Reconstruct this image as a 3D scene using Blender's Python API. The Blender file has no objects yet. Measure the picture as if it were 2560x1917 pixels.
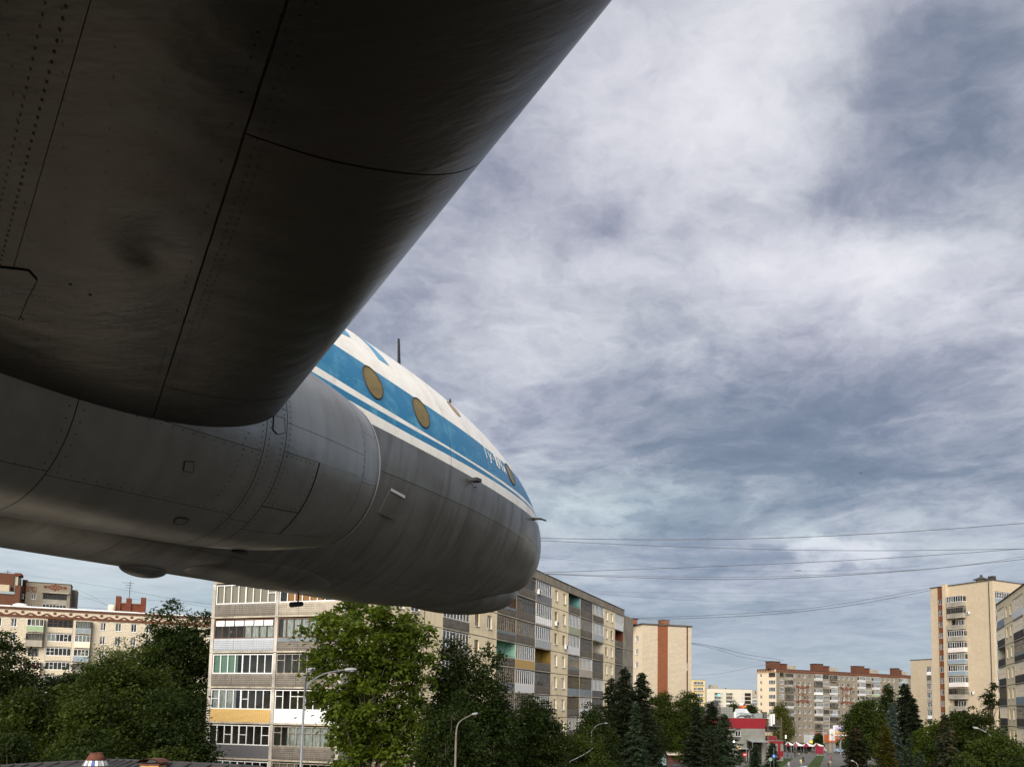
import bpy, math, random
import numpy as np
from mathutils import Vector, Matrix

random.seed(7)
rng = np.random.default_rng(11)
scene = bpy.context.scene
col = scene.collection
R = math.radians

# ------------------------------------------------------------------ camera
CAMZ = 13.0
FPX, XPP, YPP, IMW, IMH = 2090.0, 1400.0, 1568.0, 2560.0, 1917.0
_p, _ph = math.atan(201 / 2090.0), 0.0154
_r0, _u0 = Vector((1, 0, 0)), Vector((0, -math.sin(_p), math.cos(_p)))
CF = Vector((0, math.cos(_p), math.sin(_p)))
CR = _r0 * math.cos(_ph) + _u0 * math.sin(_ph)
CU = -_r0 * math.sin(_ph) + _u0 * math.cos(_ph)
CAM = Vector((0, 0, CAMZ))
cam = bpy.data.objects.new('camera', bpy.data.cameras.new('camera'))
col.objects.link(cam)
m = Matrix((CR, CU, -CF)).transposed().to_4x4()
m.translation = CAM
cam.matrix_world = m
cam.data.sensor_width = 36.0
cam.data.lens = FPX / IMW * 36.0
cam.data.shift_x = -(XPP - IMW / 2) / IMW
cam.data.shift_y = (YPP - IMH / 2) / IMW
cam.data.clip_start = 0.05
cam.data.clip_end = 6000
scene.camera = cam


def ray(px, py):
    return (CF + CR * ((px - XPP) / FPX) + CU * ((YPP - py) / FPX)).normalized()


def at(px, py, Y):
    """world point at forward distance Y seen in this direction"""
    d = ray(px, py)
    return CAM + d * (Y / d.y)


def gp(px, py, z=0.0):
    """point of the ground plane seen in this direction"""
    d = ray(px, py)
    return CAM + d * ((z - CAMZ) / d.z)


# ------------------------------------------------------------------ light
SUN_EL, SUN_AZ = R(27), Vector((-0.2, -1, 0)).normalized()
sd = SUN_AZ * math.cos(SUN_EL) + Vector((0, 0, math.sin(SUN_EL)))
sun = bpy.data.objects.new('sun', bpy.data.lights.new('sun', 'SUN'))
sun.data.energy = 2.45
sun.data.angle = R(60)
sun.data.color = (1.0, 0.92, 0.80)
sun.rotation_euler = sd.to_track_quat('Z', 'Y').to_euler()
col.objects.link(sun)
scene.view_settings.view_transform = 'Standard'
scene.view_settings.look = 'None'
scene.view_settings.gamma = 1
scene.view_settings.use_curve_mapping = False
scene.view_settings.exposure = 1.5

world = bpy.data.worlds.new('World')
scene.world = world
world.use_nodes = True
wt = world.node_tree
wt.nodes.clear()


def N(t, typ, **k):
    n = t.nodes.new(typ)
    for a, v in k.items():
        setattr(n, a, v)
    return n


class G:
    """small helper for shader maths"""

    def __init__(s, t):
        s.t = t

    def put(s, sock, v):
        if hasattr(v, 'is_output') or isinstance(v, bpy.types.NodeSocket):
            s.t.links.new(v, sock)
        elif v is not None:
            sock.default_value = v

    def m(s, op, a, b=None, c=None, clamp=False):
        n = N(s.t, 'ShaderNodeMath', operation=op, use_clamp=clamp)
        s.put(n.inputs[0], a)
        s.put(n.inputs[1], b)
        s.put(n.inputs[2], c)
        return n.outputs[0]

    def v(s, op, a, b=None, scale=None):
        n = N(s.t, 'ShaderNodeVectorMath', operation=op)
        s.put(n.inputs[0], a)
        s.put(n.inputs[1], b)
        if scale is not None:
            s.put(n.inputs['Scale'], scale)
        return n.outputs['Value'] if op in ('DOT_PRODUCT', 'LENGTH', 'DISTANCE') else n.outputs[0]

    def sep(s, a):
        n = N(s.t, 'ShaderNodeSeparateXYZ')
        s.put(n.inputs[0], a)
        return n.outputs

    def comb(s, x, y, z):
        n = N(s.t, 'ShaderNodeCombineXYZ')
        for i, q in enumerate((x, y, z)):
            s.put(n.inputs[i], q)
        return n.outputs[0]

    def noise(s, vec, scale, detail=4, rough=.5, dist=0, out=0):
        n = N(s.t, 'ShaderNodeTexNoise')
        s.put(n.inputs['Vector'], vec)
        n.inputs['Scale'].default_value = scale
        n.inputs['Detail'].default_value = detail
        n.inputs['Roughness'].default_value = rough
        n.inputs['Distortion'].default_value = dist
        return n.outputs[out]

    def ramp(s, f, pts, interp='LINEAR'):
        n = N(s.t, 'ShaderNodeValToRGB')
        s.put(n.inputs[0], f)
        cr = n.color_ramp
        cr.interpolation = interp
        while len(cr.elements) < len(pts):
            cr.elements.new(0.5)
        for e, (p, c) in zip(cr.elements, pts):
            e.position = p
            e.color = c if len(c) == 4 else (*c, 1)
        return n.outputs[0]

    def mix(s, f, a, b, typ='MIX'):
        n = N(s.t, 'ShaderNodeMix', data_type='RGBA', blend_type=typ)
        s.put(n.inputs[0], f)
        s.put(n.inputs[6], a if not isinstance(a, tuple) else (*a[:3], 1))
        s.put(n.inputs[7], b if not isinstance(b, tuple) else (*b[:3], 1))
        return n.outputs[2]

    def mr(s, f, a, b, c=0., d=1.):
        n = N(s.t, 'ShaderNodeMapRange')
        s.put(n.inputs[0], f)
        for i, q in enumerate((a, b, c, d)):
            n.inputs[i + 1].default_value = q
        return n.outputs[0]


def lin(r, g=None, b=None):
    c = [x / 255. for x in (r, g, b)]
    return tuple(((x + .055) / 1.055) ** 2.4 if x > .04045 else x / 12.92 for x in c)


def build_sky():
    g = G(wt)
    tc = N(wt, 'ShaderNodeTexCoord')
    d = g.v('NORMALIZE', tc.outputs['Generated'])
    x, y, z = g.sep(d)
    zz = g.m('MAXIMUM', z, 0.0)
    den = g.m('ADD', zz, 0.10)
    pl = g.comb(g.m('DIVIDE', x, den), g.m('DIVIDE', y, den), g.m('MULTIPLY', zz, 0.6))
    wob = g.v('SUBTRACT', g.noise(pl, 1.1, 6, .6, 0, 1), (.5, .5, .5))
    wob2 = g.v('SUBTRACT', g.noise(g.v('ADD', pl, (3., 8., 1.)), 4.5, 5, .6, 0, 1), (.5, .5, .5))
    plw = g.v('ADD', g.v('ADD', pl, g.v('SCALE', wob, scale=.50)), g.v('SCALE', wob2, scale=.10))
    n1 = g.noise(plw, 1.05, 12, .56)
    # billows: folded noise gives the layered edges of a cloud sheet
    def billow(off, sc, det=8, ro=.6):
        n = g.noise(g.v('ADD', plw, off), sc, det, ro)
        return g.m('SUBTRACT', .5, g.m('MULTIPLY', g.m('ABSOLUTE', g.m('SUBTRACT', n, .5)), 3.2))
    b1 = billow((7.3, 2.1, 4.), 1.5, 8, .54)
    b2 = billow((2.2, 5.7, 1.), 4.2)
    n2 = g.noise(g.v('ADD', plw, (1., 4.1, 7.)), 9.0, 8, .66)
    n3 = g.noise(g.v('ADD', pl, (1.3, 9.1, 2.)), .55, 4, .5, .2)
    # soft large masses of cloud, each in its own direction of the sky
    wd = g.v('SUBTRACT', g.noise(d, 5., 6, .62, 0, 1), (.5, .5, .5))
    dw = g.v('ADD', d, g.v('MULTIPLY', g.v('ADD', g.v('SCALE', wob, scale=.12), g.v('SCALE', wd, scale=.16)), (1., 1., .55)))
    tot = None
    for bl in SKY_BLOBS:
        px, py, rad, amp = bl[:4]
        kz = bl[4] if len(bl) > 4 else 1.25
        c = ray(px, py)
        df = g.v('MULTIPLY', g.v('SUBTRACT', dw, tuple(c)), (1., 1., kz))
        f = g.mr(g.v('LENGTH', df), R(rad), 0.0)
        f = g.m('MULTIPLY', g.m('MULTIPLY', f, f), g.m('SUBTRACT', 3.0, g.m('MULTIPLY', 2.0, f)))
        f = g.m('MULTIPLY', f, amp)
        tot = f if tot is None else g.m('ADD', tot, f)
    low = g.mr(z, 0.02, 0.22)
    det = g.m('ADD', g.m('MULTIPLY', g.m('SUBTRACT', n1, .5), 1.15), g.m('MULTIPLY', g.m('SUBTRACT', b1, .15), .80))
    det = g.m('ADD', det, g.m('MULTIPLY', g.m('SUBTRACT', b2, .15), .40))
    det = g.m('ADD', det, g.m('MULTIPLY', g.m('SUBTRACT', n2, .5), .46))
    t = g.m('ADD', g.m('MULTIPLY', det, g.m('MULTIPLY_ADD', low, .30, .50)), .42)
    t = g.m('ADD', t, tot)
    k_ = g.m('SUBTRACT', t, .5)
    t = g.m('ADD', g.m('DIVIDE', k_, g.m('ADD', 1., g.m('MULTIPLY', g.m('ABSOLUTE', k_), .6))), .5)
    cl = g.ramp(t, [(0.0, lin(92, 104, 122)), (.25, lin(117, 126, 143)), (.46, lin(150, 155, 168)),
                    (.62, lin(174, 178, 187)), (.80, lin(200, 204, 209)), (1.0, lin(226, 228, 230))])
    hue = g.ramp(n3, [(.34, (.94, 1.02, .99)), (.46, (.99, 1, .99)), (.60, (1.03, .985, 1.02))])
    cl = g.mix(1.0, cl, hue, 'MULTIPLY')
    hz = g.ramp(z, [(0.0, lin(176, 190, 205)), (.05, lin(152, 169, 189)), (.11, lin(124, 142, 164)), (.2, lin(124, 138, 160))])
    cl = g.mix(g.mr(z, 0.03, 0.26, .72, 0.0), cl, hz)
    cl = g.mix(1.0, cl, (.385, .385, .385), 'MULTIPLY')      # the view exposure is raised by about the same
    sky = N(wt, 'ShaderNodeTexSky', sky_type='NISHITA')
    sky.sun_disc = False
    sky.sun_elevation = SUN_EL
    sky.sun_rotation = math.atan2(SUN_AZ.x, SUN_AZ.y)
    skyc = g.v('SCALE', sky.outputs[0], scale=.1)
    allc = g.mix(.94, skyc, cl)                          # overcast: nearly all of the blue is behind cloud
    bg = N(wt, 'ShaderNodeBackground')
    wt.links.new(allc, bg.inputs[0])
    out = N(wt, 'ShaderNodeOutputWorld')
    wt.links.new(bg.outputs[0], out.inputs[0])


SKY_BLOBS = [
    (1880, 300, 12, .34), (1640, 160, 12, .04), (2180, 190, 10, -.24), (2290, 370, 10, -.26), (2110, 350, 6, -.10), (2060, 40, 8, .12), (2480, 60, 9, .06),
    (1700, 500, 8, -.24, 2.0), (1440, 520, 8, -.12, 2.0), (1950, 548, 7, -.28, 2.6), (2180, 520, 7, -.24, 2.4), (2380, 480, 8, -.14, 2.),
    (2380, 690, 12, .26, 1.6), (2100, 640, 10, .20, 1.6), (1950, 780, 13, .18, 1.4), (1500, 760, 12, .16), (1200, 800, 12, .16), (2560, 860, 12, .12),
    (1650, 1090, 13, -.26, 1.8), (1950, 1130, 13, -.22, 1.8), (2300, 1060, 16, -.30, 1.8), (1350, 1080, 10, -.06), (2500, 1210, 12, -.14, 2.),
    (2100, 1395, 5., 1.05, 4.5), (1985, 1380, 3.6, .55, 5.), (2180, 1408, 3.6, .45, 4.5), (1930, 1345, 5, .14, 3.), (2400, 1330, 7, .10, 2.), (2480, 1380, 6, .12, 3),
    (1700, 1385, 9, -.22, 2.6), (1440, 1330, 6, .16, 2.), (1480, 1470, 7, .20, 3.), (1900, 1470, 6, .10, 3.), (100, 1470, 24, .46, 1.5), (-900, 900, 45, .20),
]
build_sky()


# ------------------------------------------------------------------ materials
MATS = {}


def mat(name, color, rough=.7, metal=0.0, spec=.5, noise=None, bump=None, extra=None, coord='Object'):
    """noise=(scale, amount[, dirt colour]) varies the base colour; bump=(scale, strength)"""
    if name in MATS:
        return MATS[name]
    M_ = bpy.data.materials.new(name)
    M_.use_nodes = True
    t = M_.node_tree
    bs = t.nodes['Principled BSDF']
    bs.inputs['Roughness'].default_value = rough
    bs.inputs['Metallic'].default_value = metal
    bs.inputs['Specular IOR Level'].default_value = spec
    g = G(t)
    tc = N(t, 'ShaderNodeTexCoord').outputs[coord]
    c = (*color, 1)
    if noise:
        n = g.noise(tc, noise[0], 6, .62, .2)
        dark = noise[2] if len(noise) > 2 else tuple(x * .45 for x in color)
        f = g.mr(n, .45, .68, 0, noise[1])
        c = g.mix(f, color, dark)
    if extra:
        c = extra(g, tc, c, bs) or c
    g.put(bs.inputs['Base Color'], c)
    if bump:
        b = N(t, 'ShaderNodeBump')
        b.inputs['Strength'].default_value = bump[1]
        b.inputs['Distance'].default_value = bump[2] if len(bump) > 2 else .02
        g.put(b.inputs['Height'], g.noise(tc, bump[0], 5, .6))
        t.links.new(b.outputs[0], bs.inputs['Normal'])
    MATS[name] = M_
    return M_


def bump_height(g, bs, h, strength=.5, dist=.02):
    b = N(g.t, 'ShaderNodeBump')
    b.inputs['Strength'].default_value = strength
    b.inputs['Distance'].default_value = dist
    g.put(b.inputs['Height'], h)
    g.t.links.new(b.outputs[0], bs.inputs['Normal'])


# ------------------------------------------------------------------ objects
def tag(o, label=None, cat=None, group=None, kind=None):
    if label:
        o['label'] = label
    if cat:
        o['category'] = cat
    if group:
        o['group'] = group
    if kind:
        o['kind'] = kind
    return o


def empty(name, loc=(0, 0, 0), label=None, cat=None, group=None, rz=0):
    o = bpy.data.objects.new(name, None)
    o.empty_display_size = .3
    o.location = loc
    o.rotation_euler = (0, 0, rz)
    col.objects.link(o)
    return tag(o, label, cat, group)


def wmat(o):
    """world matrix without waiting for the depsgraph"""
    mb = Matrix.LocRotScale(o.location, o.rotation_euler, o.scale)
    if o.parent:
        return wmat(o.parent) @ o.matrix_parent_inverse @ mb
    return mb


def adopt(o, parent, keep_world=True):
    if parent is not None:
        o.parent = parent
        if keep_world:
            o.matrix_parent_inverse = wmat(parent).inverted()
    return o


class MB:
    def __init__(s):
        s.v, s.f, s.mi, s.mats = [], [], [], []

    def mid(s, mt):
        if mt not in s.mats:
            s.mats.append(mt)
        return s.mats.index(mt)

    def face(s, pts, mt=None):
        n = len(s.v)
        s.v += [tuple(p) for p in pts]
        s.f.append(tuple(range(n, n + len(pts))))
        s.mi.append(s.mid(mt) if mt else 0)

    def mesh(s, verts, faces, mt=None):
        n = len(s.v)
        s.v += [tuple(p) for p in verts]
        k = s.mid(mt) if mt else 0
        for f in faces:
            s.f.append(tuple(i + n for i in f))
            s.mi.append(k)

    def box(s, x0, x1, y0, y1, z0, z1, mt=None, M=None):
        vs = [Vector((x, y, z)) for z in (z0, z1) for y in (y0, y1) for x in (x0, x1)]
        if M is not None:
            vs = [M @ q for q in vs]
        s.mesh(vs, [(0, 2, 3, 1), (4, 5, 7, 6), (0, 1, 5, 4), (2, 6, 7, 3), (0, 4, 6, 2), (1, 3, 7, 5)], mt)

    def tube(s, pts, rad, n=8, mt=None, cap=True):
        pts = [Vector(p) for p in pts]
        rs = rad if isinstance(rad, (list, tuple)) else [rad] * len(pts)
        vs, fs = [], []
        for i, p in enumerate(pts):
            a = (pts[min(i + 1, len(pts) - 1)] - pts[max(i - 1, 0)]).normalized()
            q = a.cross(Vector((0, 0, 1)))
            if q.length < .1:
                q = a.cross(Vector((1, 0, 0)))
            q.normalize()
            w = a.cross(q)
            for k in range(n):
                t = 2 * math.pi * k / n
                vs.append(p + (q * math.cos(t) + w * math.sin(t)) * rs[i])
        for i in range(len(pts) - 1):
            for k in range(n):
                k2 = (k + 1) % n
                fs.append((i * n + k, i * n + k2, (i + 1) * n + k2, (i + 1) * n + k))
        if cap:
            fs.append(tuple(range(n))[::-1])
            fs.append(tuple(range((len(pts) - 1) * n, len(pts) * n)))
        s.mesh(vs, fs, mt)

    def lathe(s, prof, n=16, mt=None, M=None, axis='z'):
        vs, fs = [], []
        for r, h in prof:
            for k in range(n):
                t = 2 * math.pi * k / n
                p = Vector((r * math.cos(t), r * math.sin(t), h)) if axis == 'z' else Vector((h, r * math.cos(t), r * math.sin(t)))
                vs.append(M @ p if M is not None else p)
        for i in range(len(prof) - 1):
            for k in range(n):
                k2 = (k + 1) % n
                fs.append((i * n + k, i * n + k2, (i + 1) * n + k2, (i + 1) * n + k))
        s.mesh(vs, fs, mt)

    def ico(s, c, r, mt=None, n=8, m_=6, M=None):
        rr = r if isinstance(r, (list, tuple)) else (r, r, r)
        vs, fs = [], []
        for i in range(m_ + 1):
            ph = math.pi * i / m_ - math.pi / 2
            for k in range(n):
                t = 2 * math.pi * k / n
                p = Vector((c[0] + rr[0] * math.cos(ph) * math.cos(t), c[1] + rr[1] * math.cos(ph) * math.sin(t), c[2] + rr[2] * math.sin(ph)))
                vs.append(M @ p if M is not None else p)
        for i in range(m_):
            for k in range(n):
                k2 = (k + 1) % n
                fs.append((i * n + k, i * n + k2, (i + 1) * n + k2, (i + 1) * n + k))
        s.mesh(vs, fs, mt)

    def grid(s, P, mt=None, flip=False):
        """P[i][j] points"""
        a, b = len(P), len(P[0])
        vs = [p for r in P for p in r]
        fs = []
        for i in range(a - 1):
            for j in range(b - 1):
                f = (i * b + j, i * b + j + 1, (i + 1) * b + j + 1, (i + 1) * b + j)
                fs.append(f[::-1] if flip else f)
        s.mesh(vs, fs, mt)

    def data(s, name, mats=None, smooth=False):
        me = bpy.data.meshes.new(name)
        me.from_pydata(s.v, [], s.f)
        ms = s.mats or ([mats] if mats is not None and not isinstance(mats, list) else (mats or []))
        for q in ms:
            me.materials.append(q)
        if len(s.mats) > 1:
            me.polygons.foreach_set('material_index', s.mi)
        if smooth:
            me.polygons.foreach_set('use_smooth', [True] * len(me.polygons))
        me.update()
        return me

    def build(s, name, mats=None, parent=None, smooth=False, keep=True, M=None, label=None, cat=None, group=None, kind=None):
        o = bpy.data.objects.new(name, s.data(name, mats, smooth))
        col.objects.link(o)
        if M is not None:
            o.matrix_basis = M
        adopt(o, parent, keep)
        return tag(o, label, cat, group, kind)


def place(name, me, parent, M, keep=True, **k):
    o = bpy.data.objects.new(name, me)
    col.objects.link(o)
    if M is not None:
        o.location, q, o.scale = M.decompose()
        o.rotation_euler = q.to_euler()
    adopt(o, parent, keep)
    return tag(o, **k)


def copy_tree(o, parent=None):
    c = o.copy()
    col.objects.link(c)
    if parent is not None:
        c.parent = parent
    for ch in list(o.children):
        copy_tree(ch, c)
    return c
# ================================================================== the airliner
def m_alu():
    def extra(g, tc, c, bs):
        x, y, z = g.sep(tc)
        st = g.noise(g.comb(g.m('MULTIPLY', x, 9.), g.m('MULTIPLY', y, 1.0), g.m('MULTIPLY', z, 1.0)), 1.0, 6, .6)
        bl = g.noise(tc, 1.1, 5, .6, .4)
        c = g.mix(g.mr(st, .42, .80, 0, .35), c, (.12, .105, .09))
        c = g.mix(g.mr(bl, .46, .70, 0, .6), c, (.15, .13, .115))
        g.put(bs.inputs['Roughness'], g.mr(bl, .3, .7, .26, .46))
        h = g.m('ADD', g.noise(tc, 3.2, 5, .6), g.m('MULTIPLY', g.m('ABSOLUTE', g.m('SINE', g.m('MULTIPLY', x, 7.7))), .25))
        h2 = g.noise(tc, 28, 3, .6)
        bump_height(g, bs, g.m('ADD', h, g.m('MULTIPLY', h2, .04)), .35, .02)
        return c
    return mat('weathered_silver_paint', (.255, .262, .262), .5, .7, .5, extra=extra)


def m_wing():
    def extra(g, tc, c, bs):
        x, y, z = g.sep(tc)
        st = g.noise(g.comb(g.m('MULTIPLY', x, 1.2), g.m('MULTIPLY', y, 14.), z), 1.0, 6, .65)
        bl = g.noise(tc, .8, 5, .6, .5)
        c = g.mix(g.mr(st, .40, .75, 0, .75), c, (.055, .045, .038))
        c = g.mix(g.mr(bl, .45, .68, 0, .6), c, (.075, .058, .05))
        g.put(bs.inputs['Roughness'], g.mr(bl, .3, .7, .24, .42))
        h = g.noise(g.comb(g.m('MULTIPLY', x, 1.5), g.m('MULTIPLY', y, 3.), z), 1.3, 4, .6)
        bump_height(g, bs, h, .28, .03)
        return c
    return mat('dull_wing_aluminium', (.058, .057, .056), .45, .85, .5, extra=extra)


def m_livery():
    """white, two blue bands, silver belly: painted stripes follow the length of the tube"""
    def extra(g, tc, c, bs):
        x, y, z = g.sep(tc)
        s = g.m('MULTIPLY', x, -1.0)
        def line(tab):
            r = N(g.t, 'ShaderNodeFloatCurve')
            cu = r.mapping.curves[0]
            pts = [(a / 16., (b + 1) / 3.) for a, b in tab]
            cu.points[0].location = pts[0]
            cu.points[1].location = pts[-1]
            for p in pts[1:-1]:
                cu.points.new(*p)
            r.mapping.update()
            g.put(r.inputs['Value'], g.m('DIVIDE', s, 16.))
            return g.m('SUBTRACT', g.m('MULTIPLY', r.outputs[0], 3.), 1.)
        up = line([(0, .46), (2.1, .485), (3.4, .505), (4.15, .555), (5.06, .62), (5.8, .69), (6.87, .80), (16, 1.7)])
        lo = line([(0, .07), (1.84, .09), (3.6, .12), (4.8, .17), (5.64, .225), (7.3, .364), (16, 1.2)])
        tu = line([(0, .02), (2.06, .037), (3.6, .086), (4.8, .141), (6.18, .20), (7.12, .26), (16, .95)])
        tl = line([(0, -.02), (1.9, .004), (3.6, .028), (4.8, .056), (5.7, .09), (6.8, .155), (16, .75)])
        gr = line([(0, -.14), (1.8, -.13), (3.2, -.118), (4.8, -.062), (6.0, -.012), (7.0, .02), (16, .4)])
        def band(a, b):
            return g.m('MULTIPLY', g.m('LESS_THAN', z, a), g.m('GREATER_THAN', z, b))
        blue = g.m('ADD', band(up, lo), band(tu, tl), clamp=True)
        silver = g.m('LESS_THAN', z, gr)
        n = g.noise(tc, 3.0, 7, .65, .6)
        nf = g.noise(g.comb(g.m('MULTIPLY', x, 3.), y, g.m('MULTIPLY', z, .7)), 6, 5, .6)
        bluec = g.mix(g.mr(n, .50, .70, 0, .8), (.014, .150, .31), (.085, .30, .44))
        scr = g.noise(g.comb(g.m('MULTIPLY', x, 2.), y, g.m('MULTIPLY', z, 9.)), 3.5, 8, .72)
        bluec = g.mix(g.mr(scr, .60, .72, 0, .7), bluec, (.25, .42, .52))
        bluec = g.mix(g.mr(nf, .55, .8, 0, .5), bluec, (.012, .09, .19))
        white = g.mix(g.mr(n, .48, .70, 0, .6), (.76, .74, .70), (.58, .53, .48))
        white = g.mix(g.mr(nf, .55, .8, 0, .4), white, (.45, .40, .36))
        # grey rubbed patches on the lower white band
        st = g.noise(g.comb(g.m('MULTIPLY', x, 4.), 0.0, g.m('MULTIPLY', z, 1.0)), 5.0, 3, .5)
        bl = g.noise(tc, .9, 5, .6, .4)
        stv = g.noise(g.comb(g.m('MULTIPLY', x, 7.), g.m('MULTIPLY', y, .8), g.m('MULTIPLY', z, .8)), 1.0, 6, .6)
        silc = g.mix(g.mr(bl, .42, .66, 0, .6), (.20, .203, .203), (.125, .118, .108))
        silc = g.mix(g.mr(stv, .48, .72, 0, .6), silc, (.08, .066, .055))
        c = g.mix(blue, white, bluec)
        c = g.mix(silver, c, silc)
        g.put(bs.inputs['Metallic'], g.m('MULTIPLY', silver, .65))
        g.put(bs.inputs['Roughness'], g.m('MULTIPLY_ADD', silver, g.mr(bl, .3, .7, -.06, .12), .34))
        h = g.noise(tc, 1.8, 4, .55)
        fr_ = g.m('ABSOLUTE', g.m('SINE', g.m('MULTIPLY', x, 6.3)))
        h = g.m('ADD', h, g.m('MULTIPLY', fr_, .30))
        h = g.m('ADD', h, g.m('MULTIPLY', g.m('SINE', g.m('MULTIPLY', z, 17.)), .10))
        bump_height(g, bs, h, .35, .02)
        return c
    return mat('airliner_livery_paint', (.75, .73, .70), .38, .1, .5, extra=extra)


ALU, WINGM, LIV = m_alu(), m_wing(), m_livery()
SEAM = mat('dark_seam_grime', (.030, .026, .023), .8, 0)
SEAM_PALE = mat('bare_metal_rim', (.42, .42, .41), .4, .5)
BLACK = mat('black_fitting', (.02, .02, .022), .5)

yawF, pitF = .4663, .0126
TIP = CAM + Vector((-.8493, 15.7268, 3.2467))
dF = Vector((math.sin(yawF) * math.cos(pitF), math.cos(yawF) * math.cos(pitF), math.sin(pitF)))
sF = Vector((math.cos(yawF), -math.sin(yawF), 0))
uF = sF.cross(dF)
MF = Matrix((dF, -sF, uF)).transposed().to_4x4()      # local x forward, y to port, z up
MF.translation = TIP
FZ, LT, LB, LW, AT, AB = -.7763, 7.3047, 5.2581, 5.4668, 2.4653, 2.0956


def fprof(s, L, a):
    return math.sqrt(max(0., 1 - (1 - min(max(s / L, 0), 1)) ** a))


def fsec(s):
    zt = FZ + (1.75 - FZ) * fprof(s, LT, AT)
    zb = FZ - (1.75 + FZ) * fprof(s, LB, AB)
    w = 1.75 * fprof(s, LW, 2.2)
    # tail end closes far behind the camera
    if s > 26:
        k = max(.12, 1 - ((s - 26) / 13.) ** 1.6)
        w *= k
        zb = zt - (zt - zb) * k
    return (zt + zb) / 2, (zt - zb) / 2, w


def fpt(s, th, off=0.0):
    zc, h, w = fsec(s)
    c, q = math.cos(th), math.sin(th)
    p = Vector((-s, -w * c, zc + h * q))
    if off:
        n = Vector((0, -c / max(w, .05), q / max(h, .05))).normalized()
        p += n * off
    return p


def th_of(s, z):
    zc, h, w = fsec(s)
    return math.asin(max(-1, min(1, (z - zc) / max(h, .01))))


plane = empty('airliner', TIP, 'white, blue and silver jet airliner nose and wing seen from beneath', 'airliner')
plane.rotation_euler = MF.to_euler()


def seam_line(mb, pts, nrm, w, h=.004):
    """a flat ribbon of width w along pts lifted by h"""
    L, Rr = [], []
    for i, p in enumerate(pts):
        a = (pts[min(i + 1, len(pts) - 1)] - pts[max(i - 1, 0)]).normalized()
        b = a.cross(nrm[i]).normalized()
        q = p + nrm[i] * h
        L.append(q - b * w / 2)
        Rr.append(q + b * w / 2)
    mb.grid([L, Rr], SEAM)


def panel_cuts(full, cuts, gap):
    """split [a,b] at cuts leaving small gaps -> list of (lo, hi)"""
    e = [full[0]] + list(cuts) + [full[1]]
    out = []
    for i in range(len(e) - 1):
        out.append((e[i] + (gap / 2 if i else 0), e[i + 1] - (gap / 2 if i < len(e) - 2 else 0)))
    return out


# ---- fuselage: a dark inner tube shows in the joints between skin panels
def fus_patch(s0, s1, t0, t1, off, mt, name, ns=None, nt=None):
    ns = ns or max(2, int((s1 - s0) * 7) + 1)
    nt = nt or max(3, int((t1 - t0) * 14) + 2)
    mb = MB()
    P = [[fpt(s0 + (s1 - s0) * (i / ns), t0 + (t1 - t0) * j / nt, off) for j in range(nt + 1)] for i in range(ns + 1)]
    mb.grid(P, mt)
    o = mb.build(name, mt, plane, smooth=True, keep=False)
    return o


core = MB()
ss = [0.0005] + [(i / 22.) ** 2 * 3 for i in range(1, 23)] + [3 + .5 * i for i in range(1, 16)] + [11 + 1.5 * i for i in range(20)]
core.grid([[fpt(s, 2 * math.pi * j / 48, -.012) for j in range(49)] for s in ss], SEAM)
core.build('inner_skin', SEAM, plane, smooth=True, keep=False)

# nose cap (one piece), then rings cut where the photograph shows joints
GAP = .0055


def nose_patch(t0, t1, s1, name):
    mb = MB()
    n, k = 40, max(6, int((t1 - t0) * 16))
    P = [[fpt(max(.0004, s1 * (i / n) ** 2), t0 + (t1 - t0) * j / k) for j in range(k + 1)] for i in range(n + 1)]
    mb.grid(P, LIV)
    return mb.build(name, LIV, plane, smooth=True, keep=False)


def ring(s0, s1, zcut, name='skin_panel'):
    """ring between s0 and s1 cut along heights zcut on the starboard side"""
    sm = (s0 + s1) / 2
    ths = sorted(th_of(sm, z) for z in zcut)
    e = [-math.pi / 2 - .02] + ths + [math.pi / 2]
    for i in range(len(e) - 1):
        g0 = GAP / 3.4 if i else 0
        g1 = GAP / 3.4 if i < len(e) - 2 else 0
        if s0 == 0:
            nose_patch(e[i] + g0, e[i + 1] - g1, s1, name)
        else:
            fus_patch(s0, s1, e[i] + g0, e[i + 1] - g1, 0, LIV, name)
    if s0 == 0:
        nose_patch(math.pi / 2, math.pi * 1.5 - .02, s1, name)
    else:
        fus_patch(s0, s1, math.pi / 2, math.pi * 1.5 - .02, 0, LIV, name)


ring(0, 2.21, [-.555])
ring(2.21 + GAP, 4.80, [-.52, -1.52])
ring(4.80 + GAP, 8.6, [-.46, -1.60])
ring(8.6 + GAP, 14.0, [-.46])
ring(14.0 + GAP, 26.0, [-.46])
fus_patch(26.01, 39, 0, 2 * math.pi, 0, LIV, 'tail_cone', 12, 48)

# chin radome under the nose
mb = MB()
rows = []
for i in range(17):
    a = i / 16.
    s = .42 + 2.9 * a
    zb = fsec(s)[0] - fsec(s)[1]
    dep = .22 * math.sin(math.pi * min(1, a ** .62)) ** .8 * (1 - .55 * a)
    hw = .62 * math.sin(math.pi * a ** .7) ** .7 + .02
    rows.append([Vector((-s, hw * math.cos(t), zb + .16 - (dep + .16) * abs(math.sin(t)) ** .8)) for t in [math.pi * j / 16 for j in range(17)]])
mb.grid(rows, LIV)
mb.build('chin_radome', LIV, plane, smooth=True, keep=False)

# belly blister, faired oval bulge
def blister(s0, th0, ls, lt, dep, name, mt):
    mb = MB()
    rows = []
    for i in range(13):
        r = math.sin(math.pi / 2 * i / 12)
        rows.append([fpt(s0 + ls * r * math.cos(a), th0 + lt * r * math.sin(a), dep * math.sqrt(max(0, 1 - r * r)) - .004) for a in [2 * math.pi * j / 28 for j in range(29)]])
    mb.grid(rows, mt)
    return mb.build(name, mt, plane, smooth=True, keep=False)


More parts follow.
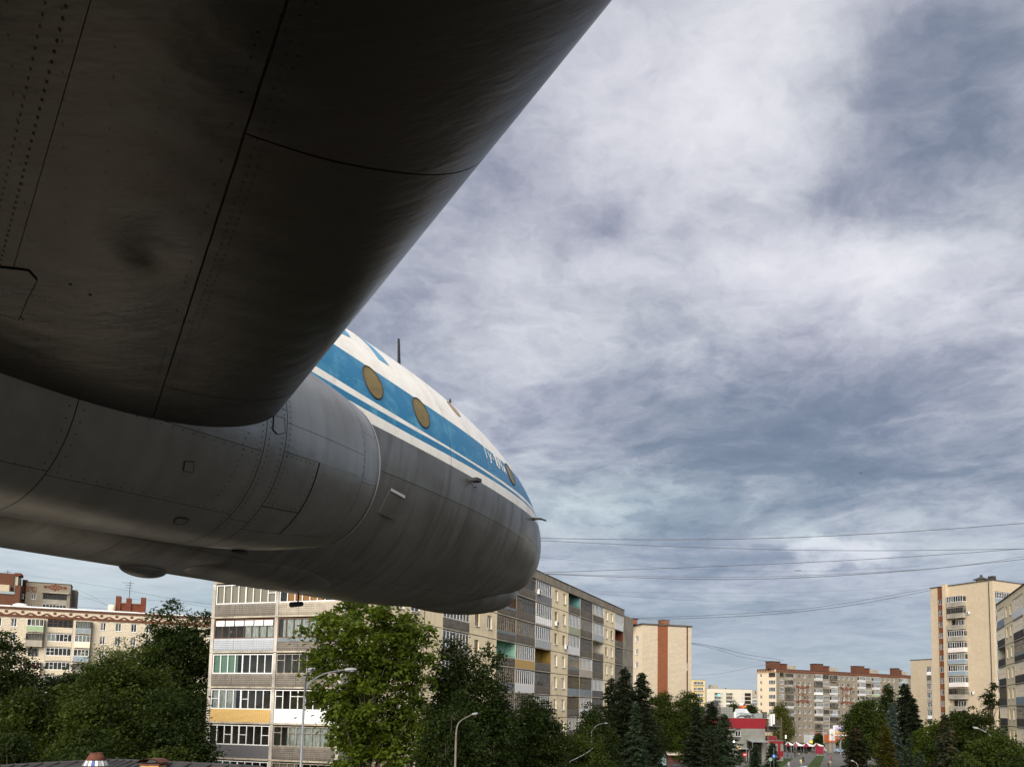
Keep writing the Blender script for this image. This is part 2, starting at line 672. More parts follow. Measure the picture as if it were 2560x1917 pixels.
blister(7.85, R(-92), .27, .085, .10, 'belly_blister', LIV)
blister(6.55, R(-80), 1.05, .26, .045, 'belly_fairing', LIV)

# cabin windows: amber covered discs with a dark rim
AMBER = mat('amber_window_cover', (.17, .125, .035), .35, 0, .5, noise=(6, .6, (.09, .066, .022)))
TAN = mat('faded_tan_cover', (.36, .25, .16), .5, 0, .4)
for (s, z, r, mt_, lab) in ((6.31, .540, .19, AMBER, None), (5.395, .468, .185, AMBER, None), (2.80, .350, .165, AMBER, None),
                            (4.21, .945, .13, TAN, 'pale tan covered upper window')):
    th = th_of(s, z)
    zc, h, w = fsec(s)
    rad = (h + w) / 2
    rim, disc = MB(), MB()
    rr = lambda k, a: fpt(s + r * k * math.cos(a) * .86, th + r * k * math.sin(a) / rad * 1.08, 0)
    A = [2 * math.pi * j / 28 for j in range(29)]
    def lift(k, off):
        return [fpt(s + r * k * math.cos(a) * .86, th + r * k * math.sin(a) / rad * 1.08, off) for a in A]
    rh = .004 if lab else .010
    rim.grid([lift(1.06, .0), lift(1.045, rh), lift(1.0, rh + .002), lift(.975, .003)], SEAM)
    o = rim.build('window', SEAM, plane, smooth=True, keep=False)
    if lab:
        o['label'] = lab
    disc.grid([lift(k, .004) for k in (1.0, .66, .33, .01)], mt_)
    disc.build('cover', mt_, o, smooth=True, keep=False)

# lettering drawn as strokes: Ту-104А
WHITE_P = mat('white_lettering', (.74, .73, .70), .45)
BLUE_P = mat('blue_emblem_paint', (.07, .26, .46), .45, noise=(5, .4, (.12, .38, .55)))
GLY = {'T': [[(0, 1), (.62, 1)], [(.31, 1), (.31, 0)]], 'y': [[(0, .72), (.25, .12)], [(.5, .72), (.18, -.12), (.02, -.12)]],
       '-': [[(0, .45), (.3, .45)]], '1': [[(0, .75), (.22, 1), (.22, 0)]],
       '0': [[(.06, 0), (0, .10), (0, .90), (.06, 1), (.30, 1), (.36, .90), (.36, .10), (.30, 0), (.06, 0)]],
       '4': [[(.0, 1), (.0, .42), (.34, .42)], [(.34, 1), (.34, 0)]],
       'A': [[(0, 0), (.2, .62), (.4, 0)], [(.08, .22), (.32, .22)]]}
txt = MB()
pos = 0.0
for ch, adv in (('T', .78), ('y', .66), ('-', .42), ('1', .36), ('0', .60), ('4', .60), ('A', .4)):
    for st in GLY[ch]:
        P2 = []
        for i in range(len(st) - 1):
            for k in range(4):
                P2.append((st[i][0] + (st[i + 1][0] - st[i][0]) * k / 4, st[i][1] + (st[i + 1][1] - st[i][1]) * k / 4))
        P2.append(st[-1])
        pts, nr = [], []
        for (x, y_) in P2:
            s = 3.80 - (pos + x) * .198
            z = .335 - .014 * (pos + x) + y_ * .185
            th = th_of(s, z)
            pts.append(fpt(s, th, .004))
            zc, h, w = fsec(s)
            nr.append(Vector((0.05, -math.cos(th), math.sin(th))).normalized())
        n0 = len(txt.v)
        seam_line(txt, pts, nr, .021)
    pos += adv
txt.mats = [WHITE_P]
txt.build('lettering', WHITE_P, plane, keep=False)

# blue emblem on the white roof: a roundel and a swept feather
em = MB()
def blue_patch(edge_a, edge_b):
    em.grid([[fpt(a[0] * (1 - v) + b_[0] * v, R(a[1] * (1 - v) + b_[1] * v), .004) for v in [k / 5 for k in range(6)]] for a, b_ in zip(edge_a, edge_b)], BLUE_P)
blue_patch([(5.73, 35.2), (5.755, 40), (5.79, 46), (5.83, 52), (5.86, 60)], [(5.94, 35.2), (5.945, 40), (5.945, 46), (5.92, 52), (5.865, 60)])
blue_patch([(6.36, 39.6), (6.325, 42), (6.31, 46), (6.33, 52), (6.38, 60)], [(6.85, 37.0), (6.85, 42), (6.85, 46), (6.85, 52), (6.85, 60)])
em.build('emblem', BLUE_P, plane, smooth=True, keep=False)

# aerials, probes, access plate
mb = MB()
mb.mesh([Vector((-3.72, y, z)) for y, z in ((-.012, 1.2), (.012, 1.2))] + [Vector((-3.63, y, 1.4)) for y in (-.012, .012)] +
        [Vector((-3.76, y, 2.40)) for y in (-.008, .008)] + [Vector((-3.725, y, 2.40)) for y in (-.008, .008)],
        [(0, 1, 3, 2), (4, 6, 7, 5), (0, 4, 5, 1), (2, 3, 7, 6), (0, 2, 6, 4), (1, 5, 7, 3)], BLACK)
mb.build('blade_aerial', BLACK, plane, keep=False)
mb = MB()
b0 = fpt(4.29, th_of(4.29, -.15))
mb.tube([b0, b0 + Vector((0, -.07, .0))], .02, 6, BLACK)
mb.box(b0.x - .05, b0.x + .07, b0.y - .13, b0.y - .05, b0.z - .01, b0.z + .035, BLACK)
mb.tube([b0 + Vector((0, -.02, -.02)), b0 + Vector((-.01, -.08, -.09))], .016, 6, BLACK)
mb.build('static_vent', BLACK, plane, keep=False)
b0 = fpt(1.86, th_of(1.86, -.15))
mb = MB()
mb.tube([b0 + Vector((0, .03, 0)), b0 + Vector((.03, -.10, 0)), b0 + Vector((.08, -.13, 0)), b0 + Vector((.22, -.135, 0))], [.026, .02, .016, .012], 8, BLACK)
mb.build('pitot_probe', BLACK, plane, smooth=True, keep=False)
b0 = fpt(4.45, th_of(4.45, 1.2))
mb = MB()
mb.ico(fpt(4.05, th_of(4.05, 1.12), .02), (.018, .018, .035), BLACK)
mb.build('roof_beacon', BLACK, plane, smooth=True, keep=False)
mb = MB()
cor = [(5.92, -.625), (5.63, -.65), (5.66, -.905), (5.95, -.895)]
Pc = [[fpt(cor[0][0] * (1 - u) * (1 - v) + cor[1][0] * u * (1 - v) + cor[2][0] * u * v + cor[3][0] * (1 - u) * v,
           th_of(5.8, cor[0][1] * (1 - u) * (1 - v) + cor[1][1] * u * (1 - v) + cor[2][1] * u * v + cor[3][1] * (1 - u) * v), .010)
       for u in [k / 4 for k in range(5)]] for v in [k / 4 for k in range(5)]]
mb.grid(Pc, LIV)
for edge in (Pc[0], Pc[-1], [r[0] for r in Pc], [r[-1] for r in Pc]):
    mb.grid([edge, [p + Vector((0, .02, 0)) for p in edge]], LIV)
mb.build('access_plate', LIV, plane, keep=False)
mb = MB()
seam_line(mb, [p + Vector((0, -.004, 0)) for p in Pc[-1]], [Vector((0, -1, 0))] * 5, .03)
mb.build('plate_joint', SEAM, plane, keep=False)
mb = MB()
seam_line(mb, [p + Vector((0, -.004, 0)) for p in Pc[0]], [Vector((0, -1, 0))] * 5, .035)
mb.mats = [SEAM_PALE]
mb.build('plate_joint', SEAM_PALE, plane, keep=False)

# ---- engine nacelle
NC = CAM + Vector((-2.1171, 7.1525, 2.0171))
yn, pn = .4648, .0451
dN = Vector((math.sin(yn) * math.cos(pn), math.cos(yn) * math.cos(pn), math.sin(pn)))
sN = Vector((math.cos(yn), -math.sin(yn), 0))
uN = sN.cross(dN)
MN = Matrix((dN, -sN, uN)).transposed().to_4x4()
MN.translation = NC
nac = place('engine_nacelle', None, plane, MN)


def nr_(s):
    k = max(0., min(1., 1 - s / 1.4351))
    r = .8071 - .1489 * k * k + .0085 * s - .0023 * s * s
    return max(r, .35)


def npt(s, th, off=0.0):
    r = nr_(s) + off
    return Vector((-s, -r * math.cos(th), r * math.sin(th)))


def nac_patch(s0, s1, t0, t1, off=0, name='skin_panel', mt=ALU, round_=None):
    ns, nt = max(2, int((s1 - s0) * 10) + 1), max(2, int(abs(t1 - t0) * 16) + 2)
    mb = MB()
    mb.grid([[npt(s0 + (s1 - s0) * i / ns, t0 + (t1 - t0) * j / nt, off) for j in range(nt + 1)] for i in range(ns + 1)], mt)
    return mb.build(name, mt, nac, smooth=True, keep=False)


T2 = 2 * math.pi
mb = MB()
mb.grid([[npt(.02 + 11 * (i / 30.), T2 * j / 64, -.014) for j in range(65)] for i in range(31)], SEAM)
mb.build('inner_skin', SEAM, nac, smooth=True, keep=False)
# lip ring and intake throat
mb = MB()
prof = [(-.60, .10), (-.50, .12), (-.45, .30), (-.44, .62), (-.005, .022), (.0, .0)]
lipo = [[Vector((-s, -(r) * math.cos(a), r * math.sin(a))) for a in [T2 * j / 64 for j in range(65)]] for s, r in
        ((1.2, .40), (.8, .46), (.4, .52), (.1, .585), (.02, .615), (-.012, .635), (-.012, .648), (.0, .6575))]
mb.grid(lipo, ALU)
mb.mats = [SEAM_PALE]
mb.build('intake_lip', SEAM_PALE, nac, smooth=True, keep=False)
mb = MB()
mb.grid([[Vector((-1.0, -.44 * k * math.cos(a), .44 * k * math.sin(a))) for a in [T2 * j / 32 for j in range(33)]] for k in (1, .02)], SEAM)
mb.build('intake_shadow_plate', SEAM, nac, keep=False)
g_, gt = .0045, .0045
top, bot = R(100), R(-118)
nac_patch(0, .022, 0, T2, .003, 'lip_band', SEAM_PALE)
# front cowl between lip and first ring joint, split into its panels
nac_patch(.03, .255, R(17) + gt, R(64), name='skin_panel')
nac_patch(.03, .255, R(-17), R(17), name='skin_panel')
nac_patch(.03, .255, R(-62), R(-17) - gt, name='skin_panel')
nac_patch(.259, 1.210, R(0) + gt / 2, R(64), name='skin_panel')
nac_patch(.259, 1.210, R(-14.2), R(0) - gt / 2, name='skin_panel')
nac_patch(.259, .83, R(-62), R(-14.2) - .001, name='skin_panel')
nac_patch(.845, 1.210, R(-44.5) + gt, R(-14.2) - gt, name='access_panel')
nac_patch(.845, 1.210, R(-62), R(-44.5) - gt, name='skin_panel')
nac_patch(.03, 1.210, R(64) + gt, R(242), name='skin_panel')
nac_patch(.03, 1.210, R(-118) + gt, R(-62) - gt, name='skin_panel')
# narrow ring
nac_patch(1.216, 1.396, R(-56), R(6), name='skin_panel')
nac_patch(1.216, 1.396, R(-118), R(-56) - gt, name='skin_panel')
nac_patch(1.216, 1.396, R(6) + gt, R(242), name='skin_panel')
# rear cowl
nac_patch(1.402, 2.697, R(-53), R(-17.4) - gt, name='skin_panel')
nac_patch(1.402, 2.697, R(-17.4), R(70), name='skin_panel')
nac_patch(1.402, 2.697, R(-118), R(-53) - gt, name='skin_panel')
nac_patch(2.703, 5.4, R(-51), R(70), name='skin_panel')
nac_patch(2.703, 5.4, R(-118), R(-51) - gt, name='skin_panel')
nac_patch(1.40, 5.4, R(70) + gt, R(242), name='skin_panel')
nac_patch(5.41, 11, R(-118), R(242), name='skin_panel')
# small hatches
def hatch(pts, name, w=.005, mt=ALU, off=.006):
    mb = MB()
    P = [npt(s, R(t), off) for s, t in pts]
    nn = [(p - Vector((p.x, 0, 0))).normalized() for p in P]
    mb.face(P, mt)
    o = mb.build(name, mt, nac, keep=False)
    ml = MB()
    for i in range(len(P)):
        seam_line(ml, [P[i], P[(i + 1) % len(P)]], [nn[i], nn[(i + 1) % len(P)]], w, .001)
    ml.build('hatch_joint', SEAM, o, keep=False)


hatch([(1.345, 1), (1.245, 1.5), (1.235, -5.5), (1.30, -7.5), (1.345, -6)], 'octagonal_hatch')
hatch([(1.957, -31.8), (1.895, -30.9), (1.869, -35.6), (1.937, -36.2)], 'small_hatch', .0035)
hatch([(1.754, -62.3), (1.671, -61.6), (1.660, -66.4), (1.734, -66.9)], 'small_hatch', .006)
# rivets along the joints
rv = MB()
rivpts = []
def riv_line(s0, t0, s1, t1, n, jit=.0):
    for k in range(n):
        u = (k + .5) / n
        rivpts.append((s0 + (s1 - s0) * u + random.uniform(-jit, jit), R(t0 + (t1 - t0) * u)))
for sx in (1.18, 1.245, 1.365, 1.43):
    riv_line(sx, 30, sx, -100, 46)
for sx in (2.66, 2.74):
    riv_line(sx, 0, sx, -50, 10)
riv_line(1.2, -16, .87, -16, 7); riv_line(1.2, -42.5, .87, -42.5, 7); riv_line(.87, -18, .87, -42, 7)
riv_line(1.45, -51.5, 5, -49.5, 46); riv_line(1.45, -19.2, 2.7, -18.6, 16); riv_line(2.7, -18, 4.6, -17.5, 26)
riv_line(.27, 15, .27, -15, 6); riv_line(.05, -15, .24, -15, 4); riv_line(.05, 20, .05, -60, 34)
riv_line(1.55, -10, 1.62, -48, 14, .02)
for (s, t) in rivpts:
    c = npt(s, t, .0025)
    n = (c - Vector((c.x, 0, 0))).normalized()
    a = n.cross(Vector((1, 0, 0)))
    rr2 = .0048
    P = [c + (Vector((1, 0, 0)) * math.cos(q) + a * math.sin(q)) * rr2 for q in [T2 * k / 6 for k in range(6)]]
    rv.face(P, SEAM)
rv.build('rivets', SEAM, nac, keep=False, kind='stuff')
# drain mast under the cowl
mb = MB()
mb.ico(npt(.78, R(-97), .02), (.09, .03, .02), BLACK)
mb.build('drain_outlet', BLACK, nac, smooth=True, keep=False)

# ---- wing, a closed aerofoil with skin panels on the underside
aF = Vector((math.sin(yawF), math.cos(yawF), 0))
LAM, DIH = R(33), R(-2)
wdir = sF * math.cos(LAM) - aF * math.sin(LAM) + Vector((0, 0, math.tan(DIH)))
PR = CAM + Vector((-1.96, 5.67, 2.12))
wing = place('wing', None, plane, Matrix.Translation(PR))


def wdrop(c):
    return .5 * math.sqrt(max(0., 1 - (1 - min(max(c / 1.8, 0), 1)) ** 2.2))


def wpt(t, c, off=0.0):
    dz = -wdrop(c) * (1 - .02 * t) - off
    if c > 2.6:
        dz += (c - 2.6) * .10
    # a shallow dent pressed into the skin
    d2 = ((t - 2.03) / .16) ** 2 + ((c - 1.2) / .12) ** 2
    dz += .022 * math.exp(-d2)
    # slight pillowing between stringers
    dz += .0022 * math.sin(t * 26) * math.sin(min(c, 3) * 2.2)
    return wdir * t - aF * c + Vector((0, 0, dz))


def wtop(t, c):
    CH = 5.4
    k = min(max(c / CH, 0), 1)
    return wdir * t - aF * c + Vector((0, 0, (.30 * (1 - (1 - min(1, c / 1.4)) ** 2.2) ** .5) * (1 - .02 * t) * (1 - k ** 2.2) - (.19 * k if k > .999 else .17 * k)))


def wing_patch(t0, t1, c0, c1, name='skin_panel', off=0.0, nt=None, nc=None, cfun=None, skew=(0, 0)):
    nt = nt or max(3, int(abs(t1 - t0) * 14))
    nc = nc or max(6, int((c1 - c0) * 22))
    mb = MB()
    rows = []
    sk0, sk1 = skew
    for i in range(nt + 1):
        tt = t0 + (t1 - t0) * i / nt
        a, b = (cfun(tt) if cfun else (c0, c1))
        rr3 = []
        for j in range(nc + 1):
            u = j / nc
            c = a + (b - a) * (u * u if a < .01 else u)
            t = tt + (1 - c) * (sk0 + (sk1 - sk0) * i / nt) if a < .01 else tt
            rr3.append(wpt(t, c, off))
        rows.append(rr3)
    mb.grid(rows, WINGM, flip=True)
    return mb.build(name, WINGM, wing, smooth=True, keep=False)


TA, TB = -.55, 12.0
gp2 = .0042
def s2(t):
    return 1.93 - .155 * t if t < 8 else .69
# dark structure showing in the joints
mb = MB()
mb.grid([[wpt(TA + (TB - TA) * i / 40., 3.6 * (j / 30.) ** 1.5, -.012) for j in range(31)] for i in range(41)], SEAM, flip=True)
mb.build('inner_skin', SEAM, wing, smooth=True, keep=False)
wing_patch(.62, 2.978, 0, 1.0 - gp2, skew=(0, .38))
wing_patch(TA, .61, 0, 1.0 - gp2)
wing_patch(2.986, 5.2, 0, 1.0 - gp2, skew=(.38, 0))
wing_patch(5.21, TB, 0, 1.0 - gp2)
wing_patch(TA, 6.5, 1, 2, cfun=lambda t: (1.0 + gp2, s2(t) - gp2 * .3))
wing_patch(6.51, TB, 1, 2, cfun=lambda t: (1.0 + gp2, max(1.05, s2(t) - gp2)))
wing_patch(1.17, TB, 1, 2, cfun=lambda t: (max(1.06, s2(t) + gp2 * .3), 3.6))
wing_patch(TA, 1.16, 1, 2, cfun=lambda t: (s2(t) + gp2, 3.6))
# rest of the aerofoil: upper skin and trailing part
mb = MB()
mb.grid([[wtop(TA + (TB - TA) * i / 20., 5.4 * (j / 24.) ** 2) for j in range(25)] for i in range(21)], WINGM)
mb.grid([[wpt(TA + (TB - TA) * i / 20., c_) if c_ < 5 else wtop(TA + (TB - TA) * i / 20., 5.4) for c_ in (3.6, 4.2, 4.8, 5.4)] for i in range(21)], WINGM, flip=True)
mb.build('upper_skin', WINGM, wing, smooth=True, keep=False)
# reinforcing plate with its own rivets
mb = MB()
pl_ = [(1.30, 1.80), (1.415, 1.66), (1.36, 1.63), (1.157, 1.671), (.845, 1.726), (.80, 1.95), (1.28, 1.95)]
mb.face([wpt(t, c, .005) for t, c in pl_], WINGM)
o = mb.build('doubler_plate', WINGM, wing, keep=False)
mb = MB()
for i in range(1, 5):
    P = [wpt(pl_[i][0], pl_[i][1], .006), wpt(pl_[i + 1][0] if i < 4 else pl_[5][0], pl_[i + 1][1] if i < 4 else pl_[5][1], .006)]
    seam_line(mb, P, [Vector((0, 0, -1))] * 2, .0035, .0)
mb.build('plate_joint', SEAM, o, keep=False)
rv = MB()
def wriv(t, c, r=.0044):
    p = wpt(t, c, .0022)
    rv.face([p + Vector((r * math.cos(q), r * math.sin(q), 0)) for q in [T2 * k / 6 for k in range(6)]], SEAM)
t = -.3
while t < 5.5:
    wriv(t, .955 + random.uniform(-.004, .004)); wriv(t + .02, .925)
    if random.random() < .5:
        wriv(t, 1.045)
    wriv(t, s2(t) + .045); 
    if t > .2:
        wriv(t + .01, s2(t) + .085, .0035)
    t += .047
for i in range(70):
    wriv(random.uniform(.86, 1.32), random.uniform(1.70, 1.9), .005)
for q in range(26):
    for k in range(5):
        wriv(.1 + q * .115, 1.13 + k * .13 + random.uniform(-.003, .003), .0026)
wriv(1.46, 1.50, .007); wriv(1.44, 1.42, .008)
rv.build('rivets', SEAM, wing, keep=False, kind='stuff')
# fillet joint near the root
fil = [(.598, .07), (.60, .19), (.62, .323), (.54, .43), (.462, .548), (.38, .68), (.303, .817), (.24, .91), (.19, .985)]
mb = MB()
fp = []
for i in range(len(fil) - 1):
    for k in range(4):
        u = k / 4
        fp.append(wpt(fil[i][0] * (1 - u) + fil[i + 1][0] * u, fil[i][1] * (1 - u) + fil[i + 1][1] * u, .002))
nn = [Vector((.25, .1, -1)).normalized()] * len(fp)
seam_line(mb, fp, nn, .008, .003)
mb.build('fillet_joint', SEAM, wing, keep=False)

# pylon that carries the aircraft, outside the frame behind the root
CONC = mat('raw_concrete', (.30, .29, .27), .9, 0, .3, noise=(.7, .6, (.16, .15, .13)), bump=(9, .3))
pb = MB()
c0 = MF @ Vector((-14.5, 0, -1.7))
pb.lathe([(1.5, 0), (1.2, 2), (.9, c0.z - .6), (1.1, c0.z)], 20, CONC, Matrix.Translation((c0.x, c0.y, 0)))
pb.build('support_pylon', CONC, None, smooth=True, label='raw concrete pylon carrying the airliner fuselage', cat='pylon')
# security camera hanging from the belly
ca = MF @ fpt(6.05, R(-60), 0)
ca = MF @ Vector((-5.55, .1, -1.755))
se = empty('security_camera', ca, 'small dark bullet camera hanging under the airliner belly', 'camera')
mb = MB(); mb.tube([ca + Vector((0, 0, .03)), ca + Vector((0, 0, -.10))], .011, 8, BLACK)
mb.build('bracket', BLACK, se)
mb = MB(); mb.tube([ca + Vector((.03, .06, -.115)), ca + Vector((-.05, -.12, -.15))], [.032, .036], 12, BLACK)
mb.build('camera_body', BLACK, se)
# ================================================================== ground
def g_asph(g, tc, c, bs):
    n = g.noise(tc, .12, 6, .6, .3)
    n2 = g.noise(tc, 3., 4, .6)
    c = g.mix(g.mr(n, .35, .65), (.10, .098, .092), (.155, .148, .135))
    return g.mix(g.mr(n2, .4, .7, 0, .4), c, (.075, .072, .068))


def g_grass(g, tc, c, bs):
    n = g.noise(tc, .5, 6, .65, .4)
    return g.mix(g.mr(n, .35, .65), (.020, .040, .008), (.052, .080, .015))


ASPH = mat('asphalt', (.11, .11, .10), .9, 0, .3, extra=g_asph)
SOIL = mat('city_ground', (.055, .050, .040), .95, 0, .2, noise=(.05, .7, (.085, .075, .062)))
GRASS = mat('mown_grass', (.05, .09, .02), .9, 0, .2, extra=g_grass)
KERB = mat('kerb_concrete', (.33, .32, .30), .9, 0, .3, noise=(2, .5))
PAVE = mat('pale_paving', (.26, .25, .23), .9, 0, .3, noise=(.4, .5, (.18, .17, .155)))

mb = MB()
mb.grid([[(x, y, 0) for y in (-1500, -300, 0, 300, 800, 4500)] for x in (-4000, -800, 0, 800, 4000)], SOIL)
mb.build('ground', SOIL, kind='structure')


def ground_sheet(name, pts, z, mt, kind='structure', kerb=False, **k):
    P = [gp(*p) if len(p) == 2 else Vector(p) for p in pts]
    mb = MB()
    area = sum(P[i].x * P[(i + 1) % len(P)].y - P[(i + 1) % len(P)].x * P[i].y for i in range(len(P)))
    if area < 0:
        P = P[::-1]
    if kerb:
        c = sum(P, Vector()) / len(P)
        mb.face([(p.x, p.y, z) for p in P], mt)
        for i in range(len(P)):
            a, b = P[i], P[(i + 1) % len(P)]
            mb.face([(a.x, a.y, 0), (b.x, b.y, 0), (b.x, b.y, z), (a.x, a.y, z)], KERB)
        o = mb.build(name, None, kind=kind, **k)
    else:
        mb.face([(p.x, p.y, z) for p in P], mt)
        o = mb.build(name, mt, kind=kind, **k)
    return o


# the avenue: paved walk with a grass strip between two lanes, widening to a square
mb = MB()
A0, A1, A2, A3 = gp(1790, 1917), gp(2330, 1917), gp(2330, 1876), gp(1790, 1880)
far = gp(2020, 1880).y
mb.face([(20, 60, .004), (110, 60, .004), (150, far + 4, .004), (40, far + 4, .004)], ASPH)
mb.build('paved_walk', ASPH, kind='structure')
mb = MB()
mb.face([(30, far + 5, .004), (260, far - 10, .004), (300, far + 30, .004), (40, far + 62, .004)], ASPH)
mb.build('car_park', ASPH, kind='structure')


def lawn(name, pts):
    P = [gp(*p) if len(p) == 2 else Vector(p) for p in pts]
    area = sum(P[i].x * P[(i + 1) % len(P)].y - P[(i + 1) % len(P)].x * P[i].y for i in range(len(P)))
    if area < 0:
        P = P[::-1]
    c = sum(P, Vector()) / len(P)
    mb = MB()
    Q = [p + (c - p) * min(.2, .25 / max(.1, (c - p).length)) for p in P]
    mb.face([(p.x, p.y, .13) for p in Q], GRASS)
    for i in range(len(P)):
        a, b, a2, b2 = P[i], P[(i + 1) % len(P)], Q[i], Q[(i + 1) % len(P)]
        mb.face([(a.x, a.y, 0), (b.x, b.y, 0), (b.x, b.y, .15), (a.x, a.y, .15)], KERB)
        mb.face([(a.x, a.y, .15), (b.x, b.y, .15), (b2.x, b2.y, .15), (a2.x, a2.y, .15)], KERB)
    mb.build(name, None, kind='structure')


def ext(p, q, k):
    """extend the ground line p->q (pixels) past q by k"""
    a, b = gp(*p), gp(*q)
    return tuple(a + (b - a) * k)


lawn('lawn_strip', [(2041, 1888.5), (2062, 1888.5), ext((2062, 1889), (2049, 1917), 3.0), ext((2041, 1889), (2019, 1917), 3.0)])
lawn('lawn_strip', [(2044, 1885), (2064, 1885), (2063, 1887), (2042, 1887)])
lawn('lawn', [(1951, 1896), (1984, 1896), ext((1984, 1896), (1958, 1917), 2.2), ext((1951, 1896), (1905, 1917), 2.4)])
lawn('lawn', [(1870, 1912), (1932, 1911), ext((1932, 1911), (1925, 1917), 6), ext((1870, 1912), (1855, 1917), 6)])
lawn('lawn', [(2020, 1878), (2140, 1875), (2140, 1880), (2020, 1881.5)])

# ================================================================== materials for buildings
def brickmat(name, base, alt, mortar, sx, sy, rough=.85, amount=1.0, dirt=.4):
    def extra(g, tc, c, bs):
        uv = N(g.t, 'ShaderNodeTexCoord').outputs['UV']
        b = N(g.t, 'ShaderNodeTexBrick')
        g.put(b.inputs['Vector'], uv)
        b.inputs['Color1'].default_value = (*base, 1)
        b.inputs['Color2'].default_value = (*alt, 1)
        b.inputs['Mortar'].default_value = (*mortar, 1)
        b.inputs['Scale'].default_value = 1
        b.inputs['Mortar Size'].default_value = .012 * sy / .075
        b.inputs['Brick Width'].default_value = sx
        b.inputs['Row Height'].default_value = sy
        n = g.noise(tc, .22, 6, .65, .3)
        n2 = g.noise(g.comb(g.sep(uv)[0], g.m('MULTIPLY', g.sep(uv)[1], .15), 0.), 1.1, 4, .6)
        c = b.outputs[0]
        c = g.mix(g.mr(n, .42, .7, 0, dirt), c, tuple(q * .62 for q in base))
        c = g.mix(g.mr(n2, .5, .8, 0, dirt * .6), c, tuple(q * .55 for q in base))
        return c
    return mat(name, base, rough, 0, .25, extra=extra)


def plaster(name, base, dirt=(.28, .24, .18), k=.55, rust=None):
    def extra(g, tc, c, bs):
        uv = N(g.t, 'ShaderNodeTexCoord').outputs['UV']
        u, v, _ = g.sep(uv)
        n = g.noise(tc, .35, 7, .68, .6)
        st = g.noise(g.comb(g.m('MULTIPLY', u, 2.2), g.m('MULTIPLY', v, .22), 0.), 1., 6, .7)
        f = g.noise(tc, 6, 4, .6)
        c = g.mix(g.mr(n, .46, .72, 0, k), base, dirt)
        c = g.mix(g.mr(st, .5, .8, 0, k), c, dirt)
        c = g.mix(g.mr(f, .4, .8, 0, .15), c, tuple(q * .6 for q in base))
        bump_height(g, bs, f, .3, .02)
        return c
    return mat(name, base, .9, 0, .25, extra=extra)


CREAM = plaster('cream_painted_panel', (.86, .73, .50), (.42, .34, .23), .55)
BARE = plaster('bare_concrete_panel', (.31, .28, .23), (.13, .115, .10), .8)
PARAPW = plaster('stained_roof_edge', (.29, .25, .20), (.12, .10, .085), .8)
JOINT = mat('panel_joint_mastic', (.11, .10, .09), .95, 0, .2, noise=(1.5, .8, (.28, .25, .2)))
SILIC = brickmat('silicate_brick', (.58, .51, .39), (.48, .42, .32), (.36, .32, .26), .52, .30)
SILIC2 = brickmat('pale_sand_brick', (.55, .455, .325), (.48, .395, .28), (.34, .285, .22), .50, .28)
SILICW = brickmat('speckled_white_brick', (.56, .465, .325), (.43, .385, .33), (.25, .21, .165), .45, .30)
GREYB = brickmat('grey_brown_brick', (.265, .23, .175), (.225, .195, .15), (.13, .115, .095), .5, .28)
WARMB = brickmat('warm_pale_brick', (.82, .69, .50), (.76, .64, .46), (.5, .42, .32), .5, .28, dirt=.2)
REDB = brickmat('red_brick', (.130, .052, .028), (.10, .040, .022), (.07, .034, .022), .5, .28)
REDP = mat('red_brick_ornament', (.13, .040, .022), .9, 0, .2, noise=(2, .5))
PALEW = plaster('pale_render', (.48, .45, .38), (.36, .33, .28), .5)
YELP = plaster('yellow_render', (.52, .41, .19), (.42, .34, .2), .4)
ROOFM = mat('bitumen_roof', (.07, .065, .06), .9, 0, .2, noise=(.6, .5))
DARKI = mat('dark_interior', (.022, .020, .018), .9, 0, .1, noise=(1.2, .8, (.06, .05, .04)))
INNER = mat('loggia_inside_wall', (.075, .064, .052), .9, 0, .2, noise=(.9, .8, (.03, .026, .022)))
MINT = mat('mint_painted_wall', (.23, .42, .34), .85, 0, .2, noise=(1., .6, (.11, .24, .20)))
TEALI = mat('teal_painted_wall', (.16, .33, .33), .85, 0, .2, noise=(1., .6, (.05, .09, .09)))
OCHRE = mat('ochre_painted_wall', (.22, .15, .035), .85, 0, .2, noise=(1., .5, (.14, .09, .02)))
WPVC = mat('white_plastic_frame', (.70, .70, .70), .45, 0, .4, noise=(1.5, .15, (.6, .6, .6)))
BRWOOD = mat('brown_wood_frame', (.12, .055, .03), .7, 0, .3, noise=(3, .6, (.05, .03, .02)))
GRWOOD = mat('weathered_grey_frame', (.30, .27, .23), .85, 0, .2, noise=(4, .9, (.11, .09, .07)))
DKWOOD = mat('old_dark_frame', (.085, .07, .055), .8, 0, .2, noise=(4, .8, (.20, .17, .13)))
CURT = mat('beige_curtain', (.48, .40, .32), .9, 0, .1, extra=lambda g, tc, c, bs: g.mix(g.mr(g.noise(g.comb(g.m('MULTIPLY', g.sep(tc)[0], 14.), 0., 0.), 1., 3), .35, .65), c, (.33, .27, .215)))
CURTW = mat('white_net_curtain', (.62, .62, .60), .9, 0, .1, extra=lambda g, tc, c, bs: g.mix(g.mr(g.noise(g.comb(g.m('MULTIPLY', g.sep(tc)[0], 9.), 0., g.m('MULTIPLY', g.sep(tc)[2], 2.)), 1., 3), .35, .65), c, (.36, .37, .38)))
CURTR = mat('red_curtain', (.32, .05, .07), .9)
CURTG = mat('green_curtain', (.20, .32, .25), .9)
CURTO = mat('orange_curtain', (.50, .22, .05), .9)


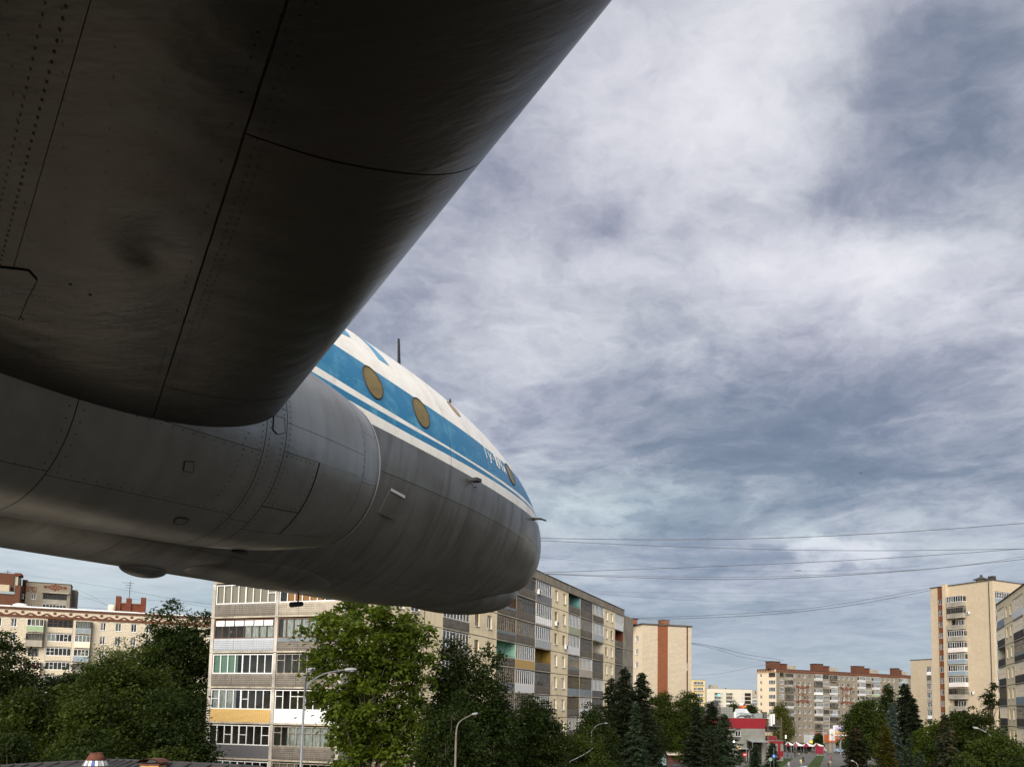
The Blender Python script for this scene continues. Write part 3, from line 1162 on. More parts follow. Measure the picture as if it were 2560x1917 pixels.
def m_glass():
    M_ = bpy.data.materials.new('window_glass')
    M_.use_nodes = True
    t = M_.node_tree
    t.nodes.clear()
    g = G(t)
    out = N(t, 'ShaderNodeOutputMaterial')
    fr = N(t, 'ShaderNodeFresnel')
    fr.inputs[0].default_value = 1.5
    gl = N(t, 'ShaderNodeBsdfGlossy')
    gl.inputs['Roughness'].default_value = .03
    tr = N(t, 'ShaderNodeBsdfTransparent')
    tr.inputs[0].default_value = (.72, .78, .76, 1)
    mx = N(t, 'ShaderNodeMixShader')
    g.put(mx.inputs[0], g.m('MULTIPLY_ADD', fr.outputs[0], 1.3, .03))
    t.links.new(tr.outputs[0], mx.inputs[1])
    t.links.new(gl.outputs[0], mx.inputs[2])
    t.links.new(mx.outputs[0], out.inputs[0])
    return M_


def m_darkpane():
    """glass of far windows: room behind reads dark, some with curtains"""
    def extra(g, tc, c, bs):
        oi = N(g.t, 'ShaderNodeObjectInfo').outputs['Random']
        x, y, z = g.sep(tc)
        n = g.noise(g.comb(g.m('MULTIPLY', x, 2.2), g.m('MULTIPLY', oi, 60.), g.m('MULTIPLY', z, .4)), 1., 2, .5)
        cu = g.mr(n, .5, .56)
        cc = g.mix(oi, (.30, .28, .25), (.16, .18, .18))
        return g.mix(g.m('MULTIPLY', cu, .5), (.016, .018, .020), cc)
    return mat('dark_window_pane', (.02, .02, .02), .08, 0, .6, extra=extra)


GLASS = m_glass()
DPANE = m_darkpane()


def sheetmat(name, base, per, vert=True, rough=.55, dirt=.3, strength=.5):
    """ribbed or boarded cladding: a periodic relief"""
    def extra(g, tc, c, bs):
        uv = N(g.t, 'ShaderNodeTexCoord').outputs['UV']
        u, v, _ = g.sep(uv)
        a = u if vert else v
        w = g.m('PINGPONG', a, per / 2)
        hgt = g.mr(w, 0, per * .12)
        n = g.noise(tc, .8, 5, .65, .4)
        st = g.noise(g.comb(g.m('MULTIPLY', u, 5.), g.m('MULTIPLY', v, .6), 0.), 1., 5, .6)
        c = g.mix(g.mr(n, .45, .75, 0, dirt), base, tuple(q * .5 for q in base))
        c = g.mix(g.mr(st, .5, .8, 0, dirt), c, tuple(q * .45 for q in base))
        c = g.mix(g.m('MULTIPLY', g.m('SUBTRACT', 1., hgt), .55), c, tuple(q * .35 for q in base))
        bump_height(g, bs, hgt, strength, .03)
        return c
    return mat(name, base, rough, 0, .3, extra=extra)


def tilemat(name, base, darkc):
    """embossed square relief of the cast balcony fronts"""
    def extra(g, tc, c, bs):
        uv = N(g.t, 'ShaderNodeTexCoord').outputs['UV']
        u, v, _ = g.sep(uv)
        a = g.m('PINGPONG', g.m('ADD', u, g.m('MULTIPLY', g.m('FLOOR', g.m('DIVIDE', v, .15)), .0)), .11)
        b = g.m('PINGPONG', v, .075)
        inside = g.m('LESS_THAN', v, .80)
        pyr = g.m('MINIMUM', g.m('MULTIPLY', a, 9.), g.m('MULTIPLY', b, 13.))
        pyr = g.m('MULTIPLY', pyr, inside)
        n = g.noise(tc, .7, 6, .7, .5)
        st = g.noise(g.comb(g.m('MULTIPLY', u, 3.), g.m('MULTIPLY', v, .8), 0.), 1., 6, .65)
        c = g.mix(g.mr(n, .42, .72, 0, .7), base, darkc)
        c = g.mix(g.mr(st, .45, .75, 0, .6), c, darkc)
        low = g.mr(v, 0.25, 0., 0, .55)  # fronts get darker towards their bottom edge
        c = g.mix(low, c, tuple(q * .4 for q in darkc))
        c = g.mix(g.m('MULTIPLY', g.mr(pyr, .25, 0.), g.m('MULTIPLY', inside, .55)), c, tuple(q * .5 for q in darkc))  # darker along the grooves of the relief
        bump_height(g, bs, pyr, .9, .05)
        return c
    return mat(name, base, .9, 0, .25, extra=extra)


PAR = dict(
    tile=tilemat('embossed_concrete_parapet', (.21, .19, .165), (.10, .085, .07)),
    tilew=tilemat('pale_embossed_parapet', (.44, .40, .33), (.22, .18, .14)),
    tileg=tilemat('painted_grey_parapet', (.40, .43, .47), (.30, .32, .35)),
    dark=tilemat('blackened_parapet', (.10, .09, .08), (.055, .047, .04)),
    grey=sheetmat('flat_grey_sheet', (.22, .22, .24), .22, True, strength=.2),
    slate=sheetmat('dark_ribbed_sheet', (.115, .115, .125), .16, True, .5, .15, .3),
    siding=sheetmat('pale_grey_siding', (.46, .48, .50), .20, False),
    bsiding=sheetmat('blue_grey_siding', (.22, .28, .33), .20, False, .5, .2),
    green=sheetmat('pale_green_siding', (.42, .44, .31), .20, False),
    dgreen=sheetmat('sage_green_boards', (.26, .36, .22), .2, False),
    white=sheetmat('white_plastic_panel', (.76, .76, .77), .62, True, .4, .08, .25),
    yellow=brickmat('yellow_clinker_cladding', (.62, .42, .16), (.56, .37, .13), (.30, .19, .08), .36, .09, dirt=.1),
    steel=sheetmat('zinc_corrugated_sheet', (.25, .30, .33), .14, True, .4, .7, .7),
    beige=sheetmat('beige_block_parapet', (.50, .43, .37), .28, False, .8),
    conc=plaster('concrete_balcony_front', (.30, .28, .24), (.14, .13, .11), .7),
    brick=SILIC, gbrick=GREYB,
    cream=plaster('cream_board_front', (.72, .62, .48), (.5, .42, .3), .3),
    blue=sheetmat('sky_blue_sheet', (.28, .36, .46), .3, False),
)


# ================================================================== facade helper
def uvize(me):
    """box-project uvs in metres so that relief and bricks have real size"""
    uvl = me.uv_layers.new(name='UVMap')
    n = len(me.loops)
    co = np.empty(len(me.vertices) * 3, 'f')
    me.vertices.foreach_get('co', co)
    co = co.reshape(-1, 3)
    li = np.empty(n, 'i')
    me.loops.foreach_get('vertex_index', li)
    nor = np.empty(len(me.polygons) * 3, 'f')
    me.polygons.foreach_get('normal', nor)
    nor = nor.reshape(-1, 3)
    tot = np.empty(len(me.polygons), 'i')
    me.polygons.foreach_get('loop_total', tot)
    nn = np.repeat(nor, tot, 0)
    p = co[li]
    hz = np.hypot(nn[:, 0], nn[:, 1])
    tx, ty = -nn[:, 1] / np.maximum(hz, 1e-6), nn[:, 0] / np.maximum(hz, 1e-6)
    u = np.where(hz > .5, p[:, 0] * tx + p[:, 1] * ty, p[:, 0])
    v = np.where(hz > .5, p[:, 2], p[:, 1])
    uvl.data.foreach_set('uv', np.stack([u, v], 1).astype('f').ravel())


class Facade:
    """vertical plane: local x along, y inward, z up"""

    def __init__(s, px, Y, vpx, flip=False):
        P = at(px, 1760, Y)
        e = Vector(((vpx - XPP) / FPX, 1, 0)).normalized()
        if e.x < 0:
            e = -e
        s.o = Vector((P.x, P.y, 0))
        s.e = e
        s.n = Vector((-e.y, e.x, 0))          # inward
        if s.n.dot(s.o) < 0:
            s.n = -s.n
        s.setM()

    def setM(s):
        # x = e, y = n, z up; keep it right-handed by swapping e if needed
        if s.e.cross(s.n).z < 0:
            s.e = -s.e
        s.M = Matrix((s.e, s.n, Vector((0, 0, 1)))).transposed().to_4x4()
        s.M.translation = s.o

    @classmethod
    def raw(cls, o, e, n):
        s = cls.__new__(cls)
        s.o, s.e, s.n = o, e, n
        s.setM()
        return s

    def uz(s, px, py):
        d = ray(px, py)
        t = (s.o - CAM).dot(s.n) / d.dot(s.n)
        P = CAM + d * t - s.o
        return P.dot(s.e), P.z

    def u(s, px, py=1650):
        return s.uz(px, py)[0]

    def z(s, px, py):
        return s.uz(px, py)[1]

    def at(s, u, y, z=0):
        return s.o + s.e * u + s.n * y + Vector((0, 0, z))


def wall_mesh(F, u0, u1, z0, z1, holes, mt, thick=.30, bands=()):
    """front sheet with real openings and their reveals. hole = (ua, ub, za, zb, depth, inner mat, back mat)"""
    mb = MB()
    us = sorted({round(q, 4) for q in [u0, u1] + [h[i] for h in holes for i in (0, 1) if u0 < h[i] < u1]})
    zs = sorted({round(q, 4) for q in [z0, z1] + [h[i] for h in holes for i in (2, 3) if z0 < h[i] < z1]})
    hs = [(h[0] - 1e-3, h[1] + 1e-3, h[2] - 1e-3, h[3] + 1e-3) for h in holes]
    for i in range(len(us) - 1):
        ins = [h for h in hs if h[0] <= us[i] and us[i + 1] <= h[1]]
        j = 0
        while j < len(zs) - 1:
            if any(h[2] <= zs[j] and zs[j + 1] <= h[3] for h in ins):
                j += 1
                continue
            k = j
            while k + 1 < len(zs) - 1 and not any(h[2] <= zs[k + 1] and zs[k + 2] <= h[3] for h in ins):
                k += 1
            mb.face([F.at(us[i], 0, zs[j]), F.at(us[i + 1], 0, zs[j]), F.at(us[i + 1], 0, zs[k + 1]), F.at(us[i], 0, zs[k + 1])], mt)
            j = k + 1
    for h in holes:
        a, b, c, d, dep = h[:5]
        im = h[5] if len(h) > 5 and h[5] else mt
        bm = h[6] if len(h) > 6 and h[6] else DARKI
        q = lambda u, y, z: F.at(u, y, z)
        mb.face([q(a, 0, c), q(a, dep, c), q(a, dep, d), q(a, 0, d)], im)
        mb.face([q(b, 0, d), q(b, dep, d), q(b, dep, c), q(b, 0, c)], im)
        mb.face([q(a, 0, d), q(a, dep, d), q(b, dep, d), q(b, 0, d)], im)
        mb.face([q(b, 0, c), q(b, dep, c), q(a, dep, c), q(a, 0, c)], im)
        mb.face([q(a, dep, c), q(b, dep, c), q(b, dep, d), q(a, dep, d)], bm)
    return mb


def build_wall(mb, parent, name='wall', **k):
    me = mb.data(name)
    uvize(me)
    o = bpy.data.objects.new(name, me)
    col.objects.link(o)
    adopt(o, parent)
    return tag(o, **k)


def shell(F, u0, u1, dep, z1, mt, parent, roof=True, left=True, right=True, name='wall', z0=0):
    """the remaining sides and the roof of a block behind a facade"""
    mb = MB()
    q = F.at
    if left:
        mb.face([q(u0, dep, z0), q(u0, 0, z0), q(u0, 0, z1), q(u0, dep, z1)], mt)
    if right:
        mb.face([q(u1, 0, z0), q(u1, dep, z0), q(u1, dep, z1), q(u1, 0, z1)], mt)
    mb.face([q(u1, dep, z0), q(u0, dep, z0), q(u0, dep, z1), q(u1, dep, z1)], mt)
    build_wall(mb, parent, name)
    if roof:
        mb = MB()
        mb.mesh([q(u0 - .05, -.08, z1), q(u1 + .05, -.08, z1), q(u1 + .05, dep + .08, z1), q(u0 - .05, dep + .08, z1),
                 q(u0 - .05, -.08, z1 + .12), q(u1 + .05, -.08, z1 + .12), q(u1 + .05, dep + .08, z1 + .12), q(u0 - .05, dep + .08, z1 + .12)],
                [(3, 2, 1, 0), (4, 5, 6, 7), (0, 1, 5, 4), (1, 2, 6, 5), (2, 3, 7, 6), (3, 0, 4, 7)], ROOFM)
        mb.build('roof', ROOFM, parent)


CACHE = {}
FARFW = .06


def frame_mesh(w, h, n, fm, trans=0.0, fw=.06, th=.05, thick_every=0, seed=0, tilt=()):
    """glazing frame w x h centred on x, bottom at z=0, n lights; returns (frame mesh, pane mesh)"""
    w, h = round(w, 1), round(h, 1)
    key = (w, h, n, fm.name, trans, fw, thick_every, seed, tilt)
    if key in CACHE:
        return CACHE[key]
    mb = MB()
    mb.box(-w / 2, w / 2, -th / 2, th / 2, 0, fw * 1.2, fm)
    mb.box(-w / 2, w / 2, -th / 2, th / 2, h - fw, h, fm)
    mb.box(-w / 2, -w / 2 + fw, -th / 2, th / 2, fw * 1.2, h - fw, fm)
    mb.box(w / 2 - fw, w / 2, -th / 2, th / 2, fw * 1.2, h - fw, fm)
    rnd = random.Random(seed * 13 + n)
    step = (w - fw) / n
    for i in range(1, n):
        k = 1.7 if thick_every and i % thick_every == 0 else 1.0
        jit = rnd.uniform(-.03, .03) * step if seed >= 100 else 0
        x = -w / 2 + fw / 2 + i * step + jit
        mb.box(x - fw / 2 * k, x + fw / 2 * k, -th / 2 - .002 * (k - 1), th / 2, fw * 1.2, h - fw, fm)
    if trans:
        if trans > 0:
            for i in range(n):
                if rnd.random() < .9:
                    x = -w / 2 + fw / 2 + i * step
                    mb.box(x + fw / 2, x + step - fw / 2, -th / 2 + .005, th / 2 - .005, h * trans, h * trans + fw * .8, fm)
        else:                                   # only some lights carry a bar
            for i in range(n):
                if rnd.random() < .22:
                    x = -w / 2 + fw / 2 + i * step
                    mb.box(x + fw / 2, x + step - fw / 2, -th / 2 + .005, th / 2 - .005, h * -trans, h * -trans + fw * .8, fm)
    for i in tilt:
        x = -w / 2 + fw / 2 + i * step
        mb.mesh([(x + .06, -.05, .08), (x + .12, -.05, .08), (x + .24, -.22, h - .1), (x + .18, -.22, h - .1),
                 (x + .06, -.01, .08), (x + .12, -.01, .08), (x + .24, -.18, h - .1), (x + .18, -.18, h - .1)],
                [(0, 1, 2, 3), (7, 6, 5, 4), (0, 4, 5, 1), (1, 5, 6, 2), (2, 6, 7, 3), (3, 7, 4, 0)], fm)
    pn = MB()
    pn.face([(-step / 2 + fw / 2, 0, 0), (step / 2 - fw / 2, 0, 0), (step / 2 - fw / 2, 0, h - fw * 2.2), (-step / 2 + fw / 2, 0, h - fw * 2.2)])
    pall = MB()
    pall.face([(-w / 2 + fw * .9, .012, fw), (w / 2 - fw * .9, .012, fw), (w / 2 - fw * .9, .012, h - fw * .9), (-w / 2 + fw * .9, .012, h - fw * .9)])
    CACHE[key] = (mb.data('glazing_frame', fm), pn, pall, step, w, h, fw)
    return CACHE[key]


PANED = {}


def pane_data(kind, key, pmb, mt):
    k = (kind, key, mt.name)
    if k not in PANED:
        PANED[k] = pmb.data('pane', mt)
    return PANED[k]


def window(parent, F, u, z, w, h, n=2, fm=None, y=.10, near=False, pane=None, sub=False, name='window', trans=-.62, curtain=None, seed=0, thick=0, tilt=(), sill=True):
    """window whose centre is at u, bottom at z. near: every pane is its own sub-part"""
    fm = fm or WPVC
    me, pn, pall, step, w_, h_, fw = frame_mesh(w, h, n, fm, trans, (.06 if near else FARFW), .06, thick, seed, tilt)
    M = F.M @ Matrix.Translation((u, y, z)) @ Matrix.Diagonal((w / w_, 1, h / h_, 1))
    o = place(name, me, parent, M)
    pane = pane or (GLASS if near else DPANE)
    if near:
        for i in range(n):
            x = -w_ / 2 + fw / 2 + (i + .5) * step
            place('pane', pane_data('one', (round(step, 3), h_, fw), pn, pane), o, Matrix.Translation((x, .012, fw * 1.1)), keep=False)
    else:
        place('pane', pane_data('all', (w_, h_, fw), pall, pane), o, None, keep=False)
    if curtain:
        cm, c0, c1, top = curtain
        key = ('curt', w_, h_, cm.name, c0, c1, top)
        if key not in PANED:
            q = MB()
            k = 24
            xs = [-w_ / 2 + fw + (w_ - 2 * fw) * (c0 + (c1 - c0) * i / k) for i in range(k + 1)]
            q.grid([[(x, .12 + .03 * math.sin(x * 23), zz) for x in xs] for zz in (h_ * top, h_ - fw)], cm)
            PANED[key] = q.data('curtain', cm)
        place('curtain', PANED[key], o, None, keep=False)
    return o


def sill_part(parent, F, u, z, w, mt=None):
    key = ('sill', round(w, 1))
    if key not in PANED:
        q = MB()
        ww = round(w, 1)
        q.box(-ww / 2 - .05, ww / 2 + .05, -.12, .10, -.06, .0, WPVC)
        PANED[key] = q.data('window_sill', WPVC)
    place('window_sill', PANED[key], parent, F.M @ Matrix.Translation((u, 0, z)))


def box_part(name, parent, F, u0, u1, y0, y1, z0, z1, mt, **k):
    mb = MB()
    mb.box(u0, u1, y0, y1, z0, z1, mt, F.M)
    me = mb.data(name)
    uvize(me)
    o = bpy.data.objects.new(name, me)
    col.objects.link(o)
    adopt(o, parent)
    return tag(o, **k)


def ac_unit(F, u, z, label, y=-.35):
    o = empty('air_conditioner', F.at(u, y, z), label, 'air conditioner', 'air conditioners on the house walls')
    mb = MB()
    mb.box(u - .42, u + .42, y, y + .28, z, z + .58, WPVC, F.M)
    mb.box(u - .38, u - .34, y + .28, y + .35, z - .05, z + .05, BLACK, F.M)
    mb.box(u + .34, u + .38, y + .28, y + .35, z - .05, z + .05, BLACK, F.M)
    mb.build('casing', WPVC, o)
    mb = MB()
    mb.lathe([(.02, 0), (.22, 0), (.23, .015), (.2, .02), (.02, .02)], 16, BLACK, F.M @ Matrix.Translation((u - .08, y - .02, z + .29)) @ Matrix.Rotation(R(90), 4, 'X'))
    mb.build('fan_grille', BLACK, o)


CREAMF_LIT = mat('lit_cream_frame', (.80, .72, .58), .5, 0, .3)  # white frames tinted cream: sunlight painted into the right edge house
CREAM_LIT = plaster('lit_cream_panel', (.90, .75, .50), (.55, .44, .30), .30)  # brighter copy of the cream panel paint, sunlight put into its colour
LOGP = [GLASS]
FRM = {'w': WPVC, 'y': CREAMF_LIT, 'b': BRWOOD, 'g': GRWOOD, 'd': DKWOOD}


def loggia(B, F, ua, ub, zf, style, near=False, H=2.8, ph=1.08, rs=None, proj=0.0, holes=None):
    """recessed or boxed-out balcony. style = 'frame:parapet[:options]'"""
    fr, pa = style.split(':')[:2]
    opt = style.split(':')[2] if style.count(':') > 1 else ''
    w = ub - ua
    uc = (ua + ub) / 2
    y0 = -proj
    slab_t = .12
    par = PAR[pa]
    # part: the slab; sub-parts: front, frame panes
    mb = MB()
    mb.box(ua + .002, ub - .002, y0 - .05, 1.0 if holes is None else .9, zf - .02, zf + slab_t, CONCRETE2, F.M)
    me = mb.data('balcony')
    uvize(me)
    L = bpy.data.objects.new('balcony', me)
    col.objects.link(L)
    adopt(L, B)
    full = 'F' in opt
    phh = ph
    nseg = 3 if near and pa not in ('yellow', 'slate', 'white') else 1
    if pa == 'white' and near:
        nseg = 8
    for k in range(nseg):
        a = ua + .03 + (w - .06) * k / nseg
        b = ua + .03 + (w - .06) * (k + 1) / nseg
        mb = MB()
        M2 = F.M @ Matrix.Translation((0, y0, zf + slab_t))
        mb.box(a + .008, b - .008, -.03 if k % 2 else -.034, .07, 0, phh - slab_t, par)
        me = mb.data('parapet')
        uvize(me)
        place('parapet', me, L, M2)
    if proj:
        for a in (ua + .03, ub - .10):
            mb = MB()
            mb.box(a, a + .07, y0 + .07, -.003, zf + slab_t, zf + phh, par, F.M)
            me = mb.data('parapet')
            uvize(me)
            place('parapet', me, L, None)
    if 'S' in opt:                              # zinc strip over the parapet
        mb = MB()
        mb.box(ua + .03, ub - .03, y0 - .05, y0 + .02, zf + phh - .28, zf + phh, PAR['steel'], F.M)
        mb.build('zinc_strip', PAR['steel'], L)
    if fr != 'o':
        gh = H - phh - .12
        z = zf + phh
        n = max(3, int(round(w / (.72 if near else .68))))
        if 'n' in opt:
            n = int(opt[opt.index('n') + 1])
        fm = FRM[fr]
        old = fr in 'gd'
        if full:
            z0_, gh = zf + .2, H - .35
            window(L, F, uc, z0_, w - .08, gh, n, fm, y=y0 - .045, near=near, trans=.42, curtain=(CURTW, 0, 1, .0))
        else:
            cur = None
            if 'c' in opt:
                cur = (CURT, 0, 1, .0)
            elif 'k' in opt:
                cur = (CURTW, .05, .95, .0)
            elif 'R' in opt:
                cur = (CURTR, .1, .9, .0)
            elif 'G' in opt:
                cur = (CURTG, .0, .4, .0)
            elif 'O' in opt:
                cur = (CURTO, .1, .7, .0)
            elif rs is not None and rs.random() < .45:
                cur = (rs.choice([CURTW, CURT, CURTW]), *rs.choice([(0, .4), (.5, 1), (.2, .9)]), .0)
            tilt = tuple(int(c) for c in opt[opt.index('t') + 1:] if c.isdigit()) if 't' in opt else ()
            if near:
                window(L, F, uc, z, w - .08, gh, n, fm, y=y0 + .02, near=True, curtain=cur, trans=(.66 if old or 'T' in opt else -.5), seed=(100 + int(zf) % 3 if old else int(zf * 3 + ua) % 7), thick=(4 if fr == 'w' and 'T' not in opt else 0), tilt=tilt)
            else:
                window(L, F, uc, z, w - .08, gh, n + (2 if old else 0), fm, y=y0 + .02, near=False, pane=LOGP[0], curtain=cur, trans=(.66 if old else -.5), seed=(102 if old else int(zf + ua) % 5))
            if 'B' in opt:                      # rolled blinds across the top lights
                for k in range(6):
                    a = ua + .12 + (w - .24) * k / 6
                    q = MB()
                    for j in range(5):
                        q.box(a + .05, a + (w - .24) / 6 - .05, y0 - .03, y0 - .018, zf + H - .22 - .085 * (j + 1), zf + H - .22 - .085 * j - .012, WPVC, F.M)
                    q.build('roller_blind', WPVC, L)
        if proj:                                # return glazing on both sides
            for a in (ua + .04, ub - .08):
                mb = MB()
                mb.box(a, a + .04, y0 + .06, -.003, z, z + .08, fm, F.M)
                mb.box(a, a + .04, y0 + .06, -.003, z + gh - .08, z + gh, fm, F.M)
                mb.build('side_frame', fm, L)
                mb = MB()
                mb.box(a + .015, a + .025, y0 + .06, -.003, z + .08, z + gh - .08, DPANE, F.M)
                mb.build('side_pane', DPANE, L)
            mb = MB()
            mb.box(ua, ub, y0 - .06, -.003, z + gh, z + gh + .09, CONCRETE2, F.M)
            mb.build('canopy', CONCRETE2, L)
    else:
        mb = MB()
        mb.box(ua + .05, ub - .05, y0 + .0, y0 + .04, zf + phh + .15, zf + phh + .19, BLACK, F.M)
        mb.build('handrail', BLACK, L)
    return L


CONCRETE2 = plaster('weathered_slab_edge', (.42, .38, .30), (.12, .10, .085), .9)


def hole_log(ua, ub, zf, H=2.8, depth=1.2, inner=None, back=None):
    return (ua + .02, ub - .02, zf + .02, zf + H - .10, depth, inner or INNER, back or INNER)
# ================================================================== buildings
def cv(ox, oy, k):
    return lambda x, y: (ox + x / k, oy + y / k)


c3 = cv(1050, 1400, 3.2033)
cR = cv(2060, 1400, 3.204)
cN5 = cv(500, 1420, 5.914)
cN6 = cv(500, 1640, 5.978)
cF = cv(1880, 1640, 5.978)
cL = cv(0, 1420, 5.52)
cT = cv(1600, 1400, 3.204)
cS = cv(1780, 1740, 9.355)
c17 = cv(1700, 1560, 4.638)
cM = cv(1960, 1760, 7.9)
cR4 = cv(2360, 1440, 3.47)


def side_wall(P, d, ln, z1, mt, parent, z0=0):
    mb = MB()
    Q = P + d * ln
    mb.face([(P.x, P.y, z0), (Q.x, Q.y, z0), (Q.x, Q.y, z1), (P.x, P.y, z1)], mt)
    build_wall(mb, parent)


def stroke(mb, F, pts, w, mt, y=-.04, th=.05):
    for i in range(len(pts) - 1):
        a, b = Vector((pts[i][0], 0, pts[i][1])), Vector((pts[i + 1][0], 0, pts[i + 1][1]))
        d = (b - a)
        if d.length < 1e-6:
            continue
        d.normalize()
        s = Vector((-d.z, 0, d.x)) * w / 2
        a2, b2 = a - d * w / 2, b + d * w / 2
        q = [a2 - s, b2 - s, b2 + s, a2 + s]
        vs = [F.M @ Vector((p.x, y + .001 * i % .01, p.z)) for p in q] + [F.M @ Vector((p.x, y + th, p.z)) for p in q]
        mb.mesh(vs, [(0, 1, 2, 3), (0, 4, 5, 1), (1, 5, 6, 2), (2, 6, 7, 3), (3, 7, 4, 0)], mt)


REDS = brickmat('orange_red_brick', (.24, .082, .034), (.19, .062, .027), (.12, .05, .03), .5, .28)
# ---------------------------------------------------------------- 1. long panel house in the middle
rs = random.Random(5)
FL = Facade(1378, 106, 2123)
zj = [FL.z(1376, y) for y in (1792.9, 1736.8, 1680.7, 1625.8)]
Hs = (zj[3] - zj[0]) / 3
Z0 = zj[0]                      # floor of the 6th row from the top
LEV = [Z0 + Hs * (5 - k) for k in range(10)]
UL = lambda x, y=560: FL.u(*c3(x, y))
u_end = UL(1630, 500)
u_st = FL.u(872, 1760)
ROOF = FL.z(1376, 1443)
FE = Facade.raw(FL.at(u_st, 0), Vector((FL.n.x * -1, FL.n.y * -1, 0)), FL.e.copy())
house = empty('apartment_block', FL.at(u_st, 6), 'long cream panel apartment block with a patchwork of glazed loggias', 'apartment block')
cols = []      # (ua, ub, {row: style})
A_ = {1: 'w:tile', 2: 'w:tile:k', 3: 'w:tile:G', 4: 'w:white', 5: 'd:tile', 6: 'g:tile', 7: 'w:tile'}
B1 = {0: 'd:tile', 1: 'b:tile:S', 2: 'g:tile:cS', 3: 'o:tile:M', 4: 'g:grey', 5: 'g:tile', 6: 'w:tile', 7: 'd:tile'}
B2 = {0: 'd:tile', 1: 'd:tile:k', 2: 'g:tile:c', 3: 'w:yellow:c', 4: 'w:white:c', 5: 'g:tile', 6: 'w:grey', 7: 'g:tile'}
B3 = {0: 'w:grey:k', 1: 'w:white:F', 2: 'w:siding:k', 3: 'o:tile:O', 4: 'd:tile', 5: 'w:green:G', 6: 'g:tile', 7: 'g:tile'}
C1 = {0: 'o:tile:T', 1: 'w:green:k', 2: 'w:white', 3: 'g:tile:kS', 4: 'd:steel', 5: 'd:tile', 6: 'w:tile', 7: 'g:tile'}
C2 = {0: 'd:tile', 1: 'g:tile', 2: 'd:tile', 3: 'w:beige:c', 4: 'd:steel', 5: 'w:white', 6: 'w:tile', 7: 'g:tile'}
C3 = {0: 'w:tile:k', 1: 'w:siding:k', 2: 'o:tile:P', 3: 'd:tile', 4: 'w:slate', 5: 'd:tile', 6: 'g:tile', 7: 'g:tile'}
D_ = {0: 'w:white:k', 1: 'o:tile:B', 2: 'd:tile', 3: 'd:tile', 4: 'd:tile', 5: 'w:tile', 6: 'g:tile', 7: 'g:tile'}
for xa, xb, tab, y in ((182, 395, A_, 520), (615, 767, B1, 560), (769, 921, B2, 560), (924, 1050, B3, 560), (1187, 1281, C1, 500), (1284, 1380, C2, 500),
                       (1384, 1470, C3, 500), (1562, 1628, D_, 530)):
    cols.append((UL(xa, y), UL(xb, y), tab))
holes = []
for ua, ub, tab in cols:
    for k in range(8):
        st = tab.get(k)
        if st:
            o_ = st.split(':')
            inner = None
            if o_[0] == 'o':
                inner = {'M': MINT, 'O': OCHRE, 'T': TEALI, 'P': PALEW, 'B': REDP}[o_[2]]
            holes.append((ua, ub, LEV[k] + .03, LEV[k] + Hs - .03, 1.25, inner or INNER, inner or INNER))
wcols = [(UL(440, 490), UL(476, 490)), (UL(540, 490), UL(577, 490)), (UL(1078, 560), UL(1101, 560)), (UL(1142, 560), UL(1165, 560)),
         (UL(1485, 560), UL(1503, 560)), (UL(1527, 560), UL(1545, 560)), (FL.u(1018, 1830), FL.u(1041, 1830)), (FL.u(982, 1860), FL.u(999, 1860))]
for a, b in wcols:
    for k in range(9):
        holes.append((a, b, LEV[k] + .95, LEV[k] + 2.35, .42, None, DARKI))
build_wall(wall_mesh(FL, u_st, u_end, 0, ROOF - .95, holes, CREAM), house)
# roof edge panels
eg = [u_st] + [c for c in (UL(182, 520), UL(395, 520), UL(615, 560), UL(769, 560), UL(922, 560), UL(1062, 300), UL(1190, 300), UL(1290, 300), UL(1387, 300), UL(1474, 300), UL(1562, 400))] + [u_end]
for i in range(len(eg) - 1):
    box_part('parapet_panel', house, FL, eg[i] + .02, eg[i + 1] - .02, -.14 if i % 2 else -.12, .2, ROOF - .95, ROOF + .015 * (i % 3), PARAPW)
box_part('roof_edge_flashing', house, FL, u_st - .1, u_end + .1, -.2, .3, ROOF + .04, ROOF + .11, SEAM)
box_part('roof', house, FL, u_st, u_end, .31, 12, ROOF - .9, ROOF - .5, ROOFM)
# horizontal and vertical mastic joints between panels
mb = MB()
segs = []
ex = sorted([(c[0], c[1]) for c in cols])
cur = u_st
for a, b in ex:
    if a - cur > .6:
        segs.append((cur, a))
    cur = b
if u_end - cur > .3:
    segs.append((cur, u_end))
for a, b in segs:
    for k in range(-1, 9):
        z = LEV[0] + Hs if k < 0 else LEV[k]
        n_ = max(2, int((b - a) / 1.5))
        mb = MB()
        stroke(mb, FL, [(a + (b - a) * i / n_, z + rs.uniform(-.03, .03)) for i in range(n_ + 1)], .09, JOINT, -.008, .02)
        mb.build('panel_joint', JOINT, house)
for q_ in (FL.u(1056, 1700), FL.u(935, 1760)):
    mb = MB()
    stroke(mb, FL, [(q_, 0), (q_ + .02, ROOF - 1)], .12, JOINT, -.012, .02)
    mb.build('panel_joint', JOINT, house)
for ua, ub, tab in cols:
    for k, st in tab.items():
        if k < 8:
            st_ = ':'.join(st.split(':')[:2]) + ':' + (st.split(':')[2] if st.split(':')[0] != 'o' and st.count(':') > 1 else '')
            loggia(house, FL, ua, ub, LEV[k], st_, near=False, H=Hs, rs=rs)
    for e_ in (ua, ub):
        pass
for wi, (a, b) in enumerate(wcols):
    for k in range(9):
        window(house, FL, (a + b) / 2, LEV[k] + .95, b - a - .02, 1.4, 2, WPVC if rs.random() < .75 else GRWOOD, y=.14, trans=-.6)
        sill_part(house, FL, (a + b) / 2, LEV[k] + .95, b - a)
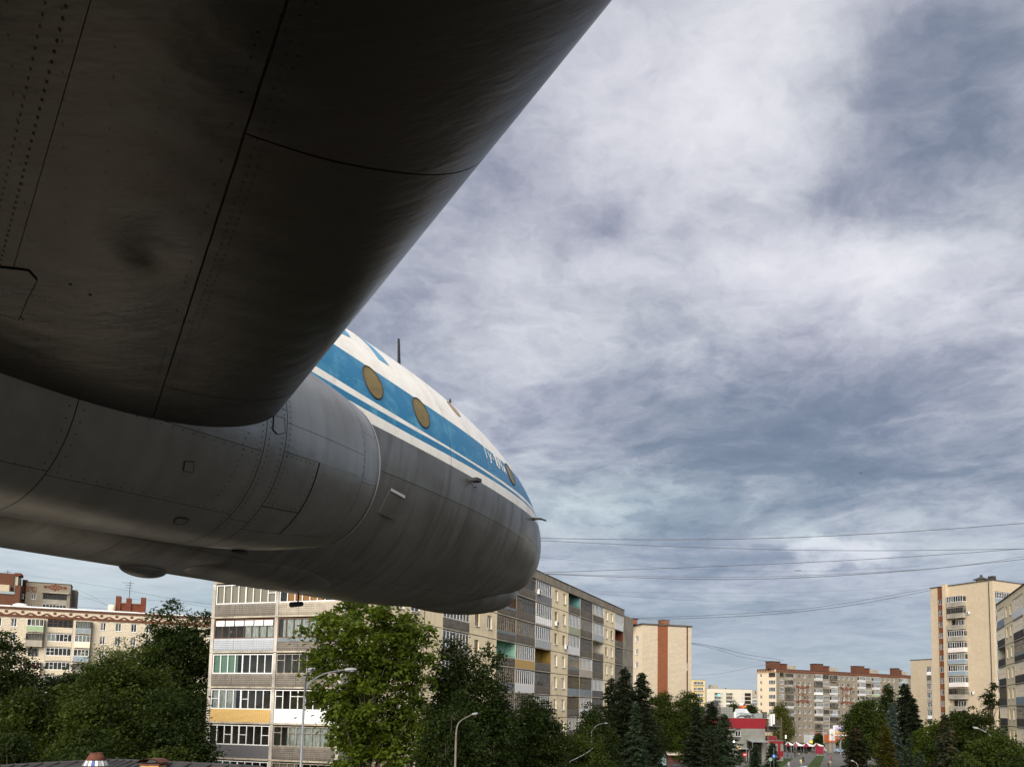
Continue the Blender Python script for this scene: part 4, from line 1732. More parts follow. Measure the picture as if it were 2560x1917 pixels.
# the grey end section one step lower
z2 = FL.z(*c3(1640, 440))
u_e2 = UL(1708, 700)
box_part('wall', house, FL, u_end + .01, u_e2, .02, 12, 0, z2, BARE)
for k in range(1, 9):
    mb = MB()
    stroke(mb, FL, [(u_end + .05, LEV[k]), (u_e2, LEV[k])], .10, JOINT, .005, .02)
    mb.build('panel_joint', JOINT, house)
mb = MB()
stroke(mb, FL, [((u_end + u_e2) / 2, 4), ((u_end + u_e2) / 2, z2)], .09, JOINT, .003, .02)
mb.build('panel_joint', JOINT, house)
mb = MB()
build_wall(wall_mesh(FE, -13, 0, 0, ROOF, [], CREAM), house)

# gable side with boxed balconies, nearest to the camera
FB = Facade(843, 62, -4640)
UB = lambda p: FB.u(*p)
fl = [FB.z(*cN5(690, 728)), FB.z(*cN5(690, 1248)), FB.z(*cN6(640, 472)), FB.z(*cN6(640, 985)), FB.z(*cN6(640, 1540))]
h_ = (fl[0] - fl[4]) / 4
fl = [fl[0] - h_ * k for k in range(8)]
PILM = plaster('peeling_whitewash', (.46, .43, .38), (.17, .155, .14), .95)
pl, pm, pr = UB(cN6(95, 1000)), UB(cN6(1075, 1000)), UB(cN6(2070, 1000))
gb = house
for (a, b) in ((pl - .02, pl + .28), (pm - .15, pm + .13), (pr - .20, pr + .14)):
    for k in range(8):
        box_part('pilaster', gb, FB, a, b, -.06, 1.28, max(0, fl[k] + .02), fl[k] + h_ - .02, PILM if 'PILM' in globals() else BARE)
for k in range(8):
    mbk = MB()
box_part('wall', gb, FB, pl, pr + .1, -.05, 1.28, fl[0] + h_ + .01, ROOF - .5, BARE)
STY = [('w:tile:c', 'w:tilew:OT'), ('b:tileg:B', 'b:tile:kS'), ('w:tile:G', 'g:tile'), ('w:yellow:t14', 'w:white:T'), ('w:slate:t3', 'g:tile'), ('w:slate:G', 'g:tile'), ('g:tile', 'g:tile')]
for k, (sa, sb) in enumerate(STY):
    if fl[k] < .3:
        continue
    loggia(gb, FB, pl + .28, pm - .15, fl[k], sa, near=True, H=h_, ph=1.10, rs=rs, proj=.0, holes=1)
    loggia(gb, FB, pm + .13, pr - .20, fl[k], sb, near=True, H=h_, ph=1.10, rs=rs, proj=.0, holes=1)
for k in range(len(STY)):
    box_part('back_wall', gb, FB, pl + .28, pr - .20, 1.15, 1.27, fl[k] + .1, fl[k] + h_ - .02, INNER)

ac_unit(FL, UL(945, 262), FL.z(*c3(945, 275)), 'air conditioner below a white loggia close to the airliner nose')
ac_unit(FL, UL(1086, 515), FL.z(*c3(1086, 525)), 'air conditioner under a small window, between two loggia stacks')
ac_unit(FL, UL(1160, 700), FL.z(*c3(1160, 712)), 'air conditioner beside a small window, level with an open ochre loggia')

# someone at the open light of a brown framed balcony
pu, pz = FB.uz(*cN5(408, 965))
pe = empty('person', FB.at(pu, .35, pz), 'grey haired person in a dark jacket looking out of a brown framed balcony', 'person')
SKIN = mat('skin', (.42, .25, .17), .6)
JACK = mat('dark_jacket', (.05, .045, .05), .9)
mb = MB()
Mq = FB.M @ Matrix.Translation((pu, .42, fl[1]))
mb.lathe([(.14, .1), (.17, .7), (.19, 1.1), (.21, 1.32), (.17, 1.42), (.07, 1.48), (.065, 1.55)], 12, JACK, Mq)
mb.tube([Mq @ Vector((-.2, 0, 1.36)), Mq @ Vector((-.27, -.1, 1.15)), Mq @ Vector((-.12, -.28, 1.12))], [.06, .05, .04], 8, JACK)
mb.tube([Mq @ Vector((.2, 0, 1.36)), Mq @ Vector((.27, -.1, 1.15)), Mq @ Vector((.12, -.28, 1.12))], [.06, .05, .04], 8, JACK)
mb.build('body', JACK, pe, smooth=True)
mb = MB()
mb.ico((0, 0, 1.66), (.085, .10, .125), SKIN, 12, 8, Mq)
mb.ico((0, -.10, 1.65), (.015, .03, .02), SKIN, 6, 4, Mq)
mb.build('head', SKIN, pe, smooth=True)

LOGP[0] = DPANE
# ---------------------------------------------------------------- 2. panel house at the right edge
FRt = Facade(2520, 115, 2130)
URt = lambda x, y: FRt.u(*cR4(x, y))
hr = empty('apartment_block', FRt.at(0, 6), 'cream panel apartment block with dark loggia fronts cut by the frame edge', 'apartment block')
zr = [FRt.z(*cR4(560, y)) for y in (408, 588, 766, 938, 1116, 1300)]
Hr = (zr[0] - zr[5]) / 5
# joints run at floor level
LR = [zr[0] - Hr * k for k in range(9)]
e1, e2 = FRt.u(2492.5, 1560), FRt.u(2700, 1560)
zroof = FRt.z(2492.5, 1511.5)
aA, aB = URt(462, 420), URt(525, 420)
bA, bB = URt(602, 420), URt(692, 420)
w1 = (URt(537, 400), URt(551, 400))
w2 = (URt(572, 400), URt(588, 400))
lo_, hi_ = min(e1, e2), max(e1, e2)
holes = []
for a, b in ((aA, aB), (bA, bB)):
    for k in range(9):
        holes.append((min(a, b), max(a, b), LR[k] + .03, LR[k] + Hr - .03, 1.2, PALEW if k == 2 else INNER, PALEW if k == 2 else INNER))
for a, b in (w1, w2):
    for k in range(9):
        holes.append((min(a, b), max(a, b), LR[k] + .95, LR[k] + 2.35, .42, CREAM_LIT, DARKI))
build_wall(wall_mesh(FRt, lo_, hi_, 0, zroof, holes, CREAM_LIT), hr)
box_part('roof_edge_flashing', hr, FRt, lo_, hi_, -.15, .3, zroof, zroof + .10, SEAM)
box_part('roof', hr, FRt, lo_, hi_, .31, 12, zroof - .5, zroof - .1, ROOFM)
eLow = FRt.u(2484.5, 1600)
box_part('wall', hr, FRt, min(eLow, e1), max(eLow, e1), .5, 12, 0, FRt.z(*cR(1368, 420)), CREAM_LIT)
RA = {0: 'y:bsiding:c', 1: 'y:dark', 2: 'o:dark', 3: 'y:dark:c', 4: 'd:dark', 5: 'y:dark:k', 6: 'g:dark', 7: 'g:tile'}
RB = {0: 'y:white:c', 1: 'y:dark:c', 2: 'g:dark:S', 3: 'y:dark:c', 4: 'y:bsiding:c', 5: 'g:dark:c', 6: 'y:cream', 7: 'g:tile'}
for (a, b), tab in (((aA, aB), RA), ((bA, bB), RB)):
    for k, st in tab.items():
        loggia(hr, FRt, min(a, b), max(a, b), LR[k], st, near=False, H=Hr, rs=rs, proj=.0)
for a, b in (w1, w2):
    for k in range(8):
        window(hr, FRt, (a + b) / 2, LR[k] + .95, abs(b - a) - .02, 1.4, 2, CREAMF_LIT, y=.12, trans=-.6)
        sill_part(hr, FRt, (a + b) / 2, LR[k] + .95, abs(b - a))
for a, b in ((aB, bA), (aA, e1)):
    for k in range(9):
        mb = MB()
        stroke(mb, FRt, [(min(a, b), LR[k]), ((a + b) / 2, LR[k] + .03), (max(a, b), LR[k])], .10, JOINT, -.008, .02)
        mb.build('panel_joint', JOINT, hr)

LOGP[0] = GLASS
# ---------------------------------------------------------------- 3. sand brick tower
FTw = Facade(2355, 207, 248)
UT = lambda x, y=500: FTw.u(*cR(x, y))
tw = empty('apartment_tower', FTw.at(0, 6), 'sand coloured brick tower block with an orange brick window stripe', 'apartment tower')
ztop = FTw.z(*cR(1327, 163))
uc = UT(1357, 500)
ul = UT(857, 500)
ua_, ub_ = min(uc, ul), max(uc, ul)
zw = [FTw.z(*cR(942, 355 + 90.6 * k)) for k in range(12)]
Ht = (zw[0] - zw[11]) / 11
holes = []
sx0, sx1 = sorted((UT(922), UT(962)))
for k in range(14):
    z = zw[0] - Ht * k
    if z > 1:
        holes.append((sx0, sx1, z, z + 1.35, .35, REDB, DARKI))
bx0, bx1 = sorted((UT(1010), UT(1143)))
for k in range(14):
    z = zw[0] - Ht * k - .9
    if z > .5:
        holes.append((bx0 + .2, bx1 - .6, z + .1, z + 2.4, .5, None, DARKI))
sr0, sr1 = sorted((UT(916), UT(964)))
st_holes = [h for h in holes if h[0] < sr1 and h[1] > sr0 and h[1] - h[0] < 3 and h[0] >= sx0 - .01 and h[1] <= sx1 + .01]
oth = [h for h in holes if h not in st_holes]
mbw = wall_mesh(FTw, ua_, ub_, 0, ztop, oth + [(sr0, sr1, .0, ztop, .6, SILIC2, DARKI)], SILIC2)
build_wall(mbw, tw)
FTs = Facade.raw(FTw.o + FTw.n * -.015, FTw.e.copy(), FTw.n.copy())
build_wall(wall_mesh(FTs, sr0, sr1, 0, ztop, st_holes, REDS), tw, 'brick_stripe')
for h in st_holes:
    window(tw, FTw, (h[0] + h[1]) / 2, h[2], h[1] - h[0], 1.35, 3, WPVC, y=.08, trans=-.6)
p0, p1 = sorted((UT(975), UT(1003)))
box_part('pilaster', tw, FTw, p0, p1, -1.1, -.003, 0, ztop + .5, SILIC2)
TS = {0: 'w:conc', 1: 'd:conc', 2: 'o:conc', 3: 'w:conc', 4: 'w:beigew', 5: 'w:bsiding', 6: 'w:bsiding', 7: 'w:beigew', 8: 'd:conc', 9: 'o:conc', 10: 'w:conc', 11: 'w:white'}
PAR['beigew'] = plaster('off_white_front', (.60, .56, .54), (.45, .40, .37), .3)
for k in range(12):
    zf = zw[0] - Ht * k - 1.0
    loggia(tw, FTw, bx0, bx1, zf, TS[k], near=False, H=Ht * .93, rs=rs, proj=1.25, holes=1)
    if TS[k][0] == 'o':
        window(tw, FTw, (bx0 + bx1) / 2 + .4, zf + .9, 2.2, 1.4, 3, WPVC, y=.04, trans=-.6)
s0_, s1_ = sorted((UT(1326), UT(1334)))
box_part('down_pipe', tw, FTw, s0_ + .05, s1_ - .05, -.12, -.003, 0, ztop - .3, SEAM)
box_part('roof', tw, FTw, ua_ - .1, ub_ + .1, -.2, 14, ztop + .003, ztop + .22, ROOFM)
# side of the tower turned to the right
cor = FTw.at(uc, 0)
FTr = Facade.raw(Vector((cor.x, cor.y, 0)), Vector((FTw.n.x, FTw.n.y, 0)), (FTw.e * (1 if FTw.at(ul, 0).x < cor.x and FTw.e.x < 0 else (-1 if FTw.e.x > 0 else 1))).copy())
if FTr.n.dot(FTw.at(ul, 0) - cor) < 0:
    FTr = Facade.raw(FTr.o, FTr.e, -FTr.n)
def ur(x, y):
    return FTr.u(*cR(x, y))
q0, q1 = sorted((ur(1362, 300), ur(1600, 300)))
lg0, lg1 = sorted((ur(1368, 280), ur(1490, 280)))
holes = []
zr0 = FTr.z(*cR(1400, 305))
for k in range(13):
    z = zr0 - Ht * k
    holes.append((lg0, lg1, z - 1.1, z + 1.6, 1.1, INNER, INNER))
build_wall(wall_mesh(FTr, 0 if abs(q0) < 2 else q0, q1, 0, ztop, [h for h in holes if h[2] > 1], SILIC2), tw)
for k in range(9):
    z = zr0 - Ht * k
    loggia(tw, FTr, lg0, lg1, z - 1.1, ['w:bsiding', 'w:bsiding:k', 'w:conc'][k % 3] if k != 1 else 'w:bsiding', near=False, H=Ht * .97, rs=rs)
side_wall(FTw.at(ul, 0), FTw.n, 14, ztop, SILIC2, tw)
# roof vents of the tower
for x, w, hh in ((1340, 1.3, .9),):
    box_part('chimney', tw, FTw, UT(x) - w / 2, UT(x) + w / 2, .2, 1.4, ztop + .2, ztop + .2 + hh, SEAM)
mb = MB()
vx = UT(1212)
mb.box(vx - .9, vx + .9, 2, 3.6, ztop + .2, ztop + .9, SILIC2, FTw.M)
mb.lathe([(2.0, 0), (1.6, .25), (.35, .75), (.30, 1.25), (.02, 1.3)], 4, ROOFM, FTw.M @ Matrix.Translation((vx, 2.8, ztop + .9)) @ Matrix.Rotation(R(45), 4, 'Z'))
mb.build('roof_vent', None, tw)
ac_unit(FTw, UT(1163), FTw.z(*cR(1155, 432)), 'air conditioner beside the second balcony from the tower roof', y=-.5)
ac_unit(FTw, UT(1178), FTw.z(*cR(1168, 1072)), 'air conditioner beside a dark balcony low on the tower', y=-.5)

# lower wing left of the tower
FW = Facade(2320, 262, 248)
UW = lambda x, y=1000: FW.u(*cR(x, y))
wg = empty('apartment_block', FW.at(0, 5), 'blank pale brick house end attached to the left of the tower', 'apartment block')
zwt = FW.z(*cR(700, 802))
wa, wb = sorted((UW(697), UW(900)))
c0_, c1_ = sorted((UW(824), UW(862)))
holes = []
HH = (FW.z(*cR(840, 870)) - FW.z(*cR(840, 1220))) / 5
zl = [FW.z(*cR(840, 890)) - HH * k for k in range(9)]
for z in zl:
    if z > 2:
        holes.append((c0_, c1_, z - 1.2, z + 1.5, 1.2, INNER, INNER))
build_wall(wall_mesh(FW, wa, wb, 0, zwt, holes, SILIC2), wg)
for k, z in enumerate(zl):
    if z > 2:
        loggia(wg, FW, c0_, c1_, z - 1.2, ['w:white', 'g:conc', 'w:conc', 'w:conc', 'w:conc', 'w:white', 'w:siding', 'g:conc', 'g:conc'][k], near=False, H=HH * .96, rs=rs)
box_part('roof', wg, FW, wa - .1, wb, -.1, 12, zwt + .003, zwt + .25, ROOFM)
side_wall(FW.at(UW(697), 0), FW.n, 12, zwt, SILIC2, wg)

FARFW = .10
# ---------------------------------------------------------------- 4. long brick house with brick ornaments, straight ahead
FF = Facade(1941, 350, 4970)
UF = lambda x, y=500: FF.u(*cF(x, y))
fb = empty('apartment_block', FF.at(20, 6), 'grey brown nine storey house with red brick lattice ornaments', 'apartment block')
zs = [FF.z(*cF(632, 318 + 107.4 * k)) for k in range(8)]
HF = (zs[0] - zs[7]) / 7
zs = [zs[0] - HF * k for k in range(9)]
ztf = FF.z(*cF(365, 188))
ue = FF.u(2300, 1760)
wc = [(615, 652), (691, 728), (770, 806), (849, 884), (1275, 1310), (1351, 1385), (1427, 1460), (1501, 1533), (1898, 1931), (1966, 2000), (2037, 2068), (2103, 2135)]
wc2 = [FF.u(2262, 1740), FF.u(2250, 1740)]
holes = []
WF = [(UF(a), UF(b)) for a, b in wc]
for a, b in WF:
    for k in range(9):
        holes.append((a, b, zs[k], zs[k] + 1.5, .4, None, DARKI))
lc = [(UF(417), UF(475)), (UF(1032), UF(1150)), (UF(1677), UF(1782))]
for a, b in lc:
    for k in range(8):
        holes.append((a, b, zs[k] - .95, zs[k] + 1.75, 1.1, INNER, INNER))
build_wall(wall_mesh(FF, 0, ue, 0, ztf, holes, GREYB), fb)
FG = Facade.raw(FF.at(0, 0), Vector((FF.n.x, FF.n.y, 0)), FF.e.copy())
UG = lambda x, y=500: FG.u(*cF(x, y))
g0, g1 = sorted((0, UG(80, 400)))
gw = sorted((UG(118), UG(150)))
gl_ = sorted((UG(252), UG(350)))
holes = [(gw[0], gw[1], zs[k], zs[k] + 1.5, .3, None, DARKI) for k in range(8)] + [(gl_[0], gl_[1], zs[k] - .1, zs[k] + 1.75, .9, INNER, INNER) for k in range(8)]
build_wall(wall_mesh(FG, g0, g1, 0, ztf, holes, WARMB), fb)
FH = Facade.raw(FG.at(UG(80, 400), 0), FF.e.copy(), (FF.n).copy())
box_part('wall', fb, FF, .3, ue - .1, 11, 11.3, 0, ztf, GREYB)
for a, b in WF:
    for k in range(9):
        window(fb, FF, (a + b) / 2, zs[k], b - a - .02, 1.5, 2, WPVC if rs.random() < .8 else GRWOOD, y=.16, trans=0)
    # sills as one line per column
for k in range(8):
    window(fb, FG, sum(gw) / 2, zs[k], gw[1] - gw[0], 1.5, 2, WPVC, y=.1, trans=0)
    if k == 0:
        continue
    window(fb, FG, sum(gl_) / 2, zs[k], gl_[1] - gl_[0] - .05, 1.7, 4, WPVC if k != 4 else DKWOOD, y=.05, trans=0)
LS = [['o:gbrick', 'w:gbrick', 'w:gbrick', 'w:gbrick', 'g:gbrick', 'w:gbrick', 'w:gbrick', 'w:gbrick'],
      ['d:gbrick', 'w:gbrick', 'd:gbrick', 'w:gbrick', 'w:gbrick', 'd:gbrick', 'w:gbrick', 'w:gbrick'],
      ['w:gbrick', 'o:gbrick', 'w:gbrick', 'd:gbrick', 'w:gbrick', 'g:gbrick', 'w:gbrick', 'g:gbrick']]
for (a, b), tab in zip(lc, LS):
    for k in range(8):
        loggia(fb, FF, a, b, zs[k] - .95, tab[k], near=False, H=HF * .96, ph=.98, rs=rs)
PBt = [[(490, 590), ['d:conc', 'd:conc', 'd:dark', 'd:dark', 'g:siding', 'g:bsiding', 'd:conc', 'w:siding']],
       [(928, 1030), ['w:siding', 'd:dark', 'w:white', 'w:siding', 'w:siding', 'w:siding', 'd:conc', 'd:dark']],
       [(1160, 1252), ['d:dark', 'o:siding', 'w:siding', 'w:siding', 'd:dark', 'w:blue', 'd:dark', 'g:conc']],
       [(1577, 1672), ['w:siding', 'w:siding', 'w:siding', 'w:dgreen', 'w:dark', 'w:siding', 'd:conc', 'g:conc']],
       [(1792, 1884), ['w:bsiding', 'w:siding', 'w:dgreen', 'd:conc', 'w:siding', 'd:dark', 'w:siding', 'g:conc']]]
for (xa, xb), tab in PBt:
    for k in range(8):
        loggia(fb, FF, UF(xa), UF(xb), zs[k] - .95, tab[k], near=False, H=HF * .93, ph=.98, rs=rs, proj=1.1, holes=1)
a_ = FF.u(2247, 1700)
for k in range(3):
    loggia(fb, FF, a_, a_ + 5, zs[k] - .95, 'w:bsiding' if k == 0 else 'w:dgreen', near=False, H=HF * .93, ph=.98, rs=rs, proj=1.1, holes=1)
# cornice with brick teeth
box_part('cornice', fb, FF, -.2, ue, -.22, .0, ztf - 1.25, ztf - .98, REDP)
box_part('cornice', fb, FG, -.3 if g0 >= -.01 else g0 - .2, g1 + .2, -.22, .0, ztf - 1.35, ztf - .95, brickmat('orange_brick_band', (.50, .32, .17), (.46, .28, .15), (.3, .2, .12), .5, .28))
mb = MB()
n_ = int(ue / .95)
for i in range(n_):
    mb.box(i * .95, i * .95 + .55, -.2, -.003, ztf - .9, ztf - .02, REDP, FF.M)
mb.build('cornice_teeth', REDP, fb, kind='stuff')
mb = MB()
for i in range(int((g1 - g0) / .95)):
    mb.box(g0 + i * .95, g0 + i * .95 + .5, -.2, -.003, ztf - .9, ztf - .02, REDP, FG.M)
mb.build('cornice_teeth', REDP, fb, kind='stuff')
box_part('roof', fb, FF, -.3, ue, -.3, 11, ztf + .003, ztf + .15, ROOFM)
# lattice ornaments
for (xa, xb, ya, yb) in ((668, 846, 440, 695), (1326, 1496, 466, 715), (1945, 2100, 490, 735)):
    u0_, u1_ = UF(xa), UF(xb)
    zt_, zb_ = FF.z(*cF((xa + xb) / 2, ya)), FF.z(*cF((xa + xb) / 2, yb))
    q = lambda x, y: (u0_ + (u1_ - u0_) * x, zt_ + (zb_ - zt_) * y)
    mb = MB()
    for sx in (0, 1):
        f_ = (lambda x: x) if sx == 0 else (lambda x: 1 - x)
        for a_ in ([(0, .0), (.12, .02), (.12, .10), (0, .10), (0, .02)], [(.02, .06), (.14, .12), (.14, .36), (.10, .40)], [(.24, .52), (.20, .50)], [(.10, .60), (.14, .66), (.14, .88), (.02, .94)],
                   [(0, .90), (.12, .90), (.12, .99), (0, .99), (0, .90)], [(.12, .06), (.22, .06), (.28, .13), (.38, .13), (.44, .06)], [(.12, .94), (.22, .94), (.28, .87), (.38, .87), (.44, .94)]):
            stroke(mb, FF, [q(f_(x), y) for x, y in a_], .42, REDP, -.05, .05)
    for cy in (.08, .50, .92):
        stroke(mb, FF, [q(.5, cy - .10), q(.60, cy), q(.5, cy + .10), q(.40, cy), q(.5, cy - .10)], .40, REDP, -.05, .05)
    mb.build('brick_ornament', REDP, fb)
# lift houses and chimneys on the roof
for xs in ((332, 475, 500, 612, 590, 760), (1000, 1118, 1125, 1245, 1235, 1388), (1607, 1732, 1735, 1850, 1840, 1998), (2195, 2260, 2270, 2330, 2340, 2420)):
    a, b, c, d, e, f_ = [UF(x, 180) for x in xs]
    box_part('chimney', fb, FF, a, b, 2, 5, ztf + .15, ztf + 3.2, REDB)
    box_part('chimney_cap', fb, FF, a - .2, b + .2, 1.8, 5.2, ztf + 3.203, ztf + 3.4, ROOFM)
    box_part('lift_house', fb, FF, b + .1, d, 3.5, 7, ztf + .15, ztf + 2.4, REDP)
    box_part('lift_house_roof', fb, FF, b, d + .3, 3.2, 7.2, ztf + 2.403, ztf + 2.7, ROOFM)
    box_part('stair_house', fb, FF, d + .1, f_, 4, 8, ztf + .15, ztf + 2.1, BARE)
# ground floor: pale shop front
box_part('shop_front', fb, FF, UF(765), UF(1030), -3.0, -.003, 0, 3.6, PAR['siding'])
box_part('shop_fascia', fb, FF, UF(765) - .1, UF(1030), -3.2, -.01, 3.603, 4.5, BARE)
box_part('shop_sign', fb, FF, UF(840), UF(945), -3.4, -3.21, 3.3, 4.4, mat('faded_red_sign', (.28, .07, .07), .5, noise=(.5, .5)))
window(fb, FF, (UF(860) + UF(890)) / 2, 1.2, 1.8, 1.9, 2, WPVC, y=-3.04, trans=0)
box_part('entrance', fb, FF, UF(1075), UF(1180), -.02, -.003, .4, 3.6, DARKI)

# ---------------------------------------------------------------- 5. speckled brick tower with the red stripe
FK = Facade(1605.6, 205, 7300)
UK = lambda x, y=700: FK.u(*cT(x, y))
kt = empty('apartment_tower', FK.at(5, 5), 'blank speckled brick tower end with one wide red vertical stripe', 'apartment tower')
zk = FK.z(*cT(200, 524))
k1 = UK(412)
r0_, r1_ = UK(141), UK(223)
t0_, t1_ = UK(373), UK(384)
zwin = FK.z(*cT(378, 855))
build_wall(wall_mesh(FK, 0, r0_, 0, zk, [], SILICW), kt)
build_wall(wall_mesh(FK, r0_, r1_, 0, zk, [], REDS), kt, 'brick_stripe')
build_wall(wall_mesh(FK, r1_, t0_, 0, zk, [], SILICW), kt)
build_wall(wall_mesh(Facade.raw(FK.at(0, .35), FK.e.copy(), FK.n.copy()), t0_, t1_, 0, zk, [], REDP), kt, 'brick_stripe')
mb = MB()
for u_ in (t0_, t1_):
    mb.face([FK.at(u_, 0, 0), FK.at(u_, .35, 0), FK.at(u_, .35, zk), FK.at(u_, 0, zk)], REDP)
mb.build('stripe_reveal', REDP, kt)
build_wall(wall_mesh(FK, t1_, k1, 0, zk, [], SILICW), kt)
window(kt, FK, (t0_ + t1_) / 2, zwin - .8, t1_ - t0_ - .05, 1.8, 1, WPVC, y=.3, trans=0)
FK2 = Facade.raw(FK.at(0, 0), FK.n.copy(), FK.e.copy())
us_ = [FK2.u(*c3(x, 620)) for x in (1727, 1748, 1711)]
ka, kb = sorted((us_[0], us_[1]))
zz = [FK2.z(*c3(1737, y)) for y in (652, 758, 860)]
hh = (zz[0] - zz[2]) / 2
holes = [(ka, kb, zz[0] - hh * k, zz[0] - hh * k + 1.45, .4, None, DARKI) for k in range(-1, 9) if zz[0] - hh * k > 1 and k >= 0]
ke0, ke1 = sorted((0, FK2.u(1575, 1650)))
build_wall(wall_mesh(FK2, ke0, ke1, 0, zk, holes, WARMB), kt)
for h in holes:
    window(kt, FK2, (ka + kb) / 2, h[2], kb - ka, 1.45, 2, WPVC, y=.12, trans=0)
    sill_part(kt, FK2, (ka + kb) / 2, h[2], kb - ka)
side_wall(FK.at(k1, 0), FK.n, 12, zk, SILICW, kt)
box_part('roof', kt, FK, -.3, k1 + .2, -.25, 12, zk + .003, zk + .35, ROOFM)
box_part('chimney', kt, FK, UK(186), UK(250), 1, 3, zk + .35, zk + 1.45, REDS)
box_part('chimney_cap', kt, FK, UK(184), UK(252), .9, 3.1, zk + 1.453, zk + 1.6, SEAM)
cu = FK.u(1582, 1550)
box_part('chimney', kt, FK, cu, cu + 2.6, 3, 5, zk + .35, zk + 1.6, REDS)
box_part('chimney_cap', kt, FK, cu - .1, cu + 3.0, 2.8, 5.2, zk + 1.603, zk + 1.85, SEAM)
mb = MB()
for i in range(14):
    u_ = .3 + (k1 - .6) * i / 13
    mb.tube([FK.at(u_, .2, zk + .35), FK.at(u_, .2, zk + 1.3)], .025, 4, GRWOOD)
for z_ in (.8, 1.3):
    mb.tube([FK.at(.2, .2, zk + z_), FK.at(k1 - .2, .2, zk + z_)], .02, 4, GRWOOD)
mb.build('roof_railing', GRWOOD, kt)
kp = sorted((FK2.u(*c3(1737, 860)), FK2.u(*c3(1752, 860))))

# ---------------------------------------------------------------- 6. houses in the gap
def simple_house(name, label, px, Y, vpx, x1, topy, mt, dep=12, mt_side=None, side_left=None):
    F = Facade(px, Y, vpx)
    B = empty(name, F.at(0, 5), label, 'apartment block')
    z = F.z(px, topy)
    return F, B, z


FY = Facade(1730, 390, 9000)
yh = empty('apartment_block', FY.at(0, 5), 'small yellow house with glazed balcony bands behind the red striped tower', 'apartment block')
zy = FY.z(*c17(200, 645))
y1 = FY.u(*c17(292, 700))
rows = [FY.z(*c17(230, y)) for y in (700, 768, 838, 905)]
hy = (rows[0] - rows[3]) / 3
holes = [(.8, y1 - .9, rows[0] - hy * k, rows[0] - hy * k + 1.5, .6, None, DARKI) for k in range(7) if rows[0] - hy * k > 1]
build_wall(wall_mesh(FY, -3, y1, 0, zy, holes, YELP), yh)
for h in holes:
    window(yh, FY, (h[0] + h[1]) / 2, h[2], h[1] - h[0], 1.5, 7, WPVC, y=.1, trans=0)
    box_part('balcony_slab', yh, FY, h[0] - .2, h[1] + .2, -.5, -.003, h[2] - .25, h[2] - .05, BARE)
shell(FY, -3, y1, 12, zy, YELP, yh, name='wall')

FP = Facade(1765, 560, 12000)
ph_ = empty('apartment_block', FP.at(10, 5), 'pale long low house with turquoise balcony far behind the shop', 'apartment block')
zp = FP.z(*c17(480, 748))
UP = lambda x: FP.u(*c17(x, 800))
pe_ = UP(835)
hp = (FP.z(*c17(600, 813)) - FP.z(*c17(600, 903))) / 2
zr_ = [FP.z(*c17(600, 822)) - hp * k for k in range(6)]
holes, wl = [], []
for xa, xb in ((333, 343), (480, 495), (618, 630), (723, 735)):
    for z in zr_:
        if z > 1:
            holes.append((UP(xa), UP(xb), z, z + 1.4, .4, None, DARKI)); wl.append((UP(xa), UP(xb), z))
for z in zr_:
    if z > 1:
        holes.append((UP(750), UP(822), z - .5, z + 1.7, 1.3, INNER, DARKI))
build_wall(wall_mesh(FP, UP(310), pe_, 0, zp, holes, PALEW), ph_)
build_wall(wall_mesh(Facade.raw(FP.at(0, 4), FP.e.copy(), FP.n.copy()), UP(292), UP(345), 0, zp - 2, [], PALEW), ph_)
for a, b, z in wl:
    window(ph_, FP, (a + b) / 2, z, b - a, 1.4, 2, WPVC, y=.1, trans=0)
for xa, xb, mt2 in ((400, 462, ['bsiding', 'steel', 'conc', 'conc']), (535, 598, ['conc', 'conc', 'white', 'conc'])):
    for k, z in enumerate(zr_[:4]):
        loggia(ph_, FP, UP(xa), UP(xb), z - .9, 'd:' + mt2[k], near=False, H=hp * .95, rs=rs, proj=1.2, holes=1)
box_part('turquoise_panel', ph_, FP, UP(428), UP(462), -1.32, -1.27, zr_[0] - 1.0, zr_[0] + .9, mat('turquoise_board', (.22, .55, .55), .6))
shell(FP, UP(310), pe_, 12, zp, PALEW, ph_, name='wall')
box_part('lift_house', ph_, FP, UP(375), UP(462), 3, 7, zp + .13, zp + 2.6, BARE)
box_part('lift_house', ph_, FP, UP(560), UP(570), 3, 6, zp + .13, zp + 1.0, BARE)

FQ = Facade(1878, 720, 12000)
qh = empty('apartment_block', FQ.at(4, 5), 'farthest grey house with light blue balcony band in the gap', 'apartment block')
zq = FQ.z(1885, 1560 + 806 / 4.638)
holes = [(1 + i * 5, 4.6 + i * 5, zq - 4 - 3 * k, zq - 2.5 - 3 * k, .6, None, DARKI) for i in range(4) for k in range(5)]
build_wall(wall_mesh(FQ, 0, 24, 0, zq, holes, BARE), qh)
for h in holes:
    window(qh, FQ, (h[0] + h[1]) / 2, h[2], h[1] - h[0], 1.5, 4, WPVC, y=.1, trans=0)
for k in range(5):
    box_part('balcony_front', qh, FQ, 1, 14, -.8, -.7, zq - 5.1 - 3 * k, zq - 4.1 - 3 * k, PAR['siding'] if k % 2 == 0 else PAR['bsiding'])
shell(FQ, 0, 24, 12, zq, BARE, qh, name='wall')
for i in range(3):
    box_part('stair_house', qh, FQ, 2 + i * 4, 5 + i * 4, 3, 6, zq + .13, zq + 2.5 + i * .8, BARE)

FARFW = .07
